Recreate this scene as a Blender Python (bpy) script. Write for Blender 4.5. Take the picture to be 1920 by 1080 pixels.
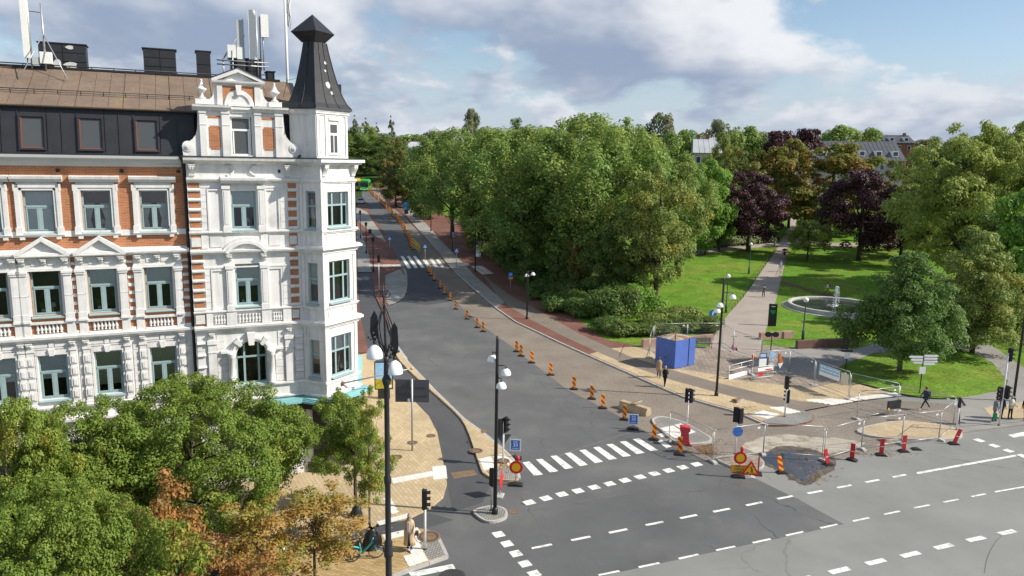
import bpy, bmesh, math, random
import numpy as np
from mathutils import Matrix, Vector
from mathutils.geometry import tessellate_polygon
for o in list(bpy.data.objects): bpy.data.objects.remove(o)
scn = bpy.context.scene
COL = scn.collection
rnd = random.Random(7)
# ------------------------------------------------------------------ camera
FPX = 1390.0
HC = 17.2
_dn = np.array([-143.0, 8060.0, FPX]); _dn /= np.linalg.norm(_dn)
_fw = np.array([0, 0, 1.0]); _fw = _fw - _dn * (_fw @ _dn); _fw /= np.linalg.norm(_fw)
_rt = np.cross(_dn, _fw)
RC = np.array([_rt, _fw, -_dn])
cam_d = bpy.data.cameras.new('camera'); cam = bpy.data.objects.new('camera', cam_d); COL.objects.link(cam)
mw = Matrix.Identity(4)
for i in range(3):
    mw[i][0] = RC[i, 0]; mw[i][1] = -RC[i, 1]; mw[i][2] = -RC[i, 2]
mw[2][3] = HC
cam.matrix_world = mw
cam_d.sensor_width = 36; cam_d.lens = FPX / 1920 * 36; cam_d.clip_end = 9000; cam_d.clip_start = .5
scn.camera = cam
scn.render.resolution_x = 1024; scn.render.resolution_y = 576
scn.view_settings.view_transform = 'Standard'; scn.view_settings.look = 'None'
scn.view_settings.exposure = EXPOSURE = 0.42
scn.view_settings.gamma = 1
# ------------------------------------------------------------------ light
SUN_AZ = math.radians(97.5)     # clockwise from +Y
SUN_EL = math.radians(37)
sd = Vector((math.sin(SUN_AZ) * math.cos(SUN_EL), math.cos(SUN_AZ) * math.cos(SUN_EL), math.sin(SUN_EL)))
sl = bpy.data.lights.new('sun', 'SUN'); so = bpy.data.objects.new('sun', sl); COL.objects.link(so)
sl.energy = 4.9; sl.angle = math.radians(.55); sl.color = (1, .935, .83)
so.rotation_euler = (-sd).to_track_quat('-Z', 'Y').to_euler(); so.location = (60, -10, 80)
w = bpy.data.worlds.new('World'); scn.world = w; w.use_nodes = True
nt = w.node_tree; N = nt.nodes; Lk = nt.links
for n in list(N): N.remove(n)
def nn(t, **k):
    n = N.new(t)
    for a, b in k.items(): setattr(n, a, b)
    return n
def math_(op, a, b=None, clamp=False):
    n = nn('ShaderNodeMath', operation=op, use_clamp=clamp)
    for i, v in enumerate((a, b)):
        if v is None: continue
        if isinstance(v, (int, float)): n.inputs[i].default_value = v
        else: Lk.new(v, n.inputs[i])
    return n.outputs[0]
sky = nn('ShaderNodeTexSky', sky_type='NISHITA', sun_disc=False, sun_elevation=SUN_EL, sun_rotation=SUN_AZ, altitude=20, air_density=1.0, dust_density=.6, ozone_density=1.4)
tc = nn('ShaderNodeTexCoord')
sep = nn('ShaderNodeSeparateXYZ'); Lk.new(tc.outputs['Generated'], sep.inputs[0])
comb = nn('ShaderNodeMapping'); comb.inputs['Scale'].default_value = (1, 1, 2.3); Lk.new(tc.outputs['Generated'], comb.inputs[0])
def cloud_noise(scale, off, detail=8, rough=.55, dist=.2):
    mp = nn('ShaderNodeMapping'); mp.inputs['Location'].default_value = off
    Lk.new(comb.outputs[0], mp.inputs[0])
    t = nn('ShaderNodeTexNoise'); t.inputs['Scale'].default_value = scale; t.inputs['Detail'].default_value = detail
    t.inputs['Roughness'].default_value = rough; t.inputs['Distortion'].default_value = dist
    Lk.new(mp.outputs[0], t.inputs['Vector']); return t.outputs['Fac']
def ramp(v, a, b, smooth=True):
    n = nn('ShaderNodeMapRange'); n.interpolation_type = 'SMOOTHSTEP' if smooth else 'LINEAR'
    n.inputs['From Min'].default_value = a; n.inputs['From Max'].default_value = b
    Lk.new(v, n.inputs['Value']); return n.outputs[0]
CO = CLOUDOFF = (7.3, 2.2, 1.1)
n1 = cloud_noise(2.3, CO, 12, .56, .15)
n2 = cloud_noise(2.3, (CO[0] + .035, CO[1], CO[2] + .10), 5, .5, .15)       # the same field a step up and towards the sun: how deep in the cloud we look
n3 = cloud_noise(1.0, (5.0, 2.0, 7.7), 3, .5, 0)
cov = ramp(math_('ADD', n1, math_('MULTIPLY', math_('SUBTRACT', n3, .5), .5)), .482, .565)
lit = ramp(math_('ADD', math_('MULTIPLY', math_('SUBTRACT', n1, n2), 4.2), math_('MULTIPLY', math_('SUBTRACT', .60, n1), 1.6)), -.30, .62)
ccol = nn('ShaderNodeMix', data_type='RGBA'); Lk.new(lit, ccol.inputs['Factor'])
ccol.inputs['A'].default_value = (2.35, 2.9, 4.0, 1); ccol.inputs['B'].default_value = (6.7, 6.8, 7.0, 1)
def layer(under, colour, fac):
    m_ = nn('ShaderNodeMix', data_type='RGBA')
    if isinstance(fac, (int, float)): m_.inputs['Factor'].default_value = fac
    else: Lk.new(fac, m_.inputs['Factor'])
    Lk.new(under, m_.inputs['A'])
    if isinstance(colour, tuple): m_.inputs['B'].default_value = colour
    else: Lk.new(colour, m_.inputs['B'])
    return m_.outputs['Result']
cur = layer(sky.outputs[0], (3.0, 4.5, 6.8, 1), math_('MULTIPLY', ramp(cloud_noise(1.6, (1, 7, 2), 6, .6, .6), .36, .72), .22))      # thin high cloud
cur = layer(cur, (3.9, 4.5, 5.5, 1), math_('MULTIPLY', ramp(math_('MULTIPLY', sep.outputs[2], -1.0), -.16, .0), .85))               # pale air low down
low = ramp(math_('MULTIPLY', sep.outputs[2], -1.0), -.21, -.03)                                                                        # far clouds crowd together towards the horizon
m1 = cloud_noise(5.2, (2.3, 4.1, .9), 11, .58, .1); m2 = cloud_noise(5.2, (2.33, 4.1, .96), 4, .5, .1)
covb = ramp(math_('ADD', m1, math_('MULTIPLY', low, .17)), .59, .675)
litb = ramp(math_('ADD', math_('MULTIPLY', math_('SUBTRACT', m1, m2), 4.0), math_('MULTIPLY', math_('SUBTRACT', .55, m1), 1.2)), -.34, .5)
cb = nn('ShaderNodeMix', data_type='RGBA'); Lk.new(litb, cb.inputs['Factor']); cb.inputs['A'].default_value = (2.7, 3.25, 4.3, 1); cb.inputs['B'].default_value = (5.9, 6.1, 6.5, 1)
cur = layer(cur, cb.outputs['Result'], math_('MULTIPLY', covb, .9))
mixs_out = layer(cur, ccol.outputs['Result'], math_('MULTIPLY', cov, .95))
bg = nn('ShaderNodeBackground'); bg.inputs[1].default_value = .1
Lk.new(mixs_out, bg.inputs[0])
ow = nn('ShaderNodeOutputWorld'); Lk.new(bg.outputs[0], ow.inputs[0])

# ------------------------------------------------------------------ site geometry helpers
HN = [(-60, 0), (95, 0), (106, .6), (118, 1.3), (136, 2.3), (172, 5.), (200, 7.), (260, 11), (400, 18), (800, 30), (3000, 60)]
_hx = [a for a, b in HN]; _hz = [b for a, b in HN]
def hy(y): return float(np.interp(y, _hx, _hz))
def ray(x, y): return RC @ np.array([x - 960.0, y - 540.0, FPX])
def G(x, y, z=0.0):
    """surveyed point: where a picture measurement meets the ground (raised by z)"""
    v = ray(x, y); t = (HC - z) / -v[2]
    if v[1] * t > 90:
        for i in range(80):
            t = .5 * t + .5 * (HC - z - hy(v[1] * t)) / -v[2]
    return Vector((v[0] * t, v[1] * t, hy(v[1] * t) + z))
def AT(x, y, Y):
    """surveyed point at ground distance Y"""
    v = ray(x, y); t = Y / v[1]
    return Vector((v[0] * t, Y, HC + v[2] * t))
def HT(P, ypx):
    """height above the foot P of something whose top is seen at picture row ypx"""
    lo, hi = -5., 60.
    for i in range(40):
        m = (lo + hi) / 2
        c = RC.T @ (np.array([P[0], P[1], P[2] + m]) - np.array([0, 0, HC]))
        if 540 + FPX * c[1] / c[2] > ypx: lo = m
        else: hi = m
    return lo
# ------------------------------------------------------------------ materials
MT = {}
def mat(name, color=(.5, .5, .5), rough=.75, spec=.3, metal=0, var=.14, scale=1.2, fvar=.1, fine=30, bump=0, bscale=None, world=False, emit=None, cracks=0, streak=0, col2=None, c2=(.5, .62), c2scale=.6, alpha=None):
    if name in MT: return MT[name]
    m = bpy.data.materials.new(name); m.use_nodes = True; t = m.node_tree; b = t.nodes['Principled BSDF']
    b.inputs['Roughness'].default_value = rough; b.inputs['Specular IOR Level'].default_value = spec; b.inputs['Metallic'].default_value = metal
    if world:
        g = t.nodes.new('ShaderNodeNewGeometry'); vec = g.outputs['Position']
    else:
        g = t.nodes.new('ShaderNodeTexCoord'); vec = g.outputs['Object']
    def noise(s, d=4):
        n = t.nodes.new('ShaderNodeTexNoise'); n.inputs['Scale'].default_value = s; n.inputs['Detail'].default_value = d
        n.inputs['Roughness'].default_value = .6
        t.links.new(vec, n.inputs['Vector']); return n.outputs['Fac']
    def mr(v, a, b_, c, d):
        n = t.nodes.new('ShaderNodeMapRange'); n.inputs[1].default_value = a; n.inputs[2].default_value = b_; n.inputs[3].default_value = c; n.inputs[4].default_value = d
        t.links.new(v, n.inputs[0]); return n.outputs[0]
    base = t.nodes.new('ShaderNodeRGB'); base.outputs[0].default_value = (*color, 1); cur = base.outputs[0]
    if col2:
        mx = t.nodes.new('ShaderNodeMix'); mx.data_type = 'RGBA'
        t.links.new(mr(noise(c2scale, 6), c2[0], c2[1], 0, 1), mx.inputs['Factor']); t.links.new(cur, mx.inputs['A']); mx.inputs['B'].default_value = (*col2, 1)
        cur = mx.outputs['Result']
    def mul(cur, fac):
        mx = t.nodes.new('ShaderNodeVectorMath'); mx.operation = 'SCALE'; t.links.new(cur, mx.inputs[0]); t.links.new(fac, mx.inputs['Scale']); return mx.outputs[0]
    if cracks:
        nz = t.nodes.new('ShaderNodeTexNoise'); nz.inputs['Scale'].default_value = 1.3; nz.inputs['Detail'].default_value = 5; t.links.new(vec, nz.inputs['Vector'])
        wv = t.nodes.new('ShaderNodeVectorMath'); wv.operation = 'MULTIPLY_ADD'; wv.inputs[1].default_value = (.9, .9, 0); t.links.new(nz.outputs['Color'], wv.inputs[0]); t.links.new(vec, wv.inputs[2])
        vo = t.nodes.new('ShaderNodeTexVoronoi'); vo.feature = 'DISTANCE_TO_EDGE'; vo.inputs['Scale'].default_value = .16; t.links.new(wv.outputs[0], vo.inputs['Vector'])
        ln = mr(vo.outputs['Distance'], .0, .007, 1, 0); mk_ = mr(noise(.11, 3), .50, .60, 0, cracks)
        ml = t.nodes.new('ShaderNodeMath'); ml.operation = 'MULTIPLY'; t.links.new(ln, ml.inputs[0]); t.links.new(mk_, ml.inputs[1])
        mx = t.nodes.new('ShaderNodeMix'); mx.data_type = 'RGBA'; t.links.new(ml.outputs[0], mx.inputs['Factor']); t.links.new(cur, mx.inputs['A']); mx.inputs['B'].default_value = (.03, .03, .03, 1); cur = mx.outputs['Result']
        # pale dust drifts
        mx = t.nodes.new('ShaderNodeMix'); mx.data_type = 'RGBA'; t.links.new(mr(noise(.55, 8),   .60, .80, 0, .22), mx.inputs['Factor']); t.links.new(cur, mx.inputs['A']); mx.inputs['B'].default_value = (.27, .25, .22, 1); cur = mx.outputs['Result']
    if streak:
        mp = t.nodes.new('ShaderNodeMapping'); mp.inputs['Scale'].default_value = (2.6, 2.6, .16); t.links.new(vec, mp.inputs[0])
        n = t.nodes.new('ShaderNodeTexNoise'); n.inputs['Scale'].default_value = 1.6; n.inputs['Detail'].default_value = 6; t.links.new(mp.outputs[0], n.inputs['Vector'])
        cur = mul(cur, mr(n.outputs['Fac'], .45, .72, 1, 1 - streak))
    if var: cur = mul(cur, mr(noise(scale), .3, .7, 1 - var, 1 + var))
    if fvar: cur = mul(cur, mr(noise(fine, 2), .3, .7, 1 - fvar, 1 + fvar))
    t.links.new(cur, b.inputs['Base Color'])
    if bump:
        bp = t.nodes.new('ShaderNodeBump'); bp.inputs['Strength'].default_value = bump; bp.inputs['Distance'].default_value = .02
        t.links.new(noise(bscale or fine, 4), bp.inputs['Height']); t.links.new(bp.outputs[0], b.inputs['Normal'])
    if emit:
        b.inputs['Emission Color'].default_value = (*color, 1); b.inputs['Emission Strength'].default_value = emit
    m['cur'] = 1
    MT[name] = m
    return m
def brickmat(name, c1, c2, mortar, bw, bh, ms=.012, world=False, rot=0, vert=True, rough=.85, var=.2, vscale=.5, bump=.25, offset=.5, off_freq=2, bias=0):
    if name in MT: return MT[name]
    m = bpy.data.materials.new(name); m.use_nodes = True; t = m.node_tree; b = t.nodes['Principled BSDF']
    b.inputs['Roughness'].default_value = rough; b.inputs['Specular IOR Level'].default_value = .25
    if world: g = t.nodes.new('ShaderNodeNewGeometry'); vec = g.outputs['Position']
    else: g = t.nodes.new('ShaderNodeTexCoord'); vec = g.outputs['Object']
    if vert:
        s = t.nodes.new('ShaderNodeSeparateXYZ'); t.links.new(vec, s.inputs[0]); c = t.nodes.new('ShaderNodeCombineXYZ')
        t.links.new(s.outputs[0], c.inputs[0]); t.links.new(s.outputs[2], c.inputs[1]); bv = c.outputs[0]
    else:
        mp = t.nodes.new('ShaderNodeMapping'); mp.inputs['Rotation'].default_value = (0, 0, rot); t.links.new(vec, mp.inputs[0]); bv = mp.outputs[0]
    br = t.nodes.new('ShaderNodeTexBrick'); t.links.new(bv, br.inputs['Vector'])
    br.offset = offset; br.offset_frequency = off_freq
    br.inputs['Color1'].default_value = (*c1, 1); br.inputs['Color2'].default_value = (*c2, 1); br.inputs['Mortar'].default_value = (*mortar, 1)
    br.inputs['Scale'].default_value = 1; br.inputs['Brick Width'].default_value = bw; br.inputs['Row Height'].default_value = bh
    br.inputs['Mortar Size'].default_value = ms; br.inputs['Mortar Smooth'].default_value = .3; br.inputs['Bias'].default_value = bias
    n = t.nodes.new('ShaderNodeTexNoise'); n.inputs['Scale'].default_value = vscale; n.inputs['Detail'].default_value = 6; t.links.new(vec, n.inputs['Vector'])
    mr = t.nodes.new('ShaderNodeMapRange'); mr.inputs[1].default_value = .3; mr.inputs[2].default_value = .7; mr.inputs[3].default_value = 1 - var; mr.inputs[4].default_value = 1 + var
    t.links.new(n.outputs['Fac'], mr.inputs[0])
    sc = t.nodes.new('ShaderNodeVectorMath'); sc.operation = 'SCALE'; t.links.new(br.outputs['Color'], sc.inputs[0]); t.links.new(mr.outputs[0], sc.inputs['Scale'])
    t.links.new(sc.outputs[0], b.inputs['Base Color'])
    bp = t.nodes.new('ShaderNodeBump'); bp.inputs['Strength'].default_value = bump; bp.inputs['Distance'].default_value = .01; bp.invert = True
    t.links.new(br.outputs['Fac'], bp.inputs['Height']); t.links.new(bp.outputs[0], b.inputs['Normal'])
    MT[name] = m; return m
def glassmat(name, tint=(.95, .97, .96), refl=.12):
    if name in MT: return MT[name]
    m = bpy.data.materials.new(name); m.use_nodes = True; t = m.node_tree
    for n in list(t.nodes): t.nodes.remove(n)
    o = t.nodes.new('ShaderNodeOutputMaterial'); mx = t.nodes.new('ShaderNodeMixShader'); fr = t.nodes.new('ShaderNodeFresnel'); fr.inputs[0].default_value = 1.9
    a = t.nodes.new('ShaderNodeBsdfTransparent'); a.inputs[0].default_value = (*tint, 1)
    g = t.nodes.new('ShaderNodeBsdfGlossy'); g.inputs['Roughness'].default_value = .02
    t.links.new(fr.outputs[0], mx.inputs[0]); t.links.new(a.outputs[0], mx.inputs[1]); t.links.new(g.outputs[0], mx.inputs[2]); t.links.new(mx.outputs[0], o.inputs[0])
    MT[name] = m; return m
def stripemat(name, ca, cb, freq, axis=(1, 0, 1), rough=.4):
    """diagonal reflective bands printed on a board (object space)"""
    if name in MT: return MT[name]
    m = bpy.data.materials.new(name); m.use_nodes = True; t = m.node_tree; b = t.nodes['Principled BSDF']; b.inputs['Roughness'].default_value = rough
    g = t.nodes.new('ShaderNodeTexCoord'); d = t.nodes.new('ShaderNodeVectorMath'); d.operation = 'DOT_PRODUCT'; d.inputs[1].default_value = axis; t.links.new(g.outputs['Object'], d.inputs[0])
    f = t.nodes.new('ShaderNodeMath'); f.operation = 'MULTIPLY'; f.inputs[1].default_value = freq; t.links.new(d.outputs['Value'], f.inputs[0])
    fr = t.nodes.new('ShaderNodeMath'); fr.operation = 'FRACT'; t.links.new(f.outputs[0], fr.inputs[0])
    gt = t.nodes.new('ShaderNodeMath'); gt.operation = 'GREATER_THAN'; gt.inputs[1].default_value = .5; t.links.new(fr.outputs[0], gt.inputs[0])
    mx = t.nodes.new('ShaderNodeMix'); mx.data_type = 'RGBA'; t.links.new(gt.outputs[0], mx.inputs['Factor']); mx.inputs['A'].default_value = (*ca, 1); mx.inputs['B'].default_value = (*cb, 1)
    t.links.new(mx.outputs['Result'], b.inputs['Base Color']); MT[name] = m; return m
def leafmat(name, c1, c2, c3=None, patch=(.52, .66), pscale=.35, trans=.42):
    """leaf colours: two greens shuffled leaf by leaf, a third in drifts through the crown"""
    if name in MT: return MT[name]
    m = bpy.data.materials.new(name); m.use_nodes = True; t = m.node_tree; b = t.nodes['Principled BSDF']; b.inputs['Roughness'].default_value = .55; b.inputs['Specular IOR Level'].default_value = .3
    g = t.nodes.new('ShaderNodeNewGeometry'); tcn = t.nodes.new('ShaderNodeTexCoord')
    mx = t.nodes.new('ShaderNodeMix'); mx.data_type = 'RGBA'; t.links.new(g.outputs['Random Per Island'], mx.inputs['Factor'])
    LF = 2.0 if 'purple' not in name else 2.0
    c1, c2 = [[v * LF for v in c] for c in (c1, c2)]; c3 = c3 and [v * LF for v in c3]
    mx.inputs['A'].default_value = (*c1, 1); mx.inputs['B'].default_value = (*c2, 1); cur = mx.outputs['Result']
    if c3:
        n = t.nodes.new('ShaderNodeTexNoise'); n.inputs['Scale'].default_value = pscale; n.inputs['Detail'].default_value = 5; t.links.new(tcn.outputs['Object'], n.inputs['Vector'])
        ad = t.nodes.new('ShaderNodeMath'); ad.operation = 'MULTIPLY_ADD'; ad.inputs[1].default_value = .16; t.links.new(g.outputs['Random Per Island'], ad.inputs[0]); t.links.new(n.outputs['Fac'], ad.inputs[2])
        mr = t.nodes.new('ShaderNodeMapRange'); mr.inputs[1].default_value = patch[0]; mr.inputs[2].default_value = patch[1]; t.links.new(ad.outputs[0], mr.inputs[0])
        m2 = t.nodes.new('ShaderNodeMix'); m2.data_type = 'RGBA'; t.links.new(mr.outputs[0], m2.inputs['Factor']); t.links.new(cur, m2.inputs['A']); m2.inputs['B'].default_value = (*c3, 1); cur = m2.outputs['Result']
    t.links.new(cur, b.inputs['Base Color'])
    tr = t.nodes.new('ShaderNodeBsdfTranslucent'); t.links.new(cur, tr.inputs[0])
    ms = t.nodes.new('ShaderNodeMixShader'); ms.inputs[0].default_value = trans; o = t.nodes['Material Output']
    t.links.new(b.outputs[0], ms.inputs[1]); t.links.new(tr.outputs[0], ms.inputs[2]); t.links.new(ms.outputs[0], o.inputs[0])
    MT[name] = m; return m
# ------------------------------------------------------------------ mesh builder
class MB:
    def __init__(s, M=None): s.v = []; s.f = []; s.mi = []; s.sm = []; s.M = M; s.cm = 0; s.smooth = False
    def add(s, vs, fs, smooth=None):
        k = len(s.v)
        if s.M is not None: vs = [s.M @ Vector(p) for p in vs]
        s.v += [tuple(p) for p in vs]
        for f in fs: s.f.append([k + i for i in f]); s.mi.append(s.cm); s.sm.append(s.smooth if smooth is None else smooth)
        return s
    def box(s, x0, x1, y0, y1, z0, z1):
        return s.add([(x0, y0, z0), (x1, y0, z0), (x1, y1, z0), (x0, y1, z0), (x0, y0, z1), (x1, y0, z1), (x1, y1, z1), (x0, y1, z1)],
                     [(0, 3, 2, 1), (4, 5, 6, 7), (0, 1, 5, 4), (1, 2, 6, 5), (2, 3, 7, 6), (3, 0, 4, 7)])
    def cbox(s, cx, cy, cz, sx, sy, sz): return s.box(cx - sx / 2, cx + sx / 2, cy - sy / 2, cy + sy / 2, cz - sz / 2, cz + sz / 2)
    def prism(s, poly, a0, a1, axis='y'):
        n = len(poly)
        def P(p, a): return (p[0], a, p[1]) if axis == 'y' else ((p[0], p[1], a) if axis == 'z' else (a, p[0], p[1]))
        vs = [P(p, a0) for p in poly] + [P(p, a1) for p in poly]
        fs = [tuple(range(n)), tuple(range(2 * n - 1, n - 1, -1))] + [(i, (i + 1) % n + 0, (i + 1) % n + n, i + n)[::-1] for i in range(n)]
        return s.add(vs, fs)
    def lathe(s, prof, n=12, c=(0, 0, 0), smooth=True, cap=True):
        vs = []; fs = []
        for r, z in prof:
            for i in range(n):
                a = 2 * math.pi * i / n; vs.append((c[0] + r * math.cos(a), c[1] + r * math.sin(a), c[2] + z))
        for j in range(len(prof) - 1):
            for i in range(n): fs.append((j * n + i, j * n + (i + 1) % n, (j + 1) * n + (i + 1) % n, (j + 1) * n + i))
        if cap: fs += [tuple(range(n - 1, -1, -1)), tuple((len(prof) - 1) * n + i for i in range(n))]
        return s.add(vs, fs, smooth)
    def tube(s, pts, r, n=8, smooth=True):
        pts = [Vector(p) for p in pts]; k = len(pts); rs = r if isinstance(r, (list, tuple)) else [r] * k
        vs = []; fs = []; up = None
        for i, p in enumerate(pts):
            d = (pts[min(i + 1, k - 1)] - pts[max(i - 1, 0)]).normalized()
            if up is None: up = Vector((0, 0, 1)) if abs(d.z) < .9 else Vector((1, 0, 0))
            a = d.cross(up).normalized(); b = a.cross(d).normalized(); up = b
            for q in range(n):
                t = 2 * math.pi * q / n; vs.append(p + (a * math.cos(t) + b * math.sin(t)) * rs[i])
        for i in range(k - 1):
            for q in range(n): fs.append((i * n + q, i * n + (q + 1) % n, (i + 1) * n + (q + 1) % n, (i + 1) * n + q))
        fs += [tuple(range(n - 1, -1, -1)), tuple((k - 1) * n + q for q in range(n))]
        return s.add(vs, fs, smooth)
    def sphere(s, c, r, n=10, m=7, sc=(1, 1, 1), smooth=True):
        vs = []; fs = []
        for j in range(m + 1):
            th = math.pi * j / m
            for i in range(n):
                a = 2 * math.pi * i / n
                vs.append((c[0] + sc[0] * r * math.sin(th) * math.cos(a), c[1] + sc[1] * r * math.sin(th) * math.sin(a), c[2] + sc[2] * r * math.cos(th)))
        for j in range(m):
            for i in range(n): fs.append((j * n + i, (j + 1) * n + i, (j + 1) * n + (i + 1) % n, j * n + (i + 1) % n))
        return s.add(vs, fs, smooth)
    def mould(s, x0, x1, prof):
        """moulding: profile of (y, z) points run along x"""
        return s.prism(prof, x0, x1, 'x')
    def wall(s, x0, x1, z0, z1, y, holes=(), reveal=.25):
        xs = sorted({x0, x1, *[h[0] for h in holes], *[h[1] for h in holes]}); zs = sorted({z0, z1, *[h[2] for h in holes], *[h[3] for h in holes]})
        xs = [x for x in xs if x0 <= x <= x1]; zs = [z for z in zs if z0 <= z <= z1]
        for i in range(len(xs) - 1):
            for j in range(len(zs) - 1):
                mx = (xs[i] + xs[i + 1]) / 2; mz = (zs[j] + zs[j + 1]) / 2
                if any(h[0] < mx < h[1] and h[2] < mz < h[3] for h in holes): continue
                s.add([(xs[i], y, zs[j]), (xs[i + 1], y, zs[j]), (xs[i + 1], y, zs[j + 1]), (xs[i], y, zs[j + 1])], [(0, 1, 2, 3)])
        for a, b, c, d in holes:
            s.add([(a, y, c), (b, y, c), (b, y, d), (a, y, d), (a, y + reveal, c), (b, y + reveal, c), (b, y + reveal, d), (a, y + reveal, d)],
                  [(0, 4, 5, 1), (1, 5, 6, 2), (2, 6, 7, 3), (3, 7, 4, 0)])
        return s
    def mesh(s, name, mats):
        me = bpy.data.meshes.new(name); me.from_pydata(s.v, [], s.f)
        if not isinstance(mats, (list, tuple)): mats = [mats]
        for m in mats: me.materials.append(MT[m] if isinstance(m, str) else m)
        if len(mats) > 1: me.polygons.foreach_set('material_index', s.mi)
        if any(s.sm): me.polygons.foreach_set('use_smooth', s.sm)
        me.update(); return me
    def build(s, name, mats, parent=None, loc=None, **k):
        return link(name, s.mesh(name, mats), parent, loc, **k)
def link(name, me, parent=None, loc=None, rz=None, label=None, cat=None, group=None, kind=None, scale=None):
    o = bpy.data.objects.new(name, me); COL.objects.link(o)
    if parent is not None: o.parent = parent
    if loc is not None: o.location = loc
    if rz is not None: o.rotation_euler = (0, 0, rz)
    if scale is not None: o.scale = scale if hasattr(scale, '__len__') else (scale,) * 3
    for a, b in (('label', label), ('category', cat), ('group', group), ('kind', kind)):
        if b: o[a] = b
    return o
def thing(name, label, cat, loc=(0, 0, 0), rz=0, group=None): return link(name, None, None, loc, rz, label, cat, group)
def copy_tree(o, parent=None):
    c = o.copy(); COL.objects.link(c); c.parent = parent
    for ch in o.children: copy_tree(ch, c)
    return c
def dup(o, loc, rz=0, label=None, scale=None):
    c = copy_tree(o); c.location = loc; c.rotation_euler = (0, 0, rz)
    if label: c['label'] = label
    if scale: c.scale = (scale,) * 3
    return c
def cr(pts, n=4, closed=False):
    """smooth curve through points"""
    P = [Vector(p[:2]) for p in pts]; out = []; k = len(P)
    rng = range(k if closed else k - 1)
    for i in rng:
        g = lambda j: P[j % k] if closed else P[min(max(j, 0), k - 1)]
        a, b, c, d = g(i - 1), g(i), g(i + 1), g(i + 2)
        for q in range(n):
            t = q / n; out.append(.5 * ((2 * b) + (c - a) * t + (2 * a - 5 * b + 4 * c - d) * t * t + (3 * b - a - 3 * c + d) * t ** 3))
    if not closed: out.append(P[-1])
    return out
def area2(p): return sum(p[i][0] * p[(i + 1) % len(p)][1] - p[(i + 1) % len(p)][0] * p[i][1] for i in range(len(p)))
def sheet(name, pts, z, m, thick=0, parent=None, kind='structure', **k):
    """a flat layer of the ground that follows the rise of the land; thick > 0 gives it an edge (kerb)"""
    pts = [(p[0], p[1]) for p in pts]
    if area2(pts) < 0: pts = pts[::-1]
    bm = bmesh.new(); vs = [bm.verts.new((x, y, 0)) for x, y in pts]
    for tri in tessellate_polygon([[Vector((x, y, 0)) for x, y in pts]]):
        a_, b_, c_ = (pts[i] for i in tri)
        if abs((b_[0] - a_[0]) * (c_[1] - a_[1]) - (b_[1] - a_[1]) * (c_[0] - a_[0])) < 1e-7: continue
        try: bm.faces.new([vs[i] for i in tri])
        except ValueError: pass
    bmesh.ops.recalc_face_normals(bm, faces=bm.faces[:])
    if sum(f.normal.z for f in bm.faces) < 0: bmesh.ops.reverse_faces(bm, faces=bm.faces[:])
    y0 = min(p[1] for p in pts); y1 = max(p[1] for p in pts)
    for yn in _hx:
        if y0 < yn < y1: bmesh.ops.bisect_plane(bm, geom=bm.verts[:] + bm.edges[:] + bm.faces[:], plane_co=(0, yn, 0), plane_no=(0, 1, 0))
    if thick:
        r = bmesh.ops.extrude_edge_only(bm, edges=[e for e in bm.edges if e.is_boundary])
        low = {v for v in r['geom'] if isinstance(v, bmesh.types.BMVert)}
    else: low = set()
    for v in bm.verts: v.co.z = hy(v.co.y) + z - (thick if v in low else 0)
    bm.normal_update()
    me = bpy.data.meshes.new(name); bm.to_mesh(me); bm.free()
    me.materials.append(MT[m] if isinstance(m, str) else m)
    return link(name, me, parent, kind=kind, **k)
def gp(px, z=0): return [G(x, y, z) for x, y in px]
# ------------------------------------------------------------------ ground materials
mat('grass', (.10, .205, .02), .9, .1, var=.22, scale=.5, fvar=.34, fine=5, bump=.4, bscale=18, world=True, col2=(.17, .215, .035), c2=(.42, .7), c2scale=.16)
mat('woodland_floor', (.045, .075, .02), .95, .1, var=.35, scale=.08, fvar=.3, fine=2, world=True)
mat('asphalt_new', (.102, .104, .105), .85, .35, var=.16, scale=.22, fvar=.22, fine=60, bump=.25, bscale=90, world=True, cracks=.8, col2=(.132, .132, .128), c2=(.5, .68), c2scale=.14)
mat('asphalt_patch', (.07, .072, .076), .85, .35, var=.12, scale=.4, fvar=.2, fine=60, bump=.2, bscale=90, world=True)
mat('asphalt_old', (.215, .217, .203), .88, .3, var=.13, scale=.16, fvar=.24, fine=55, bump=.3, bscale=80, world=True, cracks=.3, col2=(.19, .192, .182), c2=(.48, .66), c2scale=.2)
mat('asphalt_brown', (.19, .158, .128), .88, .3, var=.14, scale=.3, fvar=.2, fine=50, bump=.25, bscale=80, world=True)
mat('gravel', (.215, .182, .148), .95, .2, var=.2, scale=.35, fvar=.38, fine=14, bump=.6, bscale=22, world=True, col2=(.165, .138, .112), c2=(.5, .72), c2scale=.7)
mat('dirt', (.15, .095, .055), .95, .2, var=.3, scale=1.5, fvar=.35, fine=14, bump=.6, bscale=20, world=True)
mat('concrete_slab', (.40, .36, .29), .9, .2, var=.2, scale=.5, fvar=.16, fine=25, bump=.3, world=True, col2=(.26, .22, .17), c2=(.5, .62), c2scale=.9)
mat('wet_gravel', (.075, .06, .048), .6, .4, var=.3, scale=1.5, fvar=.35, fine=14, bump=.6, bscale=20, world=True, col2=(.13, .105, .08), c2=(.45, .6), c2scale=2.5)
mat('wet_asphalt', (.032, .035, .045), .1, .5, var=.3, scale=1.2, fvar=.2, fine=20, world=True)
mat('park_path', (.33, .285, .25), .9, .2, var=.1, scale=.3, fvar=.14, fine=30, bump=.2, world=True)
mat('path_grey', (.25, .24, .222), .9, .25, var=.14, scale=.3, fvar=.16, fine=35, bump=.2, world=True)
mat('paint', (.74, .74, .69), .65, .3, var=.08, scale=1.5, fvar=.1, fine=40, world=True, col2=(.36, .36, .35), c2=(.5, .66), c2scale=3.0)
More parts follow.
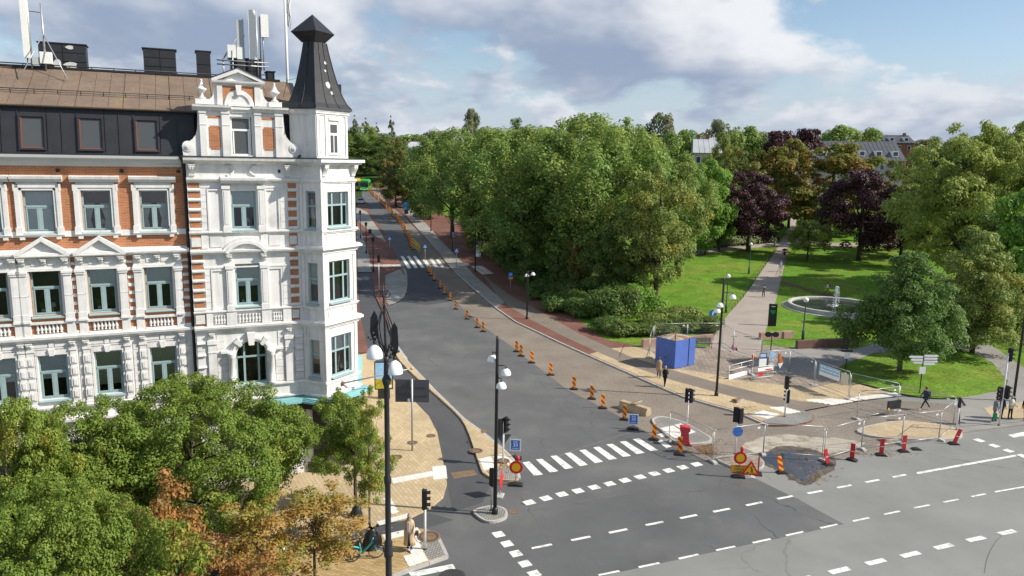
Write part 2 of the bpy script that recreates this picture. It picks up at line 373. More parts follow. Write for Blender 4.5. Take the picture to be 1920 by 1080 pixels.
mat('kerb_granite', (.40, .385, .36), .85, .3, var=.15, scale=2, fvar=.2, fine=30, world=True)
mat('white_slab', (.66, .64, .59), .8, .3, var=.08, scale=1.1, fvar=.08, fine=30, world=True)
mat('red_granite', (.36, .235, .19), .8, .3, var=.14, scale=1.5, fvar=.16, fine=30, world=True)
brickmat('paving_tan', (.49, .39, .245), (.41, .315, .19), (.29, .225, .14), .42, .21, .014, True, math.radians(62), False, var=.12, vscale=.35)
brickmat('paving_tan_zigzag', (.50, .37, .19), (.36, .25, .115), (.22, .16, .08), .42, .105, .01, True, math.radians(20), False, var=.16, vscale=.5)
brickmat('paving_red', (.21, .095, .07), (.16, .072, .055), (.12, .07, .055), .22, .11, .01, True, math.radians(10), False, var=.2, vscale=.25)
brickmat('paving_grey', (.34, .325, .29), (.27, .26, .235), (.17, .16, .14), .5, .3, .016, True, math.radians(12), False, var=.15, vscale=.3)
brickmat('paving_plaza', (.33, .27, .215), (.25, .205, .165), (.15, .125, .10), .45, .45, .03, True, math.radians(-20), False, var=.18, vscale=.4)
brickmat('cobbles', (.34, .33, .30), (.25, .245, .23), (.14, .135, .12), .13, .13, .022, True, math.radians(30), False, var=.15, vscale=1, bump=.6)
# ------------------------------------------------------------------ the ground, roads and pavements
ys = [-60] + [a for a in _hx if a > -60]
b = MB()
for i in range(len(ys) - 1):
    w0 = 400 if ys[i] < 300 else 3000; w1 = 400 if ys[i + 1] < 300 else 3000
    b.add([(-w0, ys[i], hy(ys[i]) - .06), (w0, ys[i], hy(ys[i]) - .06), (w1, ys[i + 1], hy(ys[i + 1]) - .06), (-w1, ys[i + 1], hy(ys[i + 1]) - .06)], [(0, 1, 2, 3)])
b.build('ground', 'woodland_floor', kind='structure')
sheet('main_road', [(-70, 3), (90, 3), (90, 62), (50, 62), (14, 75), (-60, 75)], 0, 'asphalt_old')
barrier = [(1262, 838), (1225, 818), (1150, 775), (1065, 732), (1000, 682), (945, 640), (905, 612), (870, 582), (830, 535), (806, 511), (787, 481), (772, 462), (755, 426), (731, 398), (702, 369), (693, 357), (700, 350)]
leftedge = [(678, 350), (678, 362), (680, 375), (693, 396), (721, 437), (729, 454), (744, 481), (759, 515), (763, 553), (725, 575), (729, 617), (743, 650)]
sheet('side_street', gp([(1335, 868), (1390, 884), (1432, 905), (1500, 938), (1582, 983), (1235, 1057), (950, 1118), (500, 1220)]) + [Vector((-50, 20)), Vector((-50, 30))] + gp([(540, 1030), (640, 985), (640, 700), (700, 640)]) + gp(leftedge[::-1] + barrier[::-1]), .004, 'asphalt_new')
# newer, darker surfacing laid in the street and on the cycle path
sheet('resurfaced_lane', gp([(704, 563), (727, 574), (763, 553), (763, 530), (748, 487), (787, 487), (806, 513), (842, 566), (800, 572), (750, 566)]), .008, 'asphalt_patch')
sheet('cycle_path', [G(x, y) for x, y in [(693, 661), (715, 690), (740, 714), (804, 780), (820, 811), (834, 880), (838, 905), (850, 960), (905, 942), (920, 905), (907, 886), (902, 878), (888, 836), (872, 794), (847, 764), (769, 694), (742, 661), (735, 633), (724, 597), (704, 555), (697, 510), (671, 510), (674, 583), (688, 647)]], .009, 'asphalt_patch')
sheet('cycle_path', [G(x, y) for x, y in [(790, 958), (767, 972), (705, 984), (640, 1001), (400, 1052), (100, 1112), (100, 1150), (400, 1085), (586, 1035), (664, 1013), (717, 1002), (755, 996), (800, 990), (850, 975)]], .010, 'asphalt_patch')
# construction gravel on the closed lane
def rough(px, amp, seed, n=5):
    r = random.Random(seed); return [(p[0] + r.gauss(0, amp), p[1] + r.gauss(0, amp * .45)) for p in cr(px, n, True)]
kerb = [(1440, 797), (1404, 781), (1371, 768), (1340, 760), (1282, 743), (1243, 727), (1176, 697), (1107, 667), (1051, 642), (1009, 622), (968, 603), (932, 578), (905, 555), (852, 508), (835, 490), (800, 448), (762, 408), (735, 385), (715, 366), (712, 352)]
sheet('closed_lane', gp(barrier[::-1] + [(1335, 868), (1400, 866), (1430, 850), (1540, 872), (1590, 855), (1700, 832), (1790, 812), (1812, 760), (1700, 752), (1560, 748), (1540, 765)] + kerb), .012, 'gravel')
sheet('loose_soil', gp([(1300, 838), (1335, 832), (1340, 850), (1332, 858), (1310, 848)]), .020, 'dirt')
sheet('concrete_remnant', gp(rough([(1392, 838), (1412, 826), (1440, 818), (1475, 815), (1520, 819), (1575, 823), (1620, 830), (1600, 842), (1555, 850), (1530, 845), (1495, 838), (1470, 842), (1445, 850), (1420, 850)], 1.5, 5, 4)), .019, 'concrete_slab')
sheet('wet_ground', gp(rough([(1423, 862), (1440, 846), (1475, 837), (1530, 846), (1565, 860), (1566, 880), (1540, 893), (1515, 909), (1490, 903), (1465, 884), (1440, 874)], 1.8, 3)), .022, 'wet_gravel')
sheet('puddle', gp(rough([(1426, 862), (1444, 851), (1462, 853), (1480, 846), (1500, 853), (1530, 853), (1555, 867), (1542, 880), (1528, 885), (1516, 904), (1496, 898), (1480, 886), (1462, 882), (1442, 869)], 1.3, 4)), .027, 'wet_asphalt')
# raised pavements with kerbs
PV = .12
tanleft = gp([(693, 661), (715, 690), (740, 714), (804, 780), (820, 811), (834, 880), (838, 905), (831, 930), (806, 951), (767, 970), (705, 982), (640, 999), (400, 1050), (100, 1110), (-500, 1230)], PV)
FA = math.radians(24.15065); FO = Vector((-13.5524, 37.6, 0))
# building frame (see below); the pavement runs to its foot
def BL(s, y, z=0): return FO + Vector((s * math.cos(FA) - y * math.sin(FA), s * math.sin(FA) + y * math.cos(FA), z))
sheet('pavement', tanleft + [BL(-30, -9), BL(-30, 1), BL(6, 1.5), BL(8, 22)], PV, 'paving_tan', PV + .02)
sheet('pavement', [G(x, y, PV) for x, y in cr([(742, 664), (769, 696), (847, 766), (872, 796), (888, 838), (902, 879), (909, 888), (926, 897), (955, 900), (973, 896), (970, 880), (960, 858), (947, 845), (908, 812), (869, 784), (813, 729), (763, 676), (744, 650)], 2, True)], PV, 'paving_tan', PV + .02)
sheet('pavement', gp(cr([(664, 1013), (717, 1002), (755, 996), (789, 991), (806, 994), (820, 1003), (838, 1041), (767, 1067)], 1) + [Vector((736, 1080)), Vector((560, 1140)), Vector((200, 1250)), Vector((100, 1240)), Vector((400, 1090)), Vector((586, 1036))], PV), PV, 'paving_tan_zigzag', PV + .02)
# kerb stones along the strips (single granite kerb pieces)
kerb_bm = MB().box(-.5, .5, -.075, .075, -.14, .006).mesh('kerb_stone', 'kerb_granite')
def kerbrow(px, parent, step=1.02, z=PV):
    P = [G(x, y, z) for x, y in px]; d = 0; seg = []
    for i in range(len(P) - 1):
        L = (P[i + 1] - P[i]).length; n = max(1, round(L / step))
        for k in range(n):
            a = P[i].lerp(P[i + 1], k / n); c = P[i].lerp(P[i + 1], (k + 1) / n); m_ = (a + c) / 2
            o = link('kerb_stone', kerb_bm, parent, (m_.x, m_.y, m_.z), math.atan2(c.y - a.y, c.x - a.x), scale=((c - a).length / 1.02, 1, 1))
KL = sheet('kerb', gp([(744, 650), (763, 676), (765, 675), (746, 649)]), PV - .03, 'kerb_granite')
kerbrow([(744, 650), (763, 676), (813, 729), (869, 784), (908, 812), (947, 845), (961, 859), (971, 880), (974, 896)], KL)
kerbrow([(839, 1042), (767, 1067), (736, 1079), (690, 1096)], KL)
kerbrow([(820, 1003), (838, 1041)], KL)
kerbrow(kerb[:14], KL)
# red brick pavements up the street, left side
sheet('pavement', gp([(693, 661), (688, 647), (674, 583), (671, 510), (668, 430), (640, 430), (640, 660)], PV), PV - .004, 'paving_red', PV)
sheet('pavement', gp([(742, 661), (735, 633), (724, 597), (704, 555), (697, 510), (671, 470), (668, 400), (672, 372), (680, 375), (693, 396), (721, 437), (729, 454), (744, 481), (759, 515), (750, 503), (722, 515), (722, 553), (727, 571), (725, 577), (729, 617), (743, 650)], PV), PV - .002, 'paving_red', PV)
sheet('cycle_path', gp([(671, 510), (697, 510), (690, 470), (676, 430), (668, 425)], PV), PV + .003, 'path_grey', .03)
sheet('parking_bay', gp(cr([(722, 515), (745, 504), (760, 504), (764, 522), (762, 548), (752, 561), (729, 571), (722, 553)], 2, True), .05), .05, 'paving_grey', .05)
sheet('parking_bay', gp([(668, 388), (688, 398), (716, 440), (724, 454), (700, 440), (668, 412)], .05), PV + .002, 'paving_grey', .05)
# right pavement
hedge_line = [(1330, 648), (1260, 648), (1204, 648), (1160, 640), (1134, 634), (1087, 600), (1040, 572), (1000, 548), (965, 524), (900, 455), (865, 418), (800, 385), (772, 368), (745, 352)]
right_pav = kerb[:] + hedge_line[::-1]
sheet('lawn', [Vector((140, 58)), Vector((140, 190)), Vector((-12, 190))] + gp([(780, 372), (865, 420), (900, 457), (965, 526), (1040, 574), (1134, 638), (1204, 652), (1330, 655), (1480, 660), (1560, 700)], .08) + [Vector((40, 57))], .09, 'grass', .12)
sheet('pavement', gp(right_pav + [(1345, 612), (1415, 612), (1440, 640), (1500, 655), (1610, 664), (1568, 692), (1580, 712), (1680, 740), (1560, 752), (1525, 787), (1490, 797)][::1], PV), PV, 'paving_red', PV + .02) if False else None
pav = gp(kerb[::-1], PV) + gp(cr([(1440, 797), (1475, 797), (1512, 792), (1526, 784), (1520, 775), (1505, 768)], 2), PV) + gp([(1560, 752), (1690, 740), (1640, 728), (1580, 712), (1566, 694), (1610, 664), (1500, 655), (1425, 646), (1330, 650), (1260, 650), (1204, 650), (1160, 641), (1134, 636), (1087, 601), (1040, 573), (1000, 549), (965, 525), (900, 456), (865, 419), (800, 386), (772, 369), (745, 353)], PV)
RP = sheet('pavement', pav, PV, 'paving_red', PV + .02)
sheet('bus_layby', gp([(852, 510), (932, 576), (950, 565), (892, 518), (845, 470), (800, 420), (765, 388), (750, 380), (765, 408), (800, 448), (835, 489)], PV), PV + .004, 'paving_grey')
# cycle path and tan slabs on the right pavement
pc1 = [(1500, 771), (1435, 759), (1363, 741), (1261, 713), (1180, 685), (1120, 660), (1060, 632), (1000, 602), (950, 572)]
pc2 = [(905, 515), (960, 555), (1020, 588), (1085, 625), (1145, 653), (1180, 668), (1261, 694), (1343, 717), (1424, 737), (1500, 752), (1560, 760)]
tan1 = [(1105, 664), (1120, 660), (1180, 685), (1261, 713), (1363, 741), (1435, 759), (1495, 770), (1430, 790), (1404, 779), (1371, 766), (1340, 758), (1282, 741), (1243, 725), (1176, 695)]
sheet('pavement', gp(tan1, PV), PV + .005, 'paving_tan')
sheet('cycle_path', gp(pc1 + pc2, PV), PV + .007, 'asphalt_brown')
sheet('pavement', gp([(1145, 653), (1180, 668), (1261, 694), (1343, 717), (1424, 737), (1500, 752), (1560, 758), (1688, 741), (1640, 728.5), (1582, 713), (1570, 706), (1520, 716), (1400, 715), (1330, 700), (1262, 690), (1222, 660), (1190, 650)], PV), PV + .006, 'paving_tan')
sheet('plaza', gp([(1190, 650), (1222, 660), (1262, 690), (1330, 700), (1400, 715), (1520, 728), (1580, 714), (1566, 694), (1610, 664), (1500, 655), (1425, 646), (1330, 649), (1230, 649)], PV), PV + .008, 'paving_plaza')
sheet('plaza_grey', gp([(1420, 672), (1440, 655), (1500, 655), (1610, 664), (1566, 694), (1578, 712), (1520, 705), (1460, 700)], PV), PV + .012, 'path_grey')
# white guide slabs: single slabs
slab_me = MB().box(-.172, .172, -.172, .172, -.03, .012).mesh('white_slab', 'white_slab')
def slabs(corners, parent, z=PV, step=.35):
    a, b_, c, d = [G(x, y, z) for x, y in corners]
    nu = max(1, round((b_ - a).length / step)); nv = max(1, round((d - a).length / step))
    for i in range(nu):
        for j in range(nv):
            u = (i + .5) / nu; v = (j + .5) / nv
            p = a.lerp(b_, u).lerp(d.lerp(c, u), v); e = (b_ - a)
            link('white_slab', slab_me, parent, (p.x, p.y, p.z + rnd.uniform(-.003, .003)), math.atan2(e.y, e.x), scale=((b_ - a).length / nu / .352, (d - a).length / nv / .352, 1))
SL = sheet('guide_strip', gp([(760, 893), (808, 884), (809, 886), (762, 895)], PV), PV + .004, 'white_slab')
slabs([(734, 897), (811, 884), (813, 891), (736, 907)], SL)
slabs([(810, 875), (836, 873), (838, 896), (813, 900)], SL)
slabs([(719, 935), (731, 931), (748, 958), (732, 966)], SL)
slabs([(707, 978), (766, 962), (770, 969), (709, 985)], SL)
slabs([(752, 995), (783, 989), (800, 1013), (766, 1022)], SL)
slabs([(756, 1043), (793, 1034), (802, 1050), (767, 1063)], SL)
slabs([(716, 1003), (754, 995), (760, 1004), (722, 1013)], SL)
slabs([(764, 1022), (786, 1016), (792, 1033), (770, 1039)], SL)
slabs([(898, 861), (921, 856), (926, 875), (908, 882)], SL)
slabs([(924, 856), (944, 851), (962, 868), (958, 876), (928, 876)][:4], SL)
slabs([(1405, 777), (1432, 770), (1462, 777), (1440, 785)], SL)
slabs([(1440, 764), (1470, 763), (1502, 772), (1478, 776)], SL)
slabs([(1508, 750), (1560, 748), (1600, 752), (1560, 759)], SL)
slabs([(1588, 746), (1680, 736), (1688, 741), (1600, 752)], SL)
# cobbled corners
sheet('cobbled_corner', gp([(1440, 796.5), (1475, 796.5), (1495, 795), (1512, 791.5), (1522, 787.5), (1525, 784), (1523, 779.5), (1519, 775.5), (1505, 769), (1495, 771), (1470, 778), (1430, 788)], PV), PV + .0055, 'cobbles')
sheet('cobbled_corner', gp([(779, 1012), (800, 992), (820, 1003), (836, 1040), (806, 1050), (793, 1030)], PV), PV + .005, 'cobbles')
sheet('cobbled_corner', gp([(912, 884), (930, 877), (962, 877), (972, 896), (955, 899), (926, 896)], PV), PV + .005, 'cobbles')
def island(name, px, top, edge='kerb_granite', z=.13, inset=.86):
    P = cr(px, 3, True); W = [G(p[0], p[1], z) for p in P]
    o = sheet(name, W, z, edge, z + .02)
    c = sum((Vector((p.x, p.y)) for p in W), Vector((0, 0))) / len(W)
    sheet('island_paving', [c + (Vector((p.x, p.y)) - c) * inset for p in W], z + .004, top, parent=o, kind=None)
    return o
island('traffic_island', [(887, 957), (915, 948), (938, 949), (951, 957), (948, 970), (925, 977), (905, 974)], 'cobbles')
island('traffic_island', [(1222, 787), (1240, 780), (1275, 788), (1300, 800), (1334, 820), (1330, 829), (1300, 832), (1270, 830), (1240, 806)], 'cobbles', inset=.92)
island('traffic_island', [(1342, 858), (1385, 852), (1420, 856), (1433, 866), (1428, 876), (1405, 880), (1375, 875)], 'paving_plaza', inset=.93)
island('traffic_island', [(1606, 806), (1640, 795), (1690, 788), (1740, 792), (1785, 800), (1805, 812), (1790, 822), (1720, 823), (1640, 818)], 'paving_tan', inset=.93)
SL2 = sheet('guide_strip', gp([(1262, 805), (1282, 805), (1283, 806), (1263, 806)], .13), .136, 'white_slab')
slabs([(1238, 803), (1262, 798), (1288, 815), (1264, 822)], SL2, .137)
slabs([(1264, 797), (1277, 794), (1304, 810), (1292, 814)], SL2, .137)
# park paths, right-hand path and lawns
sheet('park_path', gp([(1330, 650), (1348, 612), (1365, 590), (1455, 470), (1476, 430), (1488, 395), (1494, 395), (1492, 430), (1477, 470), (1463, 530), (1447, 590), (1432, 630), (1422, 672), (1380, 668)], .1), .14, 'park_path')
sheet('park_path', gp([(1240, 478), (1330, 466), (1440, 456), (1462, 455), (1460, 461), (1435, 463), (1335, 473), (1240, 488)], .1), .124, 'park_path')
sheet('park_path', gp([(1480, 452), (1560, 462), (1700, 462), (1800, 458), (1800, 452), (1700, 456), (1560, 455), (1484, 445)], .1), .124, 'park_path')
sheet('trodden_path', gp(cr([(1461, 527), (1490, 532), (1520, 543), (1560, 552), (1600, 562), (1640, 566)], 2) + cr([(1640, 571), (1600, 568), (1560, 557), (1520, 548), (1490, 538), (1462, 533)], 2), .1), .118, 'dirt')
sheet('park_path', gp([(1480, 650), (1600, 655), (1640, 645), (1800, 640), (1860, 648), (1920, 690), (1990, 740), (2100, 800), (1990, 830), (1930, 790), (1800, 800), (1800, 765), (1880, 735), (1890, 715), (1860, 680), (1800, 655), (1640, 662), (1566, 690)], .1), .122, 'path_grey')
sheet('lawn', gp(cr([(1568, 694), (1620, 675), (1700, 662), (1800, 656), (1855, 678), (1884, 710), (1878, 728), (1820, 742), (1760, 746), (1690, 738), (1630, 722), (1585, 712)], 3, True), .13), .131, 'grass', .04)
sheet('pavement', gp([(1790, 812), (1812, 760), (1800, 742), (1880, 732), (1990, 760), (2100, 800), (2100, 850), (1960, 790), (1880, 800), (1830, 806)], PV), PV - .02, 'path_grey', .12)
sheet('pavement', gp([(1845, 765), (1880, 758), (1960, 750), (1990, 770), (1930, 784), (1862, 786)], PV), PV + .01, 'paving_tan')
# ------------------------------------------------------------------ road markings
PM = []
def mark(px, z=.016): 
    W = [G(x, y) for x, y in px]; PM.append(W); sheet('road_marking', W, z, 'paint', parent=MARKS, kind=None)
MARKS = sheet('road_markings', gp([(766, 1074), (849, 1058), (854, 1067), (772, 1083)]), .016, 'paint')
Z7 = lambda x, y: (900 + x / 3.2, 780 + y / 3.2)
zeb = [((255, 280), (295, 274), (378, 352), (325, 360)), ((335, 262), (372, 258), (470, 332), (420, 340)), ((422, 242), (460, 238), (560, 313), (510, 320)), ((508, 225), (545, 220), (648, 294), (600, 302)),
       ((595, 207), (632, 202), (738, 275), (690, 284)), ((678, 190), (715, 185), (822, 258), (775, 265)), ((758, 172), (795, 168), (906, 240), (860, 247)), ((838, 155), (875, 152), (988, 222), (940, 230)), ((915, 140), (955, 135), (1068, 206), (1020, 212)),
       ((1065, 112), (1098, 102), (1122, 118), (1090, 128)), ((1062, 150), (1090, 143), (1150, 185), (1118, 195))]
for q in zeb: mark([Z7(*p) for p in q])
def rowmarks(px, frac, wid, first=0):
    P = [G(x, y) for x, y in px]
    for i, p in enumerate(P):
        a = P[max(i - 1, 0)]; c = P[min(i + 1, len(P) - 1)]; d = (c - a).normalized(); L = (c - a).length / (2 if 0 < i < len(P) - 1 else 1) * frac
        nrm = Vector((-d.y, d.x, 0)) * wid / 2; h_ = d * L / 2
        j = Vector((rnd.uniform(-.015, .015), rnd.uniform(-.015, .015), 0))
        sheet('road_marking', [p - h_ - nrm + j, p + h_ - nrm, p + h_ + nrm, p - h_ + nrm], .016, 'paint', parent=MARKS, kind=None)
rowmarks([Z7(*p) for p in [(295, 520), (395, 495), (492, 471), (588, 450), (685, 429), (778, 408), (870, 387), (960, 367), (1047, 347), (1132, 328), (1216, 309), (1300, 291)]], .56, .5)
rowmarks([Z7(*p) for p in [(112, 712), (162, 768), (215, 827), (270, 888), (325, 948)]], .55, .5)
rowmarks([(1016, 1025), (1089, 1010), (1159, 996), (1227, 982), (1291, 969), (1353, 957), (1414, 945), (1472, 933), (1528, 923), (1583, 912.5), (1635.5, 902.3), (1686, 892.7)], .5, .17)
rowmarks([(1066, 1091), (1142, 1075), (1217, 1060), (1291, 1044), (1360.6, 1028.6), (1428, 1014.6), (1490, 1001), (1554, 987), (1614, 974.5), (1672, 962), (1728.6, 950), (1783, 939.4), (1834.7, 929)], .52, .13)
rowmarks([(1504, 1087), (1574, 1070), (1642, 1054), (1707, 1040), (1769.4, 1025), (1830, 1011), (1888, 998.6)], .52, .3)
rowmarks([(1836, 826), (1864, 836), (1891, 845.5), (1917, 855)], .55, .5)
mark([(1718, 886), (1720, 889.5), (1906, 856), (1903, 853)])
mark([(1865, 921.5), (1865, 924), (1935, 912), (1935, 909.5)])
mark([(1890, 816), (1920, 810), (1950, 806), (1960, 812), (1900, 821)])
Z1 = lambda x, y: (640 + x / 4.697, 290 + y / 4.697)
for q in [((520, 895), (545, 893), (615, 1000), (585, 1003)), ((575, 895), (602, 893), (675, 997), (645, 1000)), ((630, 895), (655, 893), (735, 995), (705, 998)), ((715, 925), (745, 920), (790, 990), (765, 995)), ((775, 918), (800, 915), (855, 985), (825, 990)), ((830, 922), (855, 920), (910, 990), (880, 993))]: mark([Z1(*p) for p in q], .02)
slabs([Z1(245, 968), Z1(520, 966), Z1(525, 984), Z1(245, 986)], SL, step=.7)
slabs([Z1(940, 965), Z1(1120, 955), Z1(1130, 975), Z1(960, 985)], SL, step=.7)
slabs([Z1(1140, 980), Z1(1240, 975), Z1(1340, 1045), Z1(1240, 1055)], SL, step=.9)
# ironwork set in the ground
mat('iron_cover', (.23, .15, .09), .6, .4, .3, var=.25, scale=3, fvar=.2)
mat('iron_dark', (.07, .065, .06), .5, .4, .4, var=.2, scale=3, fvar=.2)
def cover(x, y, r, z, m='iron_cover', label='', n=20, ring=True):
    p = G(x, y, z); b = MB(); b.lathe([(r, 0), (r, .006)], n, smooth=False); o = b.build('manhole_cover', m, None, p, label=label, cat='manhole cover', group='round covers set in the paving')
    if ring: MB().lathe([(r * .8, .006), (r * .8, .012), (r * .68, .012), (r * .68, .006)], n, smooth=False, cap=False).build('ring', 'iron_dark', o)
cover(773, 830, .33, PV + .004, label='round rusty cover beside the foot of the grey sign pole')
cover(743, 857, .36, PV + .004, label='round rusty cover between the sign pole and the white guide strip')
cover(808, 817, .30, PV + .004, label='small round cover on tan paving by the dark cycle path')
cover(893, 845, .40, PV + .004, label='large rusty cover on the tan strip by the road edge')
cover(880, 829, .2, .012, 'iron_dark', 'small grey cover set in the dark cycle path')
cover(943, 864, .40, PV + .016, label='round rusty cover at the foot of the twin head traffic light')
cover(804, 1006, .55, PV + .010, label='large rusty cover beside the woman in the trench coat')
cover(848, 1080, .55, .012, 'iron_dark', 'large dark cover in the asphalt by the white bar marking')
cover(1008, 1069, .0001, .012, 'iron_dark', 'x') if False else None
for px, m, lab in (([(845, 887), (888, 881), (896, 891), (851, 898)], 'iron_cover', 'rectangular tan plate set in the dark cycle path'), ([(955, 957), (972, 956), (970, 963), (953, 963)], 'iron_cover', 'small rectangular drain grate beside the cobbled island'), ([(901, 810), (912, 808), (914, 814), (903, 816)], 'iron_cover', 'small square cover on the tan strip by the kerb')):
    W = [G(x, y) for x, y in px]; c = sum(W, Vector()) / 4; zz = .011 if px[0][0] != 901 else PV + .006
    b = MB(); b.prism([(p.x - c.x, p.y - c.y) for p in W][::-1], 0, .006, 'z'); b.build('ground_plate', m, None, (c.x, c.y, zz), label=lab, cat='ground plate')
# ------------------------------------------------------------------ corner building
brickmat('brick', (.45, .165, .066), (.33, .115, .046), (.42, .28, .19), .25, .077, .011, False, 0, True, var=.13, vscale=.8)
mat('stucco', (.71, .70, .68), .8, .25, streak=.16, var=.05, scale=.8, fvar=.03, fine=12, col2=(.52, .52, .49), c2=(.52, .75), c2scale=.9)
mat('stucco_grey', (.56, .57, .565), .8, .25, var=.05, scale=.8, fvar=.03, fine=12)
mat('ornament', (.62, .62, .59), .85, .2, var=.12, scale=6, fvar=.1, fine=30)
mat('teal_paint', (.28, .385, .39), .45, .4, var=.06, scale=3, fvar=.03)
mat('teal_light', (.22, .46, .47), .45, .4, var=.06, scale=3, fvar=.03)
mat('black_sheet', (.022, .023, .027), .5, .4, .0, var=.2, scale=1.5, fvar=.08, fine=20)
mat('bare_patch', (.55, .55, .52), .7, .3)
mat('roof_brown', (.185, .135, .10), .8, .25, var=.18, scale=.7, fvar=.14, fine=10, col2=(.19, .15, .06), c2=(.55, .72), c2scale=.7)
mat('red_wood', (.17, .062, .042), .6, .3, var=.1)
mat('white_paint', (.78, .79, .79), .5, .4, var=.03)
mat('blind', (.78, .81, .81), .9, .1, var=.04)
mat('blind_green', (.62, .62, .44), .9, .1, var=.05)
mat('curtain', (.78, .78, .75), .95, .1, var=.1, scale=6)
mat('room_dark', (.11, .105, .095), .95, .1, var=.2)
mat('lamp_fabric', (.72, .70, .65), .9, .1)
mat('plant_green', (.06, .16, .03), .7, .2)
mat('gutter_black', (.018, .018, .02), .45, .4)
mat('shop_dark', (.035, .032, .03), .6, .3)
glassmat('pane_glass'); mat('pane_dark', (.07, .075, .075), .06, .6, var=0, fvar=0)
BX = thing('apartment_building', 'ornate white and orange brick corner building with black pointed turret', 'building', FO, FA)
def part(mb, name, m, parent=BX, **k): return mb.build(name, m, parent, **k)
TH = 16.58
WZ = {3: (13.55, 15.46), 2: (9.64, 11.79), 1: (5.58, 7.72)}
WC = [-15.8, -13.4, -11.0, -8.92, -6.60, -4.17]
WW = 1.2
# --- walls
b = MB()
b.wall(-18, -2.7, 8.6, TH, 0, [(c - WW / 2, c + WW / 2, *WZ[f]) for c in WC for f in (3, 2)], .22)
part(b, 'brick_wall', 'brick')
b = MB(); b.wall(-18, -2.7, 4.3, 8.6, 0, [(c - WW / 2, c + WW / 2, *WZ[1]) for c in WC], .22)
b.wall(-18, -2.7, 0, 4.3, .05, [(c - .95, c + .95, .5, 3.4) for c in WC], .25)
b.add([(-18, 0, 0), (-18, 12, 0), (-18, 12, 17), (-18, 0, 17)], [(0, 1, 2, 3)]); b.add([(-18, 12, 0), (5, 12, 0), (5, 12, 17), (-18, 12, 17)], [(0, 1, 2, 3)])
part(b, 'lower_wall', 'stucco')
GY = -.35
GX0, GX1 = -2.66, 2.62
b = MB(); gw3 = (-.70, .49, *WZ[3]); gw2 = (-.65, .54, *WZ[2]); gw1 = (-.8, .72, 5.5, 7.78)
b.wall(GX0, GX1, 4.3, TH + .5, GY, [gw3, gw2, gw1], .25)
b.add([(GX0, GY, 4.3), (GX0, 0, 4.3), (GX0, 0, 17.1), (GX0, GY, 17.1)], [(0, 3, 2, 1)])
b.wall(GX0, 3.4, 0, 4.3, GY + .1, [(-1.8, -.2, .2, 3.5), (.2, 1.8, .2, 3.5)], .3)
part(b, 'gable_wall', 'stucco')
# --- windows: a mesh frame with panes, blinds, curtains, a sill and the room behind
WCACHE = {}
def win_mesh(w, h, kind):
    k = (round(w, 2), round(h, 2), kind)
    if k in WCACHE: return WCACHE[k]
    b = MB(); t = .075; tz = h * (.62 if kind != 'plain' else .6); d0, d1 = 0, .08
    b.box(0, t, d0, d1, 0, h); b.box(w - t, w, d0, d1, 0, h); b.box(t, w - t, d0, d1, h - t, h); b.box(t, w - t, d0, d1, 0, t)
    b.box(t, w - t, d0 - .03, d1, tz - .045, tz + .045)
    panes = [(t, w - t, tz + .045, h - t)]
    if kind == 'two':
        c = w / 2; b.box(c - .06, c + .06, d0 - .02, d1, t, tz - .045)
        for (x0, x1) in ((t, c - .06), (c + .06, w - t)):      # opening casements
            b.box(x0 + .003, x0 + .05, d0 - .015, d1 - .02, t, tz - .045); b.box(x1 - .05, x1 - .003, d0 - .015, d1 - .02, t, tz - .045)
            b.box(x0 + .05, x1 - .05, d0 - .015, d1 - .02, t + .002, t + .055); b.box(x0 + .05, x1 - .05, d0 - .015, d1 - .02, tz - .1, tz - .047)
            panes.append((x0 + .05, x1 - .05, t + .055, tz - .1))
    elif kind == 'three':
        for c in (w * .27, w * .73): b.box(c - .05, c + .05, d0 - .02, d1, t, h - t)
        e = [t, w * .27 - .05, w * .27 + .05, w * .73 - .05, w * .73 + .05, w - t]; panes = []
        for q in range(3):
            panes += [(e[2 * q], e[2 * q + 1], t, tz - .045), (e[2 * q], e[2 * q + 1], tz + .045, h - t)]
    else: panes.append((t, w - t, t, tz - .045))
    fm = b.mesh('window', 'teal_paint')
    pms = [MB().add([(x0, .03, z0), (x1, .03, z0), (x1, .03, z1), (x0, .03, z1)], [(0, 1, 2, 3)]).mesh('pane', 'pane_glass') for x0, x1, z0, z1 in panes]
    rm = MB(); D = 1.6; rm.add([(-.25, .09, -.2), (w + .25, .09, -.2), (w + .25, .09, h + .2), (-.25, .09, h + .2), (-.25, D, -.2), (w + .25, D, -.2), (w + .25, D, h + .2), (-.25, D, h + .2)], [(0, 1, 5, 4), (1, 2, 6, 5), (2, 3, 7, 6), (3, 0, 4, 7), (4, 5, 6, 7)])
    sm = MB().mould(-.06, w + .06, [(-.30, -.07), (.0, .02), (.0, -.09), (-.30, -.11)]).mesh('sill', 'teal_paint')
    WCACHE[k] = (fm, pms, rm.mesh('room', 'room_dark'), sm); return WCACHE[k]
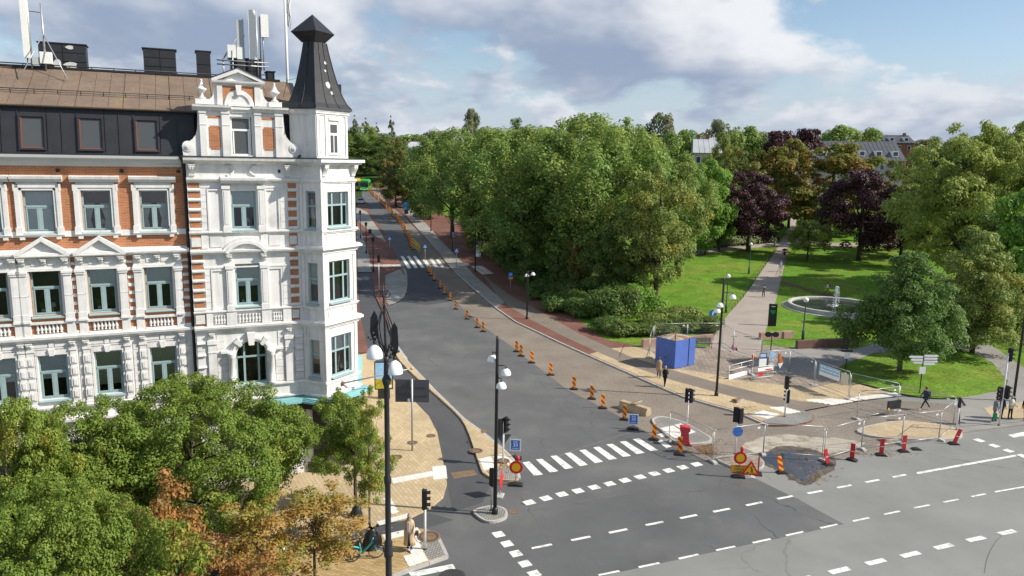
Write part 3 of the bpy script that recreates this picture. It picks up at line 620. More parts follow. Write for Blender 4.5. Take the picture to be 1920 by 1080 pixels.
def window(w, h, kind, x, y, z, rz=0, deco=(), parent=BX, sill=True, recess=.15):
    fm, pms, rm, sm = win_mesh(w, h, kind)
    M = Matrix.Rotation(rz, 4, 'Z'); p = Vector((x, y, z)) + M @ Vector((0, recess, 0))
    o = link('window', fm, parent, p, rz)
    for q in pms: link('pane', q, o)
    link('room', rm, o)
    if sill: link('sill', sm, o)
    tz = h * .62
    for d in deco:
        if d == 'blind_top': MB().box(.08, w - .08, .05, .06, tz - .03, h - .05).build('blind', 'blind', o)
        elif d == 'blind_full': MB().box(.08, w - .08, .05, .06, .08, h - .05).build('blind', 'blind', o)
        elif d == 'blind_green': MB().box(.08, w - .08, .05, .06, .45 if z < 7 else .1, h - .05).build('blind', 'blind_green', o)
        elif d == 'blind_half': MB().box(.08, w - .08, .05, .06, tz - .35, h - .05).build('blind', 'blind', o)
        elif d == 'blind_dark': MB().box(.08, w - .08, .11, .12, tz + .12, h - .05).build('blind', 'room_brown', o)
        elif d == 'curtain':
            for s in (0, 1):
                b = MB(); n = 7
                top = [(.08 + (w / 2 - .14) * i / n, .16 + .03 * (i % 2)) for i in range(n + 1)]; mid = [(.08 + .16 * i / n + .06, .16 + .02 * (i % 2)) for i in range(n + 1)]; bot = [(.08 + .3 * i / n, .16 + .03 * (i % 2)) for i in range(n + 1)]
                f = (lambda q: w - q) if s else (lambda q: q)
                vs = [(f(q[0]), q[1], zz) for row, zz in ((top, tz + .3), (mid, .55), (bot, .05)) for q in row]
                b.add(vs, [(r * (n + 1) + i, r * (n + 1) + i + 1, (r + 1) * (n + 1) + i + 1, (r + 1) * (n + 1) + i) for r in range(2) for i in range(n)], True); b.build('curtain', 'curtain', o)
        elif d == 'lamp':
            b = MB(); b.lathe([(.10, .45), (.16, .22), (.03, .22), (.03, .05), (.08, 0)], 10, (w * .62, .35, .1)); b.build('table_lamp', 'lamp_fabric', o)
        elif d == 'plant':
            b = MB(); rr = random.Random(int(x * 100) + int(z * 10))
            for i in range(26):
                a = rr.uniform(0, 6.28); c = Vector((w * .3, .28, .2)); e = c + Vector((math.cos(a) * rr.uniform(.1, .26), math.sin(a) * .1, rr.uniform(.05, .5)))
                s_ = Vector((.035, 0, .02)); b.add([c, (c + e) / 2 + s_ + Vector((0, 0, .1)), e, (c + e) / 2 - s_ + Vector((0, 0, .1))], [(0, 1, 2, 3)])
            b.build('houseplant', 'plant_green', o); MB().lathe([(.07, 0), (.1, .18)], 8, (w * .3, .28, .07)).build('flower_pot', 'white_paint', o)
    return o
mat('room_brown', (.26, .20, .16), .9, .1)
decos = {(-8.92, 3): ('blind_full',), (-6.60, 3): ('blind_dark', 'curtain', 'lamp'), (-4.17, 3): ('blind_dark', 'curtain'), (-11.0, 3): ('blind_half',),
         (-11.0, 2): ('plant',), (-8.92, 2): ('plant', 'lamp'), (-6.60, 2): ('blind_top', 'plant'), (-4.17, 2): ('blind_top',),
         (-11.0, 1): ('blind_half',), (-8.92, 1): ('blind_half',), (-6.60, 1): ('blind_green',), (-4.17, 1): ('blind_green',)}
for c in WC:
    for f in (3, 2, 1):
        z0, z1 = WZ[f]; window(WW, z1 - z0, 'two', c - WW / 2, 0, z0, 0, decos.get((c, f), ('blind_half',)))
window(gw3[1] - gw3[0], gw3[3] - gw3[2], 'two', gw3[0], GY, gw3[2], 0, ('blind_top', 'lamp'))
window(gw2[1] - gw2[0], gw2[3] - gw2[2], 'two', gw2[0], GY, gw2[2], 0, ('blind_half', 'plant'))
window(gw1[1] - gw1[0], gw1[3] - gw1[2], 'three', gw1[0], GY, gw1[2], 0, ())
for c in WC:        # dark shop windows under the trees
    MB().box(c - .95, c + .95, .22, .27, .5, 3.4).build('shop_window', 'shop_dark', BX)
MB().box(-1.8, -.2, GY + .3, GY + .36, .2, 3.5).build('shop_window', 'shop_dark', BX); MB().box(.2, 1.8, GY + .3, GY + .36, .2, 3.5).build('shop_window', 'shop_dark', BX)
# --- third floor surrounds on the brick
prot = {}
def once(key, fn):
    if key not in prot: prot[key] = fn()
    return prot[key]
def surround3():
    b = MB(); w = WW / 2
    for s in (-1, 1):
        for (a, c, d) in ((w + .012, w + .12, .07), (w + .122, w + .30, .11)):
            x0, x1 = sorted((s * a, s * c)); b.box(x0, x1, -d, .0, -.02, 2.2 - (.0 if a > w + .1 else .17))
        x0, x1 = sorted((s * (w + .08), s * (w + .34))); b.box(x0, x1, -.15, 0, -.1, .24)
        x0, x1 = sorted((s * (w + .02), s * (w + .22))); b.box(x0, x1, -.16, 0, -.32, -.2)
        x0, x1 = sorted((s * (w + .25), s * (w + .33))); b.box(x0, x1, -.12, 0, 1.9, 2.21)
    b.box(-w - .121, w + .121, -.07, 0, 1.92, 2.04); b.box(-w - .30, w + .30, -.11, 0, 2.042, 2.20)
    b.box(-w - .20, w + .20, -.08, 0, 2.202, 2.29)
    b.mould(-w - .42, w + .42, [(0, 2.29), (-.16, 2.30), (-.2, 2.38), (-.30, 2.44), (-.33, 2.56), (0, 2.60)])
    b.mould(-w - .36, w + .36, [(0, -.2), (-.16, -.2), (-.22, -.10), (0, -.085)])
    return b.mesh('window_surround', 'stucco')
for c in WC: link('window_surround', once('s3', surround3), BX, (c, 0, WZ[3][0]))
part(MB().box(-18, -2.8, -.045, 0, 13.33, 13.6), 'string_course', 'stucco')
# --- string course between second and third floors
part(MB().mould(-18, -2.72, [(0, 12.36), (-.1, 12.38), (-.14, 12.45), (-.3, 12.5), (-.32, 12.58), (0, 12.76)]), 'string_course', 'stucco')
def pediment():
    b = MB(); W_ = 1.0; h0 = 0; hh = .83
    b.prism([(-W_, 0), (W_, 0), (0, hh - .12)], -.17, 0)
    b.mould(-W_ - .08, W_ + .08, [(0, -.1), (-.28, -.06), (-.36, .0), (-.36, .06), (-.17, .08), (0, .08)])
    for s in (-1, 1):
        p = [(s * (W_ + .1), .062), (s * (W_ + .1), .16), (0, hh + .07), (0, hh - .12), (s * (W_ - .12), .062)]
        if s < 0: p = p[::-1]
        b.prism(p, -.37, 0)
    return b.mesh('pediment', 'stucco')
def surround2():
    b = MB(); w = WW / 2
    for s in (-1, 1):
        def bx(a, c, d, z0, z1): x0, x1 = sorted((s * a, s * c)); b.box(x0, x1, -d, 0, z0, z1)
        bx(w + .02, w + .12, .06, 0, 2.1)
        bx(w + .13, w + .46, .14, .1, 2.0); bx(w + .11, w + .48, .17, -.2, .1); bx(w + .09, w + .5, .2, -.3, -.2)
        bx(w + .13, w + .46, .155, .95, 1.0); bx(w + .10, w + .49, .19, 1.92, 2.02); bx(w + .07, w + .51, .22, 2.02, 2.12)
        bx(w + .12, w + .48, .1, -1.0, -.3)
    b.box(-w - .49, w + .49, -.12, 0, 2.15, 2.24); b.box(-w - .47, w + .47, -.07, 0, 2.24, 2.72)
    for x0, x1 in ((-.50, -.16), (.16, .50)): b.box(x0, x1, -.10, 0, 2.38, 2.58)
    b.box(-w - .52, w + .52, -.13, 0, 2.12, 2.15)
    b.box(-w - .15, w + .15, -.16, 0, -.38, -.27); b.box(-w - .1, w + .1, -.12, 0, -.98, -.86)
    return b.mesh('window_surround', 'stucco')
def scroll(h=.3, w=.24, d=.26):
    b = MB(); prof = [(0, 0), (-.06, 0), (-.10, .04), (-.11, .12), (-d * .7, h * .55), (-d, h * .8), (-d, h), (0, h)]
    b.prism(prof, -w / 2, w / 2, 'x'); b.lathe([(.05, -w / 2 - .01), (.05, w / 2 + .01)], 8)
    k = len(b.v) - 16
    b.v[k:] = [(p[2], p[1] - d + .05, p[0] + h - .08) for p in b.v[k:]]
    b.box(-w / 2 - .03, w / 2 + .03, -d - .02, 0, h, h + .04); b.box(-w * .3, -w * .12, -d * .95 - .02, -.05, h * .62, h * .9); b.box(w * .12, w * .3, -d * .95 - .02, -.05, h * .62, h * .9)
    return b.mesh('bracket', 'ornament')
BALP = [(.055, 0), (.055, .04), (.03, .06), (.075, .15), (.07, .2), (.03, .30), (.05, .33), (.03, .35), (.06, .38), (.06, .42)]
bal_me = MB().lathe(BALP, 8).mesh('baluster', 'stucco')
def balusters(x0, x1, y, z, n, parent=BX):
    for i in range(n): link('baluster', bal_me, parent, (x0 + (x1 - x0) * (i + .5) / n, y, z))
for i, c in enumerate(WC):
    z0 = WZ[2][0]; o = link('window_surround', once('s2', surround2), BX, (c, 0, z0))
    if i in (3, 4): link('pediment', once('pd', pediment), BX, (c, 0, 12.46))
    for dx in (-.86, .86): link('bracket', once('sc', scroll), BX, (c + dx, -.06, z0 + 2.4))
    link('bracket', once('sc2', lambda: scroll(.26, .2, .2)), BX, (c, -.06, z0 + 2.42))
    balusters(c - .55, c + .55, -.05, z0 - .82, 7)
# recessed dark backing between balusters is the wall itself; white bands and brick between the windows
band = [9.30 + k * .39 for k in range(8)]
gaps = [(a + 1.09, b_ - 1.09) for a, b_ in zip(WC[:-1], WC[1:])] + [(WC[-1] + 1.09, -2.72)]
for a, b_ in gaps:
    for z in band[1:-1]: MB().box(a, b_, -.05, 0, z, z + .16).build('stone_band', 'stucco', BX)
    MB().box(a, b_, -.08, 0, 12.0, 12.12).build('stone_band', 'stucco', BX)
    MB().box(a, b_, -.09, 0, 9.2, 9.42).build('stone_band', 'stucco', BX); MB().box(a, b_, -.07, 0, 8.68, 8.86).build('stone_band', 'stucco', BX)
# --- string course over the first floor
part(MB().mould(-18, GX0 - .05, [(0, 8.38), (-.08, 8.40), (-.14, 8.50), (-.26, 8.55), (-.28, 8.66), (0, 8.72)]), 'string_course', 'stucco')
# --- first floor: rusticated blocks, block pilasters, keystones
def surround1():
    b = MB(); w = WW / 2
    for s in (-1, 1):
        def bx(a, c, d, z0, z1): x0, x1 = sorted((s * a, s * c)); b.box(x0, x1, -d, 0, z0, z1)
        bx(w + .02, w + .10, .05, -.05, 2.2); bx(w + .14, w + .42, .09, -.2, 2.35)
        bx(w + .11, w + .46, .14, -.35, -.2); bx(w + .1, w + .46, .13, 2.35, 2.45)
        for k in range(4):
            bx(w + .12, w + .44, .13, .02 + k * .56, .42 + k * .56); bx(w + .21, w + .35, .16, .08 + k * .56, .36 + k * .56)
    b.box(-w - .1, w + .1, -.05, 0, 2.17, 2.42); b.prism([(-.09, 2.14), (.09, 2.14), (.14, 2.46), (-.14, 2.46)], -.14, 0)
    b.box(-w - .46, w + .46, -.07, 0, 2.46, 2.52); b.box(-w - .3, -.15, -.06, 0, 2.56, 2.74); b.box(.15, w + .3, -.06, 0, 2.56, 2.74); b.box(-.1, .1, -.09, 0, 2.54, 2.78)
    return b.mesh('window_surround', 'stucco')
for c in WC:
    link('window_surround', once('s1', surround1), BX, (c, 0, WZ[1][0]))
    for dx in (-.88, .88): link('bracket', once('sc3', lambda: scroll(.24, .22, .2)), BX, (c + dx, -.03, WZ[1][0] + 2.52))
def blocks(x0, x1, z0, z1, y, h=.40, parent=BX, gap=.022, d=.035):
    n = max(1, round((z1 - z0) / h)); hh = (z1 - z0) / n
    for k in range(n): MB().box(x0 + .004, x1 - .004, y - d, y, z0 + k * hh + gap / 2, z0 + (k + 1) * hh - gap / 2).build('stone_block', 'stucco', parent)
for a, b_ in gaps: blocks(a + .02, b_ - .03 if b_ > -2.9 else b_ - .02, 5.3, 8.1, 0)
part(MB().mould(-18, GX0, [(0, 4.95), (-.10, 4.98), (-.2, 5.12), (-.22, 5.22), (0, 5.28)]), 'string_course', 'stucco')
part(MB().mould(-18, GX0, [(0, 4.3), (-.12, 4.32), (-.3, 4.45), (-.3, 4.55), (0, 4.62)]), 'string_course', 'stucco')
# --- gable section: bands, panels, quoins
def gpart(mb, name, m='stucco'): return part(mb, name, m)
G_ = GY
for z, prof in ((12.30, [(0, 0), (-.1, .02), (-.14, .09), (-.26, .13), (-.28, .22), (0, .27)]), (8.38, [(0, 0), (-.08, .02), (-.14, .12), (-.26, .17), (-.28, .27), (0, .33)]), (15.84, [(0, 0), (-.08, .04), (-.2, .14), (-.22, .22), (0, .26)]), (13.3, [(0, 0), (-.08, .03), (-.14, .1), (-.14, .17), (0, .2)]), (9.32, [(0, 0), (-.08, .03), (-.14, .08), (-.14, .14), (0, .16)]), (5.26, [(0, 0), (-.1, .03), (-.14, .08), (-.14, .16), (0, .2)])):
    gpart(MB().mould(GX0 - .02, GX1, [(G_ + y, z + dz) for y, dz in prof]), 'string_course')
gpart(MB().mould(-1.15, .95, [(G_, 15.80), (G_ - .25, 15.84), (G_ - .36, 15.98), (G_ - .38, 16.1), (G_, 16.16)]), 'window_hood')
for z in (9.42 + .13, 13.55):
    h_ = 2.0
    for x0, x1 in ((-1.72, -1.17), (.99, 1.56)):
        b = MB(); t = .075
        b.box(x0 - t, x0, G_ - .06, G_, z - .02, z + h_); b.box(x1, x1 + t, G_ - .06, G_, z - .02, z + h_); b.box(x0, x1, G_ - .06, G_, z + h_ - t, z + h_)
        gpart(b, 'panel_frame')
    for xc in (-.92, .74):
        b = MB(); b.box(xc - .16, xc + .16, G_ - .12, G_, z + .15, z + 2.0); b.box(xc - .19, xc + .19, G_ - .16, G_, z - .15, z + .15); b.box(xc - .20, xc + .20, G_ - .17, G_, z + 2.0, z + 2.18)
        b.box(xc - .09, xc + .09, G_ - .14, G_ - .12, z + .25, z + 1.9); gpart(b, 'pilaster')
    link('bracket', once('sc', scroll), BX, (-.92, G_ - .02, z + 2.2 if z > 13 else z + 2.42)); link('bracket', once('sc', scroll), BX, (.74, G_ - .02, z + 2.2 if z > 13 else z + 2.42))
    for x0, x1 in ((-2.08, -1.82), (1.66, 2.0)): blocks(x0, x1, z, z + h_ + .05, G_, .36, d=.03)
    gpart(MB().box(-2.1, 2.05, G_ - .05, G_, z + h_ + .06, z + h_ + .13), 'fascia')
# segmental pediment over the second floor window
b = MB(); n = 14; arc = lambda r, i, zz=0: (-.08 + r * math.sin(-1.08 + 2.16 * i / n), 12.50 - .62 + r * math.cos(-1.08 + 2.16 * i / n) * .98 + zz)
for r0, r1, d in ((.98, 1.14, .3), (1.14, 1.30, .22)):
    for i in range(n): b.prism([arc(r0, i), arc(r0, i + 1), arc(r1, i + 1), arc(r1, i)][::-1], G_ - d, G_)
gpart(b, 'segmental_pediment')
gpart(MB().prism([arc(.99, i) for i in range(n + 1)][::-1], G_ - .12, G_), 'tympanum')
for x0, x1 in ((-1.75, -1.2), (1.05, 1.6)):
    b = MB(); b.box(x0, x1, G_ - .04, G_, 12.68, 13.2); b.box(x0 - .4, x0 - .08, G_ - .05, G_, 12.62, 13.28); gpart(b, 'panel_frame')
balusters(-1.75, -1.2, G_ - .05, 8.78, 4); balusters(-.62, .5, G_ - .05, 8.78, 7); balusters(1.08, 1.55, G_ - .05, 8.78, 4)
for x0, x1 in ((-2.1, -1.8), (-1.15, -.66), (.55, 1.02), (1.6, 2.02)): gpart(MB().box(x0, x1, G_ - .13, G_, 8.7, 9.33), 'pedestal')
# brick quoins with rounded white blocks
for x0, x1 in ((-2.62, -2.12), (2.04, 2.46)):
    for z0, z1 in ((8.72, 12.3), (12.6, 15.84)):
        gpart(MB().box(x0, x1, G_ - .012, G_, z0, z1), 'brick_quoin', 'brick')
        zz = z0 + (.75 if z0 < 10 else .88); 
        gpart(MB().box(x0 + .02, x1 - .05, G_ - .1, G_, z0 + .12, z0 + .56), 'carved_block', 'ornament')
        while zz < z1 - .1:
            b = MB(); pr_ = [(0, 0), (-.05, .0), (-.1, .03), (-.115, .085), (-.1, .14), (-.05, .17), (0, .17)]
            b.mould(x0 - .03, x1 + .03, [(G_ + y, zz + dz) for y, dz in pr_]); gpart(b, 'quoin_block'); zz += .485
# first floor of the gable section
for x0, x1, z0, z1 in ((-2.6, -2.2, 5.5, 8.2), (-2.1, -1.72, 5.5, 8.2), (-1.68, -1.22, 5.5, 7.0), (-1.68, -1.3, 7.1, 8.2), (1.14, 1.56, 5.5, 7.0), (1.3, 1.56, 7.1, 8.2), (2.14, 2.58, 5.5, 8.2)):
    blocks(x0, x1, z0, z1, G_)
for x in (-2.4, 2.36):
    for k in range(4): gpart(MB().mould(x - .2, x + .2, [(G_ - .04, 5.9 + k * .62), (G_ - .16, 5.95 + k * .62), (G_ - .04, 6.05 + k * .62)]), 'boss')
for xc in (-1.9, 1.86):
    b = MB(); b.box(xc - .2, xc + .2, G_ - .12, G_ - .036, 5.46, 7.75); b.box(xc - .24, xc + .24, G_ - .18, G_, 7.75, 7.95); b.box(xc - .22, xc + .22, G_ - .15, G_, 7.3, 7.36); gpart(b, 'pilaster'); link('bracket', once('sc3', lambda: scroll(.24, .22, .2)), BX, (xc, G_ - .02, 8.05))
for xc in (-1.02, .94):
    b = MB(); b.lathe([(.19, 0), (.19, .12), (.15, .14), (.145, .8), (.125, 1.5), (.16, 1.53), (.15, 1.6), (.2, 1.72), (.2, 1.78)], 14, (xc, G_ - .2, 5.46)); gpart(b, 'column')
    gpart(MB().box(xc - .5 if xc < 0 else xc - .22, xc + .22 if xc < 0 else xc + .6, G_ - .2, G_, 7.24, 7.36), 'impost')
b = MB(); ax = -.04
def ar(r, a): return (ax + r * math.cos(a), 7.0 + r * math.sin(a) * 1.03)
for r0, r1, d in ((.76, .88, .12), (.88, .98, .18), (.98, 1.06, .1)):
    for i in range(16): b.prism([ar(r0, math.pi * i / 16), ar(r1, math.pi * i / 16), ar(r1, math.pi * (i + 1) / 16), ar(r0, math.pi * (i + 1) / 16)], G_ - d, G_)
gpart(b, 'arch_moulding')
for s in (-1, 1):
    pts = [(ax + s * .78, 7.0), (ax + s * .78, 7.82), (ax, 7.82)] + [ar(.765, math.pi / 2 - s * math.pi / 2 * i / 8) for i in range(0, 9)]
    pp = pts if s < 0 else pts[::-1]; gpart(MB().prism(pp, G_ - .01, G_ + .12), 'spandrel')
b = MB(); b.prism([(ax - .13, 7.6), (ax + .13, 7.6), (ax + .2, 8.25), (ax - .2, 8.25)], G_ - .32, G_); gpart(b, 'keystone')
for s in (-1, 1):
    a = math.pi / 2 - s * .72; gpart(MB().prism([ar(.74, a - .11), ar(1.16, a - .12), ar(1.16, a + .12), ar(.74, a + .11)], G_ - .24, G_), 'voussoir', 'ornament')
gpart(MB().mould(GX0, GX1, [(G_, 4.6), (G_ - .14, 4.62), (G_ - .16, 4.7), (G_, 4.72)]), 'string_course')
for k in range(5): gpart(MB().box(-.75 + k * .32, -.5 + k * .32, G_ - .04, G_, 4.85, 5.15), 'panel')
# black rainwater pipe at the joint
b = MB(); b.tube([(-2.74, -.10, 4.0), (-2.74, -.10, 16.4), (-2.78, -.3, 16.75), (-2.8, -.5, 17.0)], .075, 8); b.lathe([(.1, 0), (.16, .1), (.16, .25)], 8, (-2.8, -.5, 16.9)); part(b, 'rainwater_pipe', 'gutter_black')
# --- main cornice
COR = [(0, 16.58), (-.14, 16.60), (-.18, 16.72), (-.34, 16.78), (-.38, 16.90), (-.55, 16.96), (-.58, 17.08), (0, 17.12)]
part(MB().mould(-18, -2.86, [(y, z) for y, z in COR]), 'cornice', 'stucco_grey')
part(MB().mould(-2.78, GX1 + .02, [(y + G_, z + .02) for y, z in [(0, 16.75), (-.14, 16.77), (-.3, 16.84), (-.44, 16.92), (-.47, 17.06), (0, 17.1)]]), 'cornice', 'stucco')
part(MB().mould(-18, -2.85, [(-.55, 17.095), (-.55, 17.125), (.5, 17.16), (.5, 17.1)]), 'eaves_flashing', 'black_sheet')
part(MB().mould(-2.85, 2.7, [(-.84, 17.085), (-.84, 17.125), (.5, 17.18), (.5, 17.1)]), 'eaves_flashing', 'black_sheet')
for x in (-10.4, -8.05, -5.45, -3.0): MB().box(x - .08, x + .08, -.02, .02, 16.30, 16.46).build('wall_vent', 'gutter_black', BX)
MB().box(1.6, 1.72, G_ - .02, G_ + .02, 16.36, 16.52).build('wall_vent', 'gutter_black', BX)
for x in (-2.42, 2.05): link('bracket', once('sc4', lambda: scroll(.55, .26, .3)), BX, (x, G_, 16.16))
for x, s in ((-.62, 1), (.34, -1)):        # S-scrolls on the frieze
    b = MB(); pts = [(x - s * .12 + s * .22 * math.sin(t * 1.1) , G_ - .05, 16.22 + .5 * t / 3.2) for t in [i * .4 for i in range(9)]]; b.tube(pts, .05, 6); b.sphere((pts[0][0] - s * .04, G_ - .05, 16.2), .08, 8, 5); b.sphere((pts[-1][0], G_ - .05, 16.66), .08, 8, 5); gpart(b, 'frieze_scroll')
# --- mansard and roof
mz0, mz1 = 17.13, 19.30; my0, my1 = .22, .72
def mslope(z): return my0 + (my1 - my0) * (z - mz0) / (mz1 - mz0)
rl = [(-9.42, -8.5), (-7.1, -6.17), (-4.74, -3.82), (-11.75, -10.85), (-14.1, -13.2)]
edges = sorted([-18 + i * .72 for i in range(22)] + [])
b = MB(); b.add([(-18, mslope(mz0) + .03, mz0), (-2.2, mslope(mz0) + .03, mz0), (-2.2, mslope(mz1) + .03, mz1), (-18, mslope(mz1) + .03, mz1)], [(0, 1, 2, 3)]); MAN = part(b, 'mansard', 'black_sheet')
xs = sorted([x for a in rl for x in (a[0] - .1, a[1] + .1)]); xs = [-18] + xs + [-2.2]
pan = []
for i in range(0, len(xs), 2):
    a, c = xs[i], xs[i + 1]; n = max(1, round((c - a) / .66)); pan += [(a + (c - a) * k / n, a + (c - a) * (k + 1) / n, mz0 + .02, mz1) for k in range(n)]
for a, c in [(r[0] - .1, r[1] + .1) for r in rl]: pan += [(a, c, mz0 + .02, 17.28), (a, c, 18.86, mz1)]
for x0, x1, z0, z1 in pan:
    b = MB(); e = .012; q = lambda x, z, o: (x, mslope(z) - o, z)
    b.add([q(x0 + e, z0, 0), q(x1 - e, z0, 0), q(x1 - e, z1, 0), q(x0 + e, z1, 0), q(x0 + e, z0, -.03), q(x1 - e, z0, -.03), q(x1 - e, z1, -.03), q(x0 + e, z1, -.03)], [(0, 1, 2, 3), (0, 4, 5, 1), (1, 5, 6, 2), (2, 6, 7, 3), (3, 7, 4, 0)])
    if z1 - z0 > 1: b.add([q(x1 - .02, z0, .04), q(x1 + .02, z0, .04), q(x1 + .02, z1, .04), q(x1 - .02, z1, .04), q(x1 - .02, z0, 0), q(x1 + .02, z0, 0), q(x1 + .02, z1, 0), q(x1 - .02, z1, 0)], [(0, 1, 2, 3), (4, 0, 3, 7), (1, 5, 6, 2), (4, 5, 1, 0), (3, 2, 6, 7)])
    b.build('sheet_panel', 'black_sheet', MAN)
for x0, x1 in rl:
    z0, z1 = 17.36, 18.78; q = lambda x, z, o: (x, mslope(z) - o, z)
    b = MB()
    def bar(xa, xb, za, zb, o0, o1): b.add([q(xa, za, o1), q(xb, za, o1), q(xb, zb, o1), q(xa, zb, o1), q(xa, za, o0), q(xb, za, o0), q(xb, zb, o0), q(xa, zb, o0)], [(0, 1, 2, 3), (0, 4, 5, 1), (1, 5, 6, 2), (2, 6, 7, 3), (3, 7, 4, 0)])
    b.cm = 0
    for xa, xb, za, zb in ((x0 - .08, x0, z0 - .08, z1 + .08), (x1, x1 + .08, z0 - .08, z1 + .08), (x0, x1, z0 - .08, z0), (x0, x1, z1, z1 + .08)): bar(xa, xb, za, zb, 0, .10)
    b.cm = 1
    for xa, xb, za, zb in ((x0, x0 + .055, z0, z1), (x1 - .03, x1, z0, z1), (x0 + .055, x1 - .03, z0, z0 + .05), (x0 + .055, x1 - .03, z1 - .03, z1)): bar(xa, xb, za, zb, -.3, .05)
    o = b.build('roof_window', ['black_sheet', 'red_wood'], MAN)
    MB().add([q(x0 + .05, z0 + .05, .0), q(x1 - .05, z0 + .05, .0), q(x1 - .05, z1 - .05, .0), q(x0 + .05, z1 - .05, .0)], [(0, 1, 2, 3)]).build('pane', 'pane_dark', o)
# --- upper roof in sheets, ridge, rails
RY0, RZ0, RY1, RZ1 = .58, 19.30, 5.0, 21.35
q = lambda x, t, o=0: (x, RY0 + (RY1 - RY0) * t - o * .42, RZ0 + (RZ1 - RZ0) * t + o * .907)
b = MB(); b.add([q(-18, 0, -.05), q(3.2, 0, -.05), q(3.2, 1, -.05), q(-18, 1, -.05)], [(0, 1, 2, 3)]); b.add([(-18, 5, RZ1 - .05), (3.2, 5, RZ1 - .05), (3.2, 12, 18), (-18, 12, 18)], [(0, 1, 2, 3)])
ROOF = part(b, 'roof', 'black_sheet')
x = -18.0; k = 0
while x < 2.4:
    w_ = .66 if k % 5 else .72; split = [.0, .27 + .02 * (k % 3), .68 + .05 * (k % 2), 1.0] if k % 3 else [0, .3, 1]
    for a, c in zip(split[:-1], split[1:]):
        e = .008; o = .004 * ((k * 7) % 3)
        b = MB(); b.add([q(x + e, a + .002, o), q(x + w_ - e, a + .002, o), q(x + w_ - e, c - .002, o), q(x + e, c - .002, o), q(x + e, a + .002, -.05), q(x + w_ - e, a + .002, -.05), q(x + w_ - e, c - .002, -.05), q(x + e, c - .002, -.05)], [(0, 1, 2, 3), (0, 4, 5, 1), (1, 5, 6, 2), (2, 6, 7, 3), (3, 7, 4, 0)])
        if k % 3 == 0: b.add([q(x + w_ - .012, a, .035), q(x + w_ + .012, a, .035), q(x + w_ + .012, c, .035), q(x + w_ - .012, c, .035), q(x + w_ - .012, a, 0), q(x + w_ + .012, a, 0), q(x + w_ + .012, c, 0), q(x + w_ - .012, c, 0)], [(0, 1, 2, 3), (4, 0, 3, 7), (1, 5, 6, 2), (4, 5, 1, 0)])
        b.build('roof_sheet', 'roof_brown', ROOF)
    x += w_; k += 1
part(MB().mould(-18, -2.0, [(RY0 - .12, RZ0 - .06), (RY0 - .14, RZ0 - .01), (RY0 + .05, RZ0 + .02), (RY0 + .05, RZ0 - .1)]), 'eaves_edge', 'roof_brown', ROOF)
b = MB(); b.tube([q(-18, .28, .22), q(-2.1, .28, .22)], .022, 6); b.tube([q(-18, .28, .12), q(-2.1, .28, .12)], .016, 6)
for i in range(17): b.tube([q(-17.5 + i * .95, .28, 0), q(-17.5 + i * .95, .28, .24)], .018, 5)
part(b, 'snow_rail', 'gutter_black', ROOF)
b = MB(); b.tube([(-18, 4.95, RZ1 + .16), (1.5, 4.95, RZ1 + .16)], .03, 6); b.box(-18, 2.5, 4.85, 5.15, RZ1 - .02, RZ1 + .08)
for i in range(20): b.box(-17.8 + i, -17.76 + i, 4.93, 4.97, RZ1, RZ1 + .16)
part(b, 'ridge_rail', 'gutter_black', ROOF)
def chimney(x0, x1, y0, z1, cols, rows):
    b = MB(); b.box(x0, x1, y0, y0 + 1.0, RZ1 - .6, z1); o = part(b, 'chimney', 'black_sheet', ROOF)
    for i in range(cols):
        for j in range(rows):
            a = x0 + (x1 - x0) * i / cols; c = x0 + (x1 - x0) * (i + 1) / cols; z0 = RZ1 + (z1 - RZ1) * j / rows; zz = RZ1 + (z1 - RZ1) * (j + 1) / rows
            MB().box(a + .015, c - .015, y0 - .03 - .015 * (j % 2), y0, z0 + .02, zz - .02).build('cladding_sheet', 'black_sheet', o)
    MB().box(x0 - .06, x1 + .06, y0 - .07, y0 + 1.06, z1, z1 + .05).build('chimney_cap', 'black_sheet', o)
    return o
ch = chimney(-9.15, -7.05, 5.6, 22.66, 2, 3)
mat('bare_patch2', (.5, .5, .48), .7, .3)
for x, z, w_, h_ in ((-7.75, 21.62, .3, .16), (-8.35, 21.66, .2, .22), (-7.75, 22.5, .18, .1)):
    pts = [(x + w_ * math.cos(a) * (1 + .25 * math.sin(3 * a + x)), z + h_ * math.sin(a)) for a in [i * .628 for i in range(10)]]
    MB().prism(pts[::-1], 5.535, 5.55).build('bare_patch', 'bare_patch', ch)
chimney(-4.38, -2.8, 5.6, 22.72, 2, 3); chimney(-1.76, -1.06, 5.6, 22.76, 1, 2); chimney(.1, 1.75, 7.2, 22.7, 2, 2); chimney(1.9, 2.3, 5.6, 21.9, 1, 1)
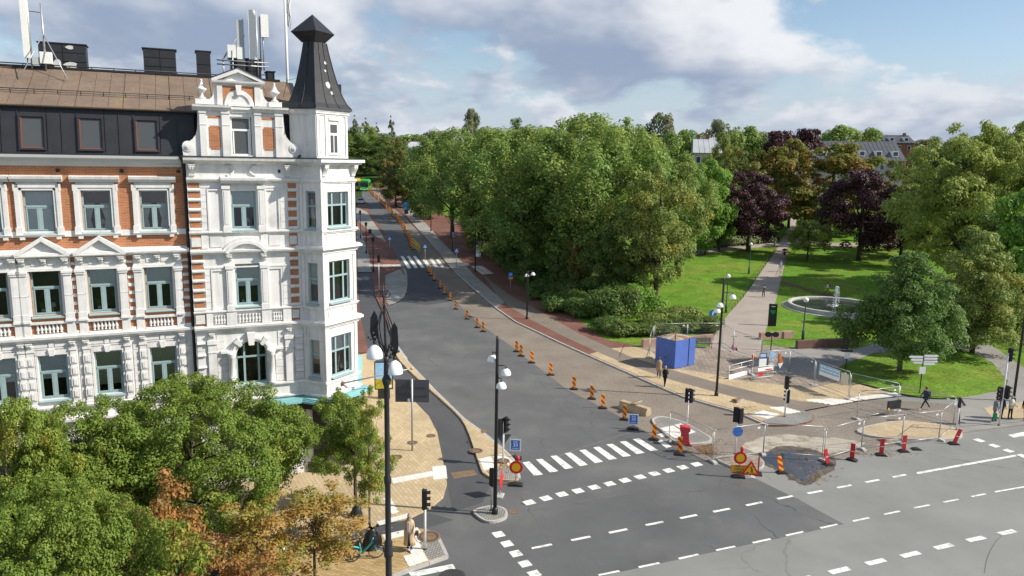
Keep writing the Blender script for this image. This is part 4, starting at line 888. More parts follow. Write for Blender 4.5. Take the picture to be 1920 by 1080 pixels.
# --- gable
g0, g1 = GY - .05, GY + .32
body = [(-2.02, 17.14), (1.95, 17.14), (1.95, 19.34), (-2.02, 19.34)]
b = MB(); hw = (-.58, .42, 17.2, 19.06)
b.wall(-2.02, 1.95, 17.14, 19.34, g0, [hw], .22); b.add([(-2.02, g0, 17.14), (-2.02, g1, 17.14), (-2.02, g1, 19.34), (-2.02, g0, 19.34)], [(0, 3, 2, 1)]); b.add([(1.95, g0, 17.14), (1.95, g1, 17.14), (1.95, g1, 19.34), (1.95, g0, 19.34)], [(0, 1, 2, 3)])
b.add([(-2.02, g1, 17.14), (1.95, g1, 17.14), (1.95, g1, 19.34), (-2.02, g1, 19.34)], [(0, 3, 2, 1)])
GB = part(b, 'gable', 'stucco')
def gb(mb, name, m='stucco'): return part(mb, name, m, GB)
for s, xe in ((-1, -2.02), (1, 1.95)):      # volutes at the foot
    pts = [(0, 17.14), (.72, 17.14), (.76, 17.5)]
    pts += [(.50 + .27 * math.cos(a), 17.58 + .27 * math.sin(a)) for a in [0, .5, 1.0, 1.5, 1.9]]
    pts += [(.27, 17.95), (.12, 18.15), (.04, 18.45), (0, 19.0)]
    pl = [(xe + s * p[0], p[1]) for p in pts]
    gb(MB().prism(pl[::-1] if s < 0 else pl, g0 + .04, g1 - .04) if s > 0 else MB().prism(pl, g0 + .04, g1 - .04), 'volute')
    b = MB()
    for r0, d in ((.25, .04), (.15, .08), (.07, .12)):
        c = (xe + s * .5, 17.58); pp = [(c[0] + r0 * math.cos(t), c[1] + r0 * math.sin(t)) for t in [i * .524 for i in range(12)]]; b.prism(pp, g0 + .04 - d, g0 + .05)
    gb(b, 'rosette')
for x0, x1 in ((-1.95, -1.66), (-.95, -.6), (.56, .86), (1.54, 1.88)):
    b = MB(); b.box(x0, x1, g0 - .09, g0, 17.14, 19.3); b.box(x0 - .02, x1 + .02, g0 - .11, g0, 18.62, 18.66); b.box(x0 - .03, x1 + .03, g0 - .13, g0, 19.18, 19.3); gb(b, 'pilaster')
for x0, x1 in ((-1.55, -1.03), (.94, 1.47)):
    c = .06; P = [(x0 + c, 17.45), (x1 - c, 17.45), (x1 - c, 17.53), (x1, 17.53), (x1, 18.53), (x1 - c, 18.53), (x1 - c, 18.6), (x0 + c, 18.6), (x0 + c, 18.53), (x0, 18.53), (x0, 17.53), (x0 + c, 17.53)]
    gb(MB().prism(P, g0 - .012, g0), 'brick_panel', 'brick'); gb(MB().box(x0 - .02, x1 + .02, g0 - .012, g0, 18.95, 19.07), 'brick_panel', 'brick')
for x0, x1 in ((-2.25, -.5), (.48, 2.18)): gb(MB().mould(x0, x1, [(g1 + .05, 19.3), (g0 - .12, 19.3), (g0 - .18, 19.4), (g0 - .28, 19.46), (g0 - .30, 19.56), (g1 + .05, 19.6)]), 'gable_cornice')
gb(MB().mould(-.5, .48, [(g1, 19.24), (g0 - .06, 19.24), (g0 - .1, 19.34), (g0 - .16, 19.4), (g0 - .16, 19.5), (g1, 19.55)]), 'gable_cornice')
gb(MB().box(-1.12, .90, g0 + .03, g1, 19.55, 20.62), 'upper_gable')
for s, xe in ((-1, -1.12), (1, .90)):
    pl = [(xe, 19.6), (xe, 20.45), (xe + s * .1, 20.42), (xe + s * .12, 20.3)] + [(xe + s * (.12 + .5 * (1 - math.cos(t))), 20.25 - .5 * math.sin(t)) for t in [.3, .6, .9, 1.2, 1.5]] + [(xe + s * .75, 19.72), (xe + s * .75, 19.6)]
    gb(MB().prism(pl if s > 0 else pl[::-1], g0 + .05, g1 - .05), 'ramp')
for x0, x1 in ((-1.1, -.86), (.62, .88)):
    gb(MB().box(x0, x1, g0 - .04, g0 + .03, 19.6, 20.55), 'pilaster')
gb(MB().box(-.84, .6, g0 + .015, g0 + .03, 19.62, 20.52), 'brick_panel', 'brick')
ac = -.12
def aq(r, a): return (ac + r * math.cos(a), 19.58 + r * math.sin(a) * 1.08)
b = MB()
for r0, r1, d in ((.50, .66, .09), (.64, .70, .05)):
    for i in range(14): b.prism([aq(r0, math.pi * i / 14), aq(r1, math.pi * i / 14), aq(r1, math.pi * (i + 1) / 14), aq(r0, math.pi * (i + 1) / 14)], g0 - d + .03, g0 + .03)
gb(b, 'arch_moulding'); gb(MB().prism([aq(.51, math.pi * i / 14) for i in range(15)], g0 - .005, g0 + .03), 'lunette'); gb(MB().box(-.62, .38, g0 - .1, g0, 19.55, 19.66), 'ledge')
gb(MB().prism([(ac - .09, 20.08), (ac + .09, 20.08), (ac + .14, 20.56), (ac - .14, 20.56)], g0 - .14, g0 + .03), 'keystone')
b = MB(); b.prism([(-1.05, 20.66), (.83, 20.66), (-.11, 21.18)], g0 + .02, g1); b.mould(-1.32, 1.10, [(g1 + .05, 20.6), (g0 - .06, 20.6), (g0 - .16, 20.66), (g0 - .18, 20.74), (g1 + .05, 20.76)])
for s in (-1, 1):
    p = [(-.11 + s * 1.22, 20.74), (-.11 + s * 1.22, 20.82), (-.11, 21.36), (-.11, 21.16), (-.11 + s * 1.0, 20.74)]
    b.prism(p if s > 0 else p[::-1], g0 - .18, g1 + .05)
gb(b, 'pediment')
b = MB()
for s in (-1, 1):
    p = [(-.11 + s * 1.26, 20.822), (-.11 + s * 1.26, 20.85), (-.11, 21.40), (-.11, 21.362)]
    b.prism(p if s > 0 else p[::-1], g0 - .22, g1 + .1)
gb(b, 'pediment_flashing', 'black_sheet')
URN = [(.2, 0), (.2, .08), (.1, .14), (.07, .28), (.09, .32), (.2, .42), (.28, .5), (.29, .56), (.2, .6), (.14, .72), (.06, .9), (.05, .95), (.07, .99), (.05, 1.04), (.0, 1.07)]
urn_me = MB().lathe(URN, 14).mesh('urn', 'stucco')
for x in (-1.78, 1.58):
    gb(MB().box(x - .3, x + .32, g0 - .02, g1, 19.6, 19.84), 'urn_plinth'); link('urn', urn_me, GB, (x, (g0 + g1) / 2, 19.84), scale=.88)
gw = link('window', None, GB, (hw[0], g0 + .16, hw[2])) if False else None
b = MB(); W_, H_ = 1.0, 1.86; t = .07
b.box(0, t, 0, .08, 0, H_); b.box(W_ - t - .06, W_ - .06, 0, .08, 0, H_); b.box(t, W_ - t - .06, 0, .08, 0, t); b.box(t, W_ - t - .06, 0, .08, H_ - t, H_); b.box(t, W_ - t - .06, 0, .08, 1.18, 1.28); b.box(.1, .16, -.02, .06, .09, 1.16); b.box(.80, .86, -.02, .06, .09, 1.16)
o = b.build('window', 'white_paint', GB, (hw[0] + .02, g0 + .13, hw[2]))
MB().add([(t, .03, t), (W_ - .13, .03, t), (W_ - .13, .03, 1.18), (t, .03, 1.18)], [(0, 1, 2, 3)]).build('pane', 'pane_dark', o); MB().add([(t, .03, 1.28), (W_ - .13, .03, 1.28), (W_ - .13, .03, H_ - t), (t, .03, H_ - t)], [(0, 1, 2, 3)]).build('pane', 'pane_dark', o)
part(MB().box(-2.0, 1.9, g1 + .02, 4.0, 17.14, 19.2), 'gable_roof_side', 'black_sheet', ROOF)
part(MB().box(1.8, 3.6, .6, 4.6, 17.14, 19.5), 'roof_side', 'black_sheet', ROOF)
# --- corner oriel
OA, OB, OC, OD = Vector((2.62, -.35)), Vector((3.56, -1.29)), Vector((5.572, .160)), Vector((4.87, 1.29))
def ringpts(d):
    L = []
    for p, q_ in ((OA, OB), (OB, OC), (OC, OD)):
        e = (q_ - p).normalized(); n_ = Vector((e.y, -e.x)); L.append((p + n_ * d, e))
    def inter(l1, l2):
        (p, e), (r, f) = l1, l2; den = e.x * f.y - e.y * f.x; t_ = ((r.x - p.x) * f.y - (r.y - p.y) * f.x) / den; return p + e * t_
    a = inter(L[0], (Vector((0, -.35)), Vector((1, 0)))); dd = inter(L[2], (Vector((0, 1.29)), Vector((1, 0))))
    return [a, inter(L[0], L[1]), inter(L[1], L[2]), dd, Vector((2.62 if d > 0 else a.x, 1.29))]
def rb(z0, z1, d): return [tuple(p) for p in ringpts(d)], z0, z1
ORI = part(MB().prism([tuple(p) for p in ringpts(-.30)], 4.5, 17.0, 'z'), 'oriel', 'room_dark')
def fr(p, q_):
    e = (q_ - p).normalized(); M = Matrix.Identity(4); M[0][0], M[1][0] = e.x, e.y; M[0][1], M[1][1] = -e.y, e.x; M[0][3], M[1][3] = p.x, p.y
    return M, math.atan2(e.y, e.x), (q_ - p).length
hl = [(.38, .98, 13.55, 15.46), (.38, .98, 9.66, 11.75), (.38, .98, 5.7, 7.65)]; hf = [(.44, 1.98, 13.62, 15.42), (.44, 1.98, 9.66, 11.82), (.46, 2.0, 5.6, 7.78)]
for nm, (p, q_), holes in (('left', (OA, OB), hl), ('front', (OB, OC), hf), ('right', (OC, OD), [])):
    M, rz, L = fr(p, q_); b = MB(M); b.wall(0, L, 4.5, 17.0, 0, holes, .2); part(b, 'oriel_wall', 'stucco', ORI)
    for h_ in holes:
        pos = M @ Vector((h_[0], 0, h_[2]))
        dec = {(0, 13.55): ('curtain',), (1, 13.62): ('blind_top', 'lamp'), (1, 9.66): ('plant',), (1, 5.6): ('blind_top',)}.get((int(nm == 'front'), h_[2]), ('blind_half',) if nm == 'left' else ())
        wo = window(h_[1] - h_[0], h_[3] - h_[2], 'three' if nm == 'front' else 'plain', pos.x, pos.y, pos.z, rz, dec, ORI, recess=.12)
    # corner pilaster strips and panels
    if nm != 'right':
        for zz0, zz1 in ((5.45, 8.3), (9.45, 12.2), (13.5, 15.85)):
            for u0, u1 in (((.03, .2), (L - .17, L - .03)) if nm == 'left' else ((.03, .22), (L - .25, L - .03))): part(MB(M).box(u0, u1, -.05, 0, zz0, zz1), 'pilaster', 'stucco', ORI)
        for zz0, zz1 in ((8.85, 9.22), (12.78, 13.2), (4.82, 5.15)):
            b = MB(M); t = .05; x0, x1 = .3, L - .28
            b.box(x0, x1, -.03, 0, zz0, zz0 + t); b.box(x0, x1, -.03, 0, zz1 - t, zz1); b.box(x0, x0 + t, -.03, 0, zz0 + t, zz1 - t); b.box(x1 - t, x1, -.03, 0, zz0 + t, zz1 - t); part(b, 'panel_frame', 'stucco', ORI)
    if nm == 'left':
        for k in range(6):
            part(MB(M).box(.04, .34, -.03, 0, 5.5 + k * .42, 5.89 + k * .42), 'stone_block', 'stucco', ORI); part(MB(M).box(1.02, L - .04, -.03, 0, 5.5 + k * .42, 5.89 + k * .42), 'stone_block', 'stucco', ORI)
    if nm == 'front':
        part(MB(M).box(.25, L - .25, -.03, 0, 12.05, 12.28), 'fascia', 'stucco', ORI)
        for u in (.16, L - .16):
            o = link('bracket', once('sc4', lambda: scroll(.55, .26, .3)), ORI, M @ Vector((u, 0, 16.2)), rz)
for z0, z1, d in ((4.5, 4.62, .10), (4.62, 4.70, .18), (5.26, 5.34, .08), (5.34, 5.44, .13), (8.30, 8.4, .08), (8.4, 8.52, .15), (8.52, 8.66, .27), (8.66, 8.72, .2), (9.32, 9.40, .06), (9.40, 9.46, .11), (12.28, 12.38, .08), (12.38, 12.48, .15), (12.48, 12.60, .27), (12.60, 12.66, .2), (13.3, 13.38, .06), (13.38, 13.5, .12), (15.86, 15.94, .05), (15.94, 16.06, .11), (16.72, 16.82, .12), (16.82, 16.92, .3), (16.92, 17.08, .42)):
    part(MB().prism(*rb(z0, z1, d), 'z'), 'oriel_moulding', 'stucco', ORI)
part(MB().prism(*rb(17.085, 17.13, .44), 'z'), 'oriel_flashing', 'black_sheet', ORI)
b = MB(); P = ringpts(.06)[1]; b.tube([(P.x, P.y, 4.6), (P.x, P.y, 16.8)], .05, 8); P = ringpts(.02)[1]; part(b, 'rainwater_pipe', 'stucco', ORI)
# ground floor of the corner and the teal shop canopy
part(MB().prism([tuple(p) for p in ringpts(-.25)], 0, 4.5, 'z'), 'corner_shop', 'shop_dark')
part(MB().prism(*rb(3.75, 4.5, .02), 'z'), 'shop_fascia', 'shop_dark', ORI)
for z0, z1, d, m in ((4.30, 4.40, .62, 'teal_light'), (4.40, 4.46, .54, 'teal_light'), (4.46, 4.52, .46, 'teal_light')):
    R_ = ringpts(d); pts = [(.6, GY - d), tuple(R_[0]), tuple(R_[1]), tuple(R_[2]), tuple(R_[3]), (2.62, 1.29), (2.62, GY), (.6, GY)]
    R0 = R_[0]; pts[1] = (R0.x + .35 * 0, GY - d) if False else tuple(Vector((R_[0].x - .0, GY)) + Vector((0, 0)))
    pts = [(.6, GY), (.6, GY - d), (OA.x - d * .42, GY - d), tuple(R_[1]), tuple(R_[2]), tuple(R_[3]), (2.62, 1.29)]
    part(MB().prism(pts, z0, z1, 'z'), 'shop_canopy', m)
part(MB().box(-2.6, 2.6, GY - .02, GY, 3.5, 4.28), 'shop_fascia', 'shop_dark')
# side facade to the street
sdv = Vector((math.cos(math.radians(77)), math.sin(math.radians(77))))
e = OD + sdv * 26; inw = Vector((-sdv.y, sdv.x)); r0_, r1_ = OD + inw * 5 + sdv * 1.5, e + inw * 5
b = MB(); b.add([(OD.x, OD.y, 0), (e.x, e.y, 0), (e.x, e.y, 17), (OD.x, OD.y, 17)], [(0, 1, 2, 3)]); f_ = e + inw * 10; b.add([(e.x, e.y, 0), (f_.x, f_.y, 0), (f_.x, f_.y, 17), (r1_.x, r1_.y, 20.2), (e.x, e.y, 17)], [(0, 1, 2, 3, 4)]); part(b, 'street_facade', 'stucco')
b = MB(); b.add([(OD.x, OD.y, 17.02), (e.x, e.y, 17.02), (r1_.x, r1_.y, 20.22), (r0_.x, r0_.y, 20.22)], [(0, 1, 2, 3)]); b.add([(r0_.x, r0_.y, 20.22), (r1_.x, r1_.y, 20.22), (f_.x, f_.y, 17.02), (OD.x - 4, OD.y + 6, 17.02)], [(0, 1, 2, 3)]); part(b, 'street_roof', 'black_sheet', ROOF)
part(MB().box(7.45, 8.15, 16, 17, 17.5, 22.4), 'chimney', 'black_sheet', ROOF)
M, rz, L = fr(OD, OD + sdv)
for k in range(9):
    for z0, z1 in ((5.6, 7.6), (9.6, 11.7), (13.5, 15.4)):
        u = 2.0 + k * 2.6; o = part(MB(M).box(u - .6, u + .6, -.05, 0, z0, z1), 'window', 'teal_paint')
        for x0, x1, za, zb in ((u - .52, u - .05, z0 + .08, z0 + 1.2), (u + .05, u + .52, z0 + .08, z0 + 1.2), (u - .52, u + .52, z0 + 1.3, z1 - .08)): MB(M).box(x0, x1, -.058, -.045, za, zb).build('pane', 'pane_dark', o)
        part(MB(M).mould(u - .85, u + .85, [(0, z1 + .1), (-.22, z1 + .16), (-.25, z1 + .3), (0, z1 + .34)]), 'window_hood', 'stucco')
for z in (8.4, 12.4, 16.7): part(MB(M).mould(.1, 26, [(0, z), (-.25, z + .1), (-.28, z + .28), (0, z + .32)]), 'string_course', 'stucco')
part(MB(M).mould(.2, 9, [(0, 3.9), (-1.1, 3.55), (-1.1, 3.62), (0, 4.0)]), 'shop_awning', 'teal_light')
# --- turret
TP = [Vector(p) for p in ((2.3, .05), (3.46, -.98), (5.26, .32), (4.78, 1.5), (3.6, 2.2), (2.5, 1.5))]; TC = Vector((3.70, .58))
def tsc(f, P=TP): return [tuple(TC + (p - TC) * f) for p in P]
TUR = part(MB().prism(tsc(1), 17.12, 19.5, 'z'), 'turret', 'stucco')
for z0, z1, f in ((17.12, 17.22, 1.03), (19.28, 19.36, 1.04), (19.36, 19.46, 1.09), (19.46, 19.56, 1.12)): part(MB().prism(tsc(f), z0, z1, 'z'), 'turret_moulding', 'stucco', TUR)
M, rz, L = fr(TP[1], TP[2])
for u0, u1 in ((0.0, .14), (.60, .80), (1.56, 1.78), (L - .14, L)): part(MB(M).box(u0, u1, -.05, .0, 17.22, 19.28), 'pilaster', 'stucco', TUR)
part(MB(M).box(.22, .5, -.03, 0, 17.4, 19.05), 'panel', 'stucco', TUR); 
b = MB(M); b.box(.84, 1.52, -.05, .0, 17.3, 18.95); o = part(b, 'window', 'white_paint', TUR)
for x0, x1, z0, z1 in ((.93, 1.15, 17.42, 18.3), (1.21, 1.43, 17.42, 18.3), (.93, 1.43, 18.42, 18.85)): MB(M).box(x0, x1, -.056, -.04, z0, z1).build('pane', 'pane_dark', o)
part(MB(M).prism([(.8, 19.05), (1.56, 19.05), (1.5, 19.2), (1.18, 19.27), (.86, 19.2)], -.1, 0), 'window_head', 'stucco', TUR)
M2, rz2, L2 = fr(TP[0], TP[1]); part(MB(M2).box(L2 - .26, L2, -.05, 0, 17.22, 19.28), 'pilaster', 'stucco', TUR)
prof = [(19.56, 1.20), (19.66, 1.17), (19.9, 1.02), (20.3, .88), (20.9, .73), (21.6, .60), (22.3, .49), (22.96, .40)]
b = MB(); n = len(TP); vs = [(*p, z) for z, f in prof for p in tsc(f)]; fs = [(j * n + i, j * n + (i + 1) % n, (j + 1) * n + (i + 1) % n, (j + 1) * n + i) for j in range(len(prof) - 1) for i in range(n)] + [tuple(range(n - 1, -1, -1))]
b.add(vs, fs); SP = part(b, 'spire', 'black_sheet', TUR)
def spt(i, u, z):
    f = np.interp(z, [p[0] for p in prof], [p[1] for p in prof]); P = TP[i].lerp(TP[(i + 1) % n], u); return Vector((*(TC + (P - TC) * f), z))
for i in (0, 1, 2):
    e = TP[(i + 1) % n] - TP[i]; nn_ = Vector((e.y, -e.x, 0)).normalized()
    for u in (0, .33, .66, 1) if i else (.5, 1):
        MB().tube([spt(i, u, z) + nn_ * .012 for z in (19.66, 19.9, 20.3, 20.9, 21.6, 22.3, 22.95)], .024, 5).build('standing_seam', 'black_sheet', TUR)
for u, z, r in ((.62, 21.95, .09), (.55, 21.55, .07), (.55, 20.85, .17), (.62, 20.45, .1)):
    nrm = Vector((TP[2].y - TP[1].y, -(TP[2].x - TP[1].x), 0)).normalized(); c = spt(1, u, z) + nrm * .02; up = (spt(1, u, z + .1) - spt(1, u, z)).normalized(); rt_ = up.cross(nrm).normalized()
    rr = random.Random(int(z * 10)); vs = [c + rt_ * r * math.cos(a) * rr.uniform(.7, 1.2) + up * r * math.sin(a) * rr.uniform(.7, 1.2) for a in [i * .7 for i in range(9)]]
    vs2 = [p - nrm * .03 for p in vs]; MB().add(vs + vs2, [tuple(range(9))] + [(i, i + 9, (i + 1) % 9 + 9, (i + 1) % 9) for i in range(9)]).build('bare_patch', 'bare_patch', TUR)
cc = Vector((3.66, .5)); an = [math.radians(a) for a in (-92, -2, 88, 178)]
lo = [(*tsc(.33)[i % n],) for i in range(n)]
b = MB(); vs = [(cc.x + .58 * math.cos(a), cc.y + .58 * math.sin(a), 22.94) for a in an] + [(cc.x + 1.10 * math.cos(a), cc.y + 1.10 * math.sin(a), 23.42) for a in an] + [(cc.x, cc.y, 24.34)]
b.add(vs, [(3, 2, 1, 0)] + [(i, (i + 1) % 4, 4 + (i + 1) % 4, 4 + i) for i in range(4)] + [(4 + i, 4 + (i + 1) % 4, 8) for i in range(4)]); part(b, 'spire_cap', 'black_sheet', TUR)
part(MB().tube([(2.62, -.5, 17.14), (2.75, -.2, 17.3), (2.55, .05, 18.2), (2.3, .2, 19.5)], .07, 8), 'rainwater_pipe', 'gutter_black', TUR)
# ------------------------------------------------------------------ things standing on the roof
mat('galvanised', (.42, .43, .44), .45, .4, .6, var=.1, scale=3)
mat('antenna_white', (.74, .74, .70), .55, .3, var=.05)
mat('antenna_grey', (.42, .44, .45), .6, .3, var=.08)
def onb(name, label, cat, s, y, z, group=None): return thing(name, label, cat, BL(s, y, z), FA, group)
A1 = onb('antenna_mast', 'white telecom panel antenna on braced tripod poles above the brown roof', 'antenna', -9.3, 4.6, RZ1 - .15)
MB().tube([(.55, 0, 0), (.55, 0, 3.2)], .045, 8).build('pole', 'galvanised', A1); MB().tube([(-.05, .1, 0), (-.05, .1, 4.2)], .05, 8).build('pole', 'galvanised', A1)
b = MB(); b.box(-.34, -.08, -.1, .08, .55, 4.2); b.build('panel_antenna', 'antenna_white', A1)
for dx, dy in ((-.95, -1.3), (1.05, -1.3)): MB().tube([(.55, 0, 1.75), (.55 + dx, dy, -.52)], .025, 6).build('brace', 'galvanised', A1)
MB().tube([(-.05, .1, 2.8), (.55, 0, 2.75)], .02, 6).build('cross_bar', 'gutter_black', A1)
MB().box(.34, .86, -.2, .1, .32, .88).build('radio_unit', 'antenna_white', A1); MB().box(.0, .3, -.15, .1, .25, .6).build('radio_unit', 'antenna_grey', A1)
MB().tube([(-.2, 0, .55), (-.22, -.05, .25), (-.6, 0, .05), (-1.6, .2, .02)], .03, 6).build('cable', 'gutter_black', A1)
A2 = onb('antenna_mast', 'cluster of grey panel antennas on a steel frame behind the gable', 'antenna', .9, 6.4, RZ1 - .2)
for x, y, z0, z1, w_, m in ((.35, 0, 1.45, 4.15, .42, 'antenna_white'), (-.28, .3, 1.3, 3.6, .4, 'antenna_grey'), (1.05, .15, 2.75, 4.0, .42, 'antenna_white')): MB().box(x - w_ / 2, x + w_ / 2, y - .12, y + .12, z0, z1).build('panel_antenna', m, A2)
for x, y, z0, z1 in ((.6, .05, 0, 4.2), (.95, .2, .9, 3.7), (-.1, .45, .2, 3.7), (.3, .22, .0, 4.2), (.8, .3, .9, 3.9), (-.75, .1, .0, 1.9), (-1.25, .1, 0, 1.5)): MB().tube([(x, y, z0), (x, y, z1)], .04, 8).build('pole', 'galvanised', A2)
for a, c in (((-1.25, .1, 1.4), (-.1, .3, 3.2)), ((-1.0, .2, 1.4), (-.05, .35, 2.8))): MB().tube([a, c], .045, 6).build('brace', 'galvanised', A2)
for z in (1.1, 1.32, .3): MB().tube([(-1.6, .05, z), (1.2, .05, z)], .04, 6).build('cross_bar', 'galvanised', A2)
for z in (.65, .05): MB().tube([(.7, .05, z), (1.5, .05, z)], .035, 6).build('cross_bar', 'galvanised', A2)
for x0, x1, z0, z1, m in ((-1.0, -.55, 1.5, 2.2, 'antenna_white'), (-.5, -.15, 1.45, 2.1, 'antenna_white'), (-.62, -.44, .4, .95, 'antenna_white')): MB().box(x0, x1, .1, .35, z0, z1).build('radio_unit', m, A2)
b = MB()
for k in range(5): b.tube([(.5 + .06 * k, .12, 1.5), (.52 + .05 * k, .1, .8), (.48 + .07 * k, .2, -.2)], .022, 5)
b.build('cable', 'gutter_black', A2)
FP = onb('flagpole', 'tall white flagpole beside the black turret with a furled flag', 'flagpole', 2.95, 5.2, RZ1 - 1.6)
MB().tube([(0, 0, -1.4), (0, 0, 9)], [.09, .06], 10).build('pole', 'white_paint', FP)
mat('flag_cloth', (.70, .70, .71), .9, .1, var=.15, scale=4)
b = MB(); n = 10; rows = 8
for j in range(rows + 1):
    for i in range(n + 1): b.v.append((.05 + .28 * i / n * (1 - .2 * j / rows) + .03 * math.sin(j * 1.3), .07 * math.sin(i * 1.9 + j * .5), 6.9 - 2.1 * j / rows - .3 * i / n))
for j in range(rows):
    for i in range(n): b.f.append([j * (n + 1) + i, j * (n + 1) + i + 1, (j + 1) * (n + 1) + i + 1, (j + 1) * (n + 1) + i]); b.mi.append(0); b.sm.append(True)
b.build('flag', 'flag_cloth', FP); MB().tube([(0, 0, 1.7), (.75, -3.2, 1.75)], .012, 5).build('stay', 'gutter_black', FP)
F2 = thing('wall_flagpole', 'slanting grey flagpole with gilt ball tip on the oriel wall', 'flagpole', BL(4.55, -.62, 5.05), FA)
mat('gilt', (.65, .42, .08), .35, .5, .7, var=.05)
MB().tube([(0, 0, 0), (3.75, -.35, .55)], [.05, .035], 8).build('pole', 'galvanised', F2); MB().sphere((3.8, -.354, .56), .085, 10, 6).build('ball', 'gilt', F2); MB().tube([(-.02, .02, -.1), (-.02, .02, .1)], .1, 8).build('bracket', 'red_wood', F2)
# ------------------------------------------------------------------ trees
leafmat('leaf_linden', (.066, .108, .016), (.122, .165, .028), (.14, .165, .03), (.58, .74), .5)
leafmat('leaf_linden_yellow', (.085, .135, .02), (.145, .18, .03), (.19, .165, .03), (.56, .74), .5)
leafmat('leaf_brown', (.20, .115, .03), (.29, .175, .05), (.15, .145, .03), (.52, .66), .6)
leafmat('leaf_orange', (.22, .10, .03), (.31, .155, .045), (.13, .085, .03), (.5, .7), .7)
leafmat('leaf_ash', (.066, .118, .024), (.118, .182, .045), (.145, .185, .042), (.48, .72), .22)
leafmat('leaf_olive', (.09, .125, .03), (.155, .185, .05), (.20, .18, .035), (.6, .76), .3)
leafmat('leaf_bright', (.075, .15, .02), (.125, .205, .035), None)
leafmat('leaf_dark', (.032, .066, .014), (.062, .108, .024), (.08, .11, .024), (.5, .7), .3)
leafmat('leaf_chestnut', (.075, .098, .018), (.13, .14, .026), (.17, .10, .025), (.55, .72), .3)
leafmat('leaf_rust', (.10, .065, .02), (.15, .10, .028), (.075, .095, .02), (.45, .62), .3)
leafmat('leaf_purple', (.018, .008, .011), (.042, .017, .021), (.07, .026, .024), (.6, .8), .4, .2)
leafmat('leaf_plane', (.135, .17, .038), (.205, .235, .065), (.15, .18, .035), (.45, .7), .3)
leafmat('leaf_maple', (.048, .09, .02), (.09, .14, .034), (.07, .12, .03), (.5, .7), .3)
leafmat('leaf_grey', (.12, .15, .07), (.17, .20, .09), None)
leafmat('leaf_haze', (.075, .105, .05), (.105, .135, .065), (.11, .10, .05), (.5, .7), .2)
mat('bark', (.085, .068, .052), .95, .15, var=.25, scale=3, fvar=.2, fine=20, bump=.5)
mat('bark_grey', (.15, .135, .115), .95, .15, var=.25, scale=3, fvar=.2, fine=20, bump=.5)
def leaves_mesh(name, pos, nrm, size, m, seed, aspect=.62):
    """one rhombic blade per position, turned to its normal"""
    r = np.random.default_rng(seed); n = len(pos)
    nrm = nrm / (np.linalg.norm(nrm, axis=1, keepdims=True) + 1e-9)
    t = r.normal(size=(n, 3)); t -= nrm * np.sum(t * nrm, axis=1, keepdims=True); t /= (np.linalg.norm(t, axis=1, keepdims=True) + 1e-9)
    bt = np.cross(nrm, t); s = size * r.uniform(.6, 1.25, (n, 1))
    fold = nrm * s * r.uniform(-.12, .22, (n, 1))
    V = np.stack([pos - t * s * .5, pos + bt * s * .5 * aspect + fold, pos + t * s * .5, pos - bt * s * .5 * aspect + fold], 1).reshape(-1, 3).astype(np.float32)
    me = bpy.data.meshes.new(name); me.vertices.add(4 * n); me.vertices.foreach_set('co', V.ravel())
    me.loops.add(4 * n); me.loops.foreach_set('vertex_index', np.arange(4 * n, dtype=np.int32))
    me.polygons.add(n); me.polygons.foreach_set('loop_start', np.arange(0, 4 * n, 4, dtype=np.int32)); me.polygons.foreach_set('loop_total', np.full(n, 4, dtype=np.int32))
    me.materials.append(MT[m]); me.update(calc_edges=True); return me
def clump_cloud(seed, R, z0, z1, prof, ncl, rc, flat=.7, shell=.55):
    """clump centres in a crown of radius R between z0 and z1; prof = (t, r) outline"""
    r = np.random.default_rng(seed); C = []; pt = [p[0] for p in prof]; pr = [p[1] for p in prof]
    lob = r.uniform(0, 6.28, 5); la = r.uniform(.05, .16, 5)
    while len(C) < ncl:
        t = r.uniform(0, 1); rr = np.interp(t, pt, pr)
        if r.uniform() > rr + .05: continue
        a = r.uniform(0, 6.283); k = 1 + sum(la[i] * math.sin((i + 1) * a + lob[i] + 3 * t) for i in range(5))
        d = rr * k * R * math.sqrt(r.uniform(shell ** 2, 1)) if r.uniform() < .85 else rr * R * r.uniform(0, shell)
        rad = rc * r.uniform(.65, 1.35) * (.5 + .5 * rr)
        C.append((d * math.cos(a), d * math.sin(a), z0 + (z1 - z0) * t, rad, rad * flat * r.uniform(.8, 1.2)))
    return np.array(C)
def fill_clumps(C, n, seed, up=.45, thick=.45):
    r = np.random.default_rng(seed + 1); w_ = C[:, 3] ** 2; idx = r.choice(len(C), n, p=w_ / w_.sum())
    d = r.normal(size=(n, 3)); d /= np.linalg.norm(d, axis=1, keepdims=True); d[:, 2] = np.where((d[:, 2] < -.25) & (r.uniform(size=n) < .6), -d[:, 2], d[:, 2])
    u = 1 - thick * r.uniform(size=(n, 1)) ** 1.6
    c = C[idx]; pos = c[:, :3] + d * u * np.stack([c[:, 3], c[:, 3], c[:, 4]], 1)
    nrm = d * .95 + r.normal(size=(n, 3)) * .42 + np.array([0, 0, up]); return pos, nrm
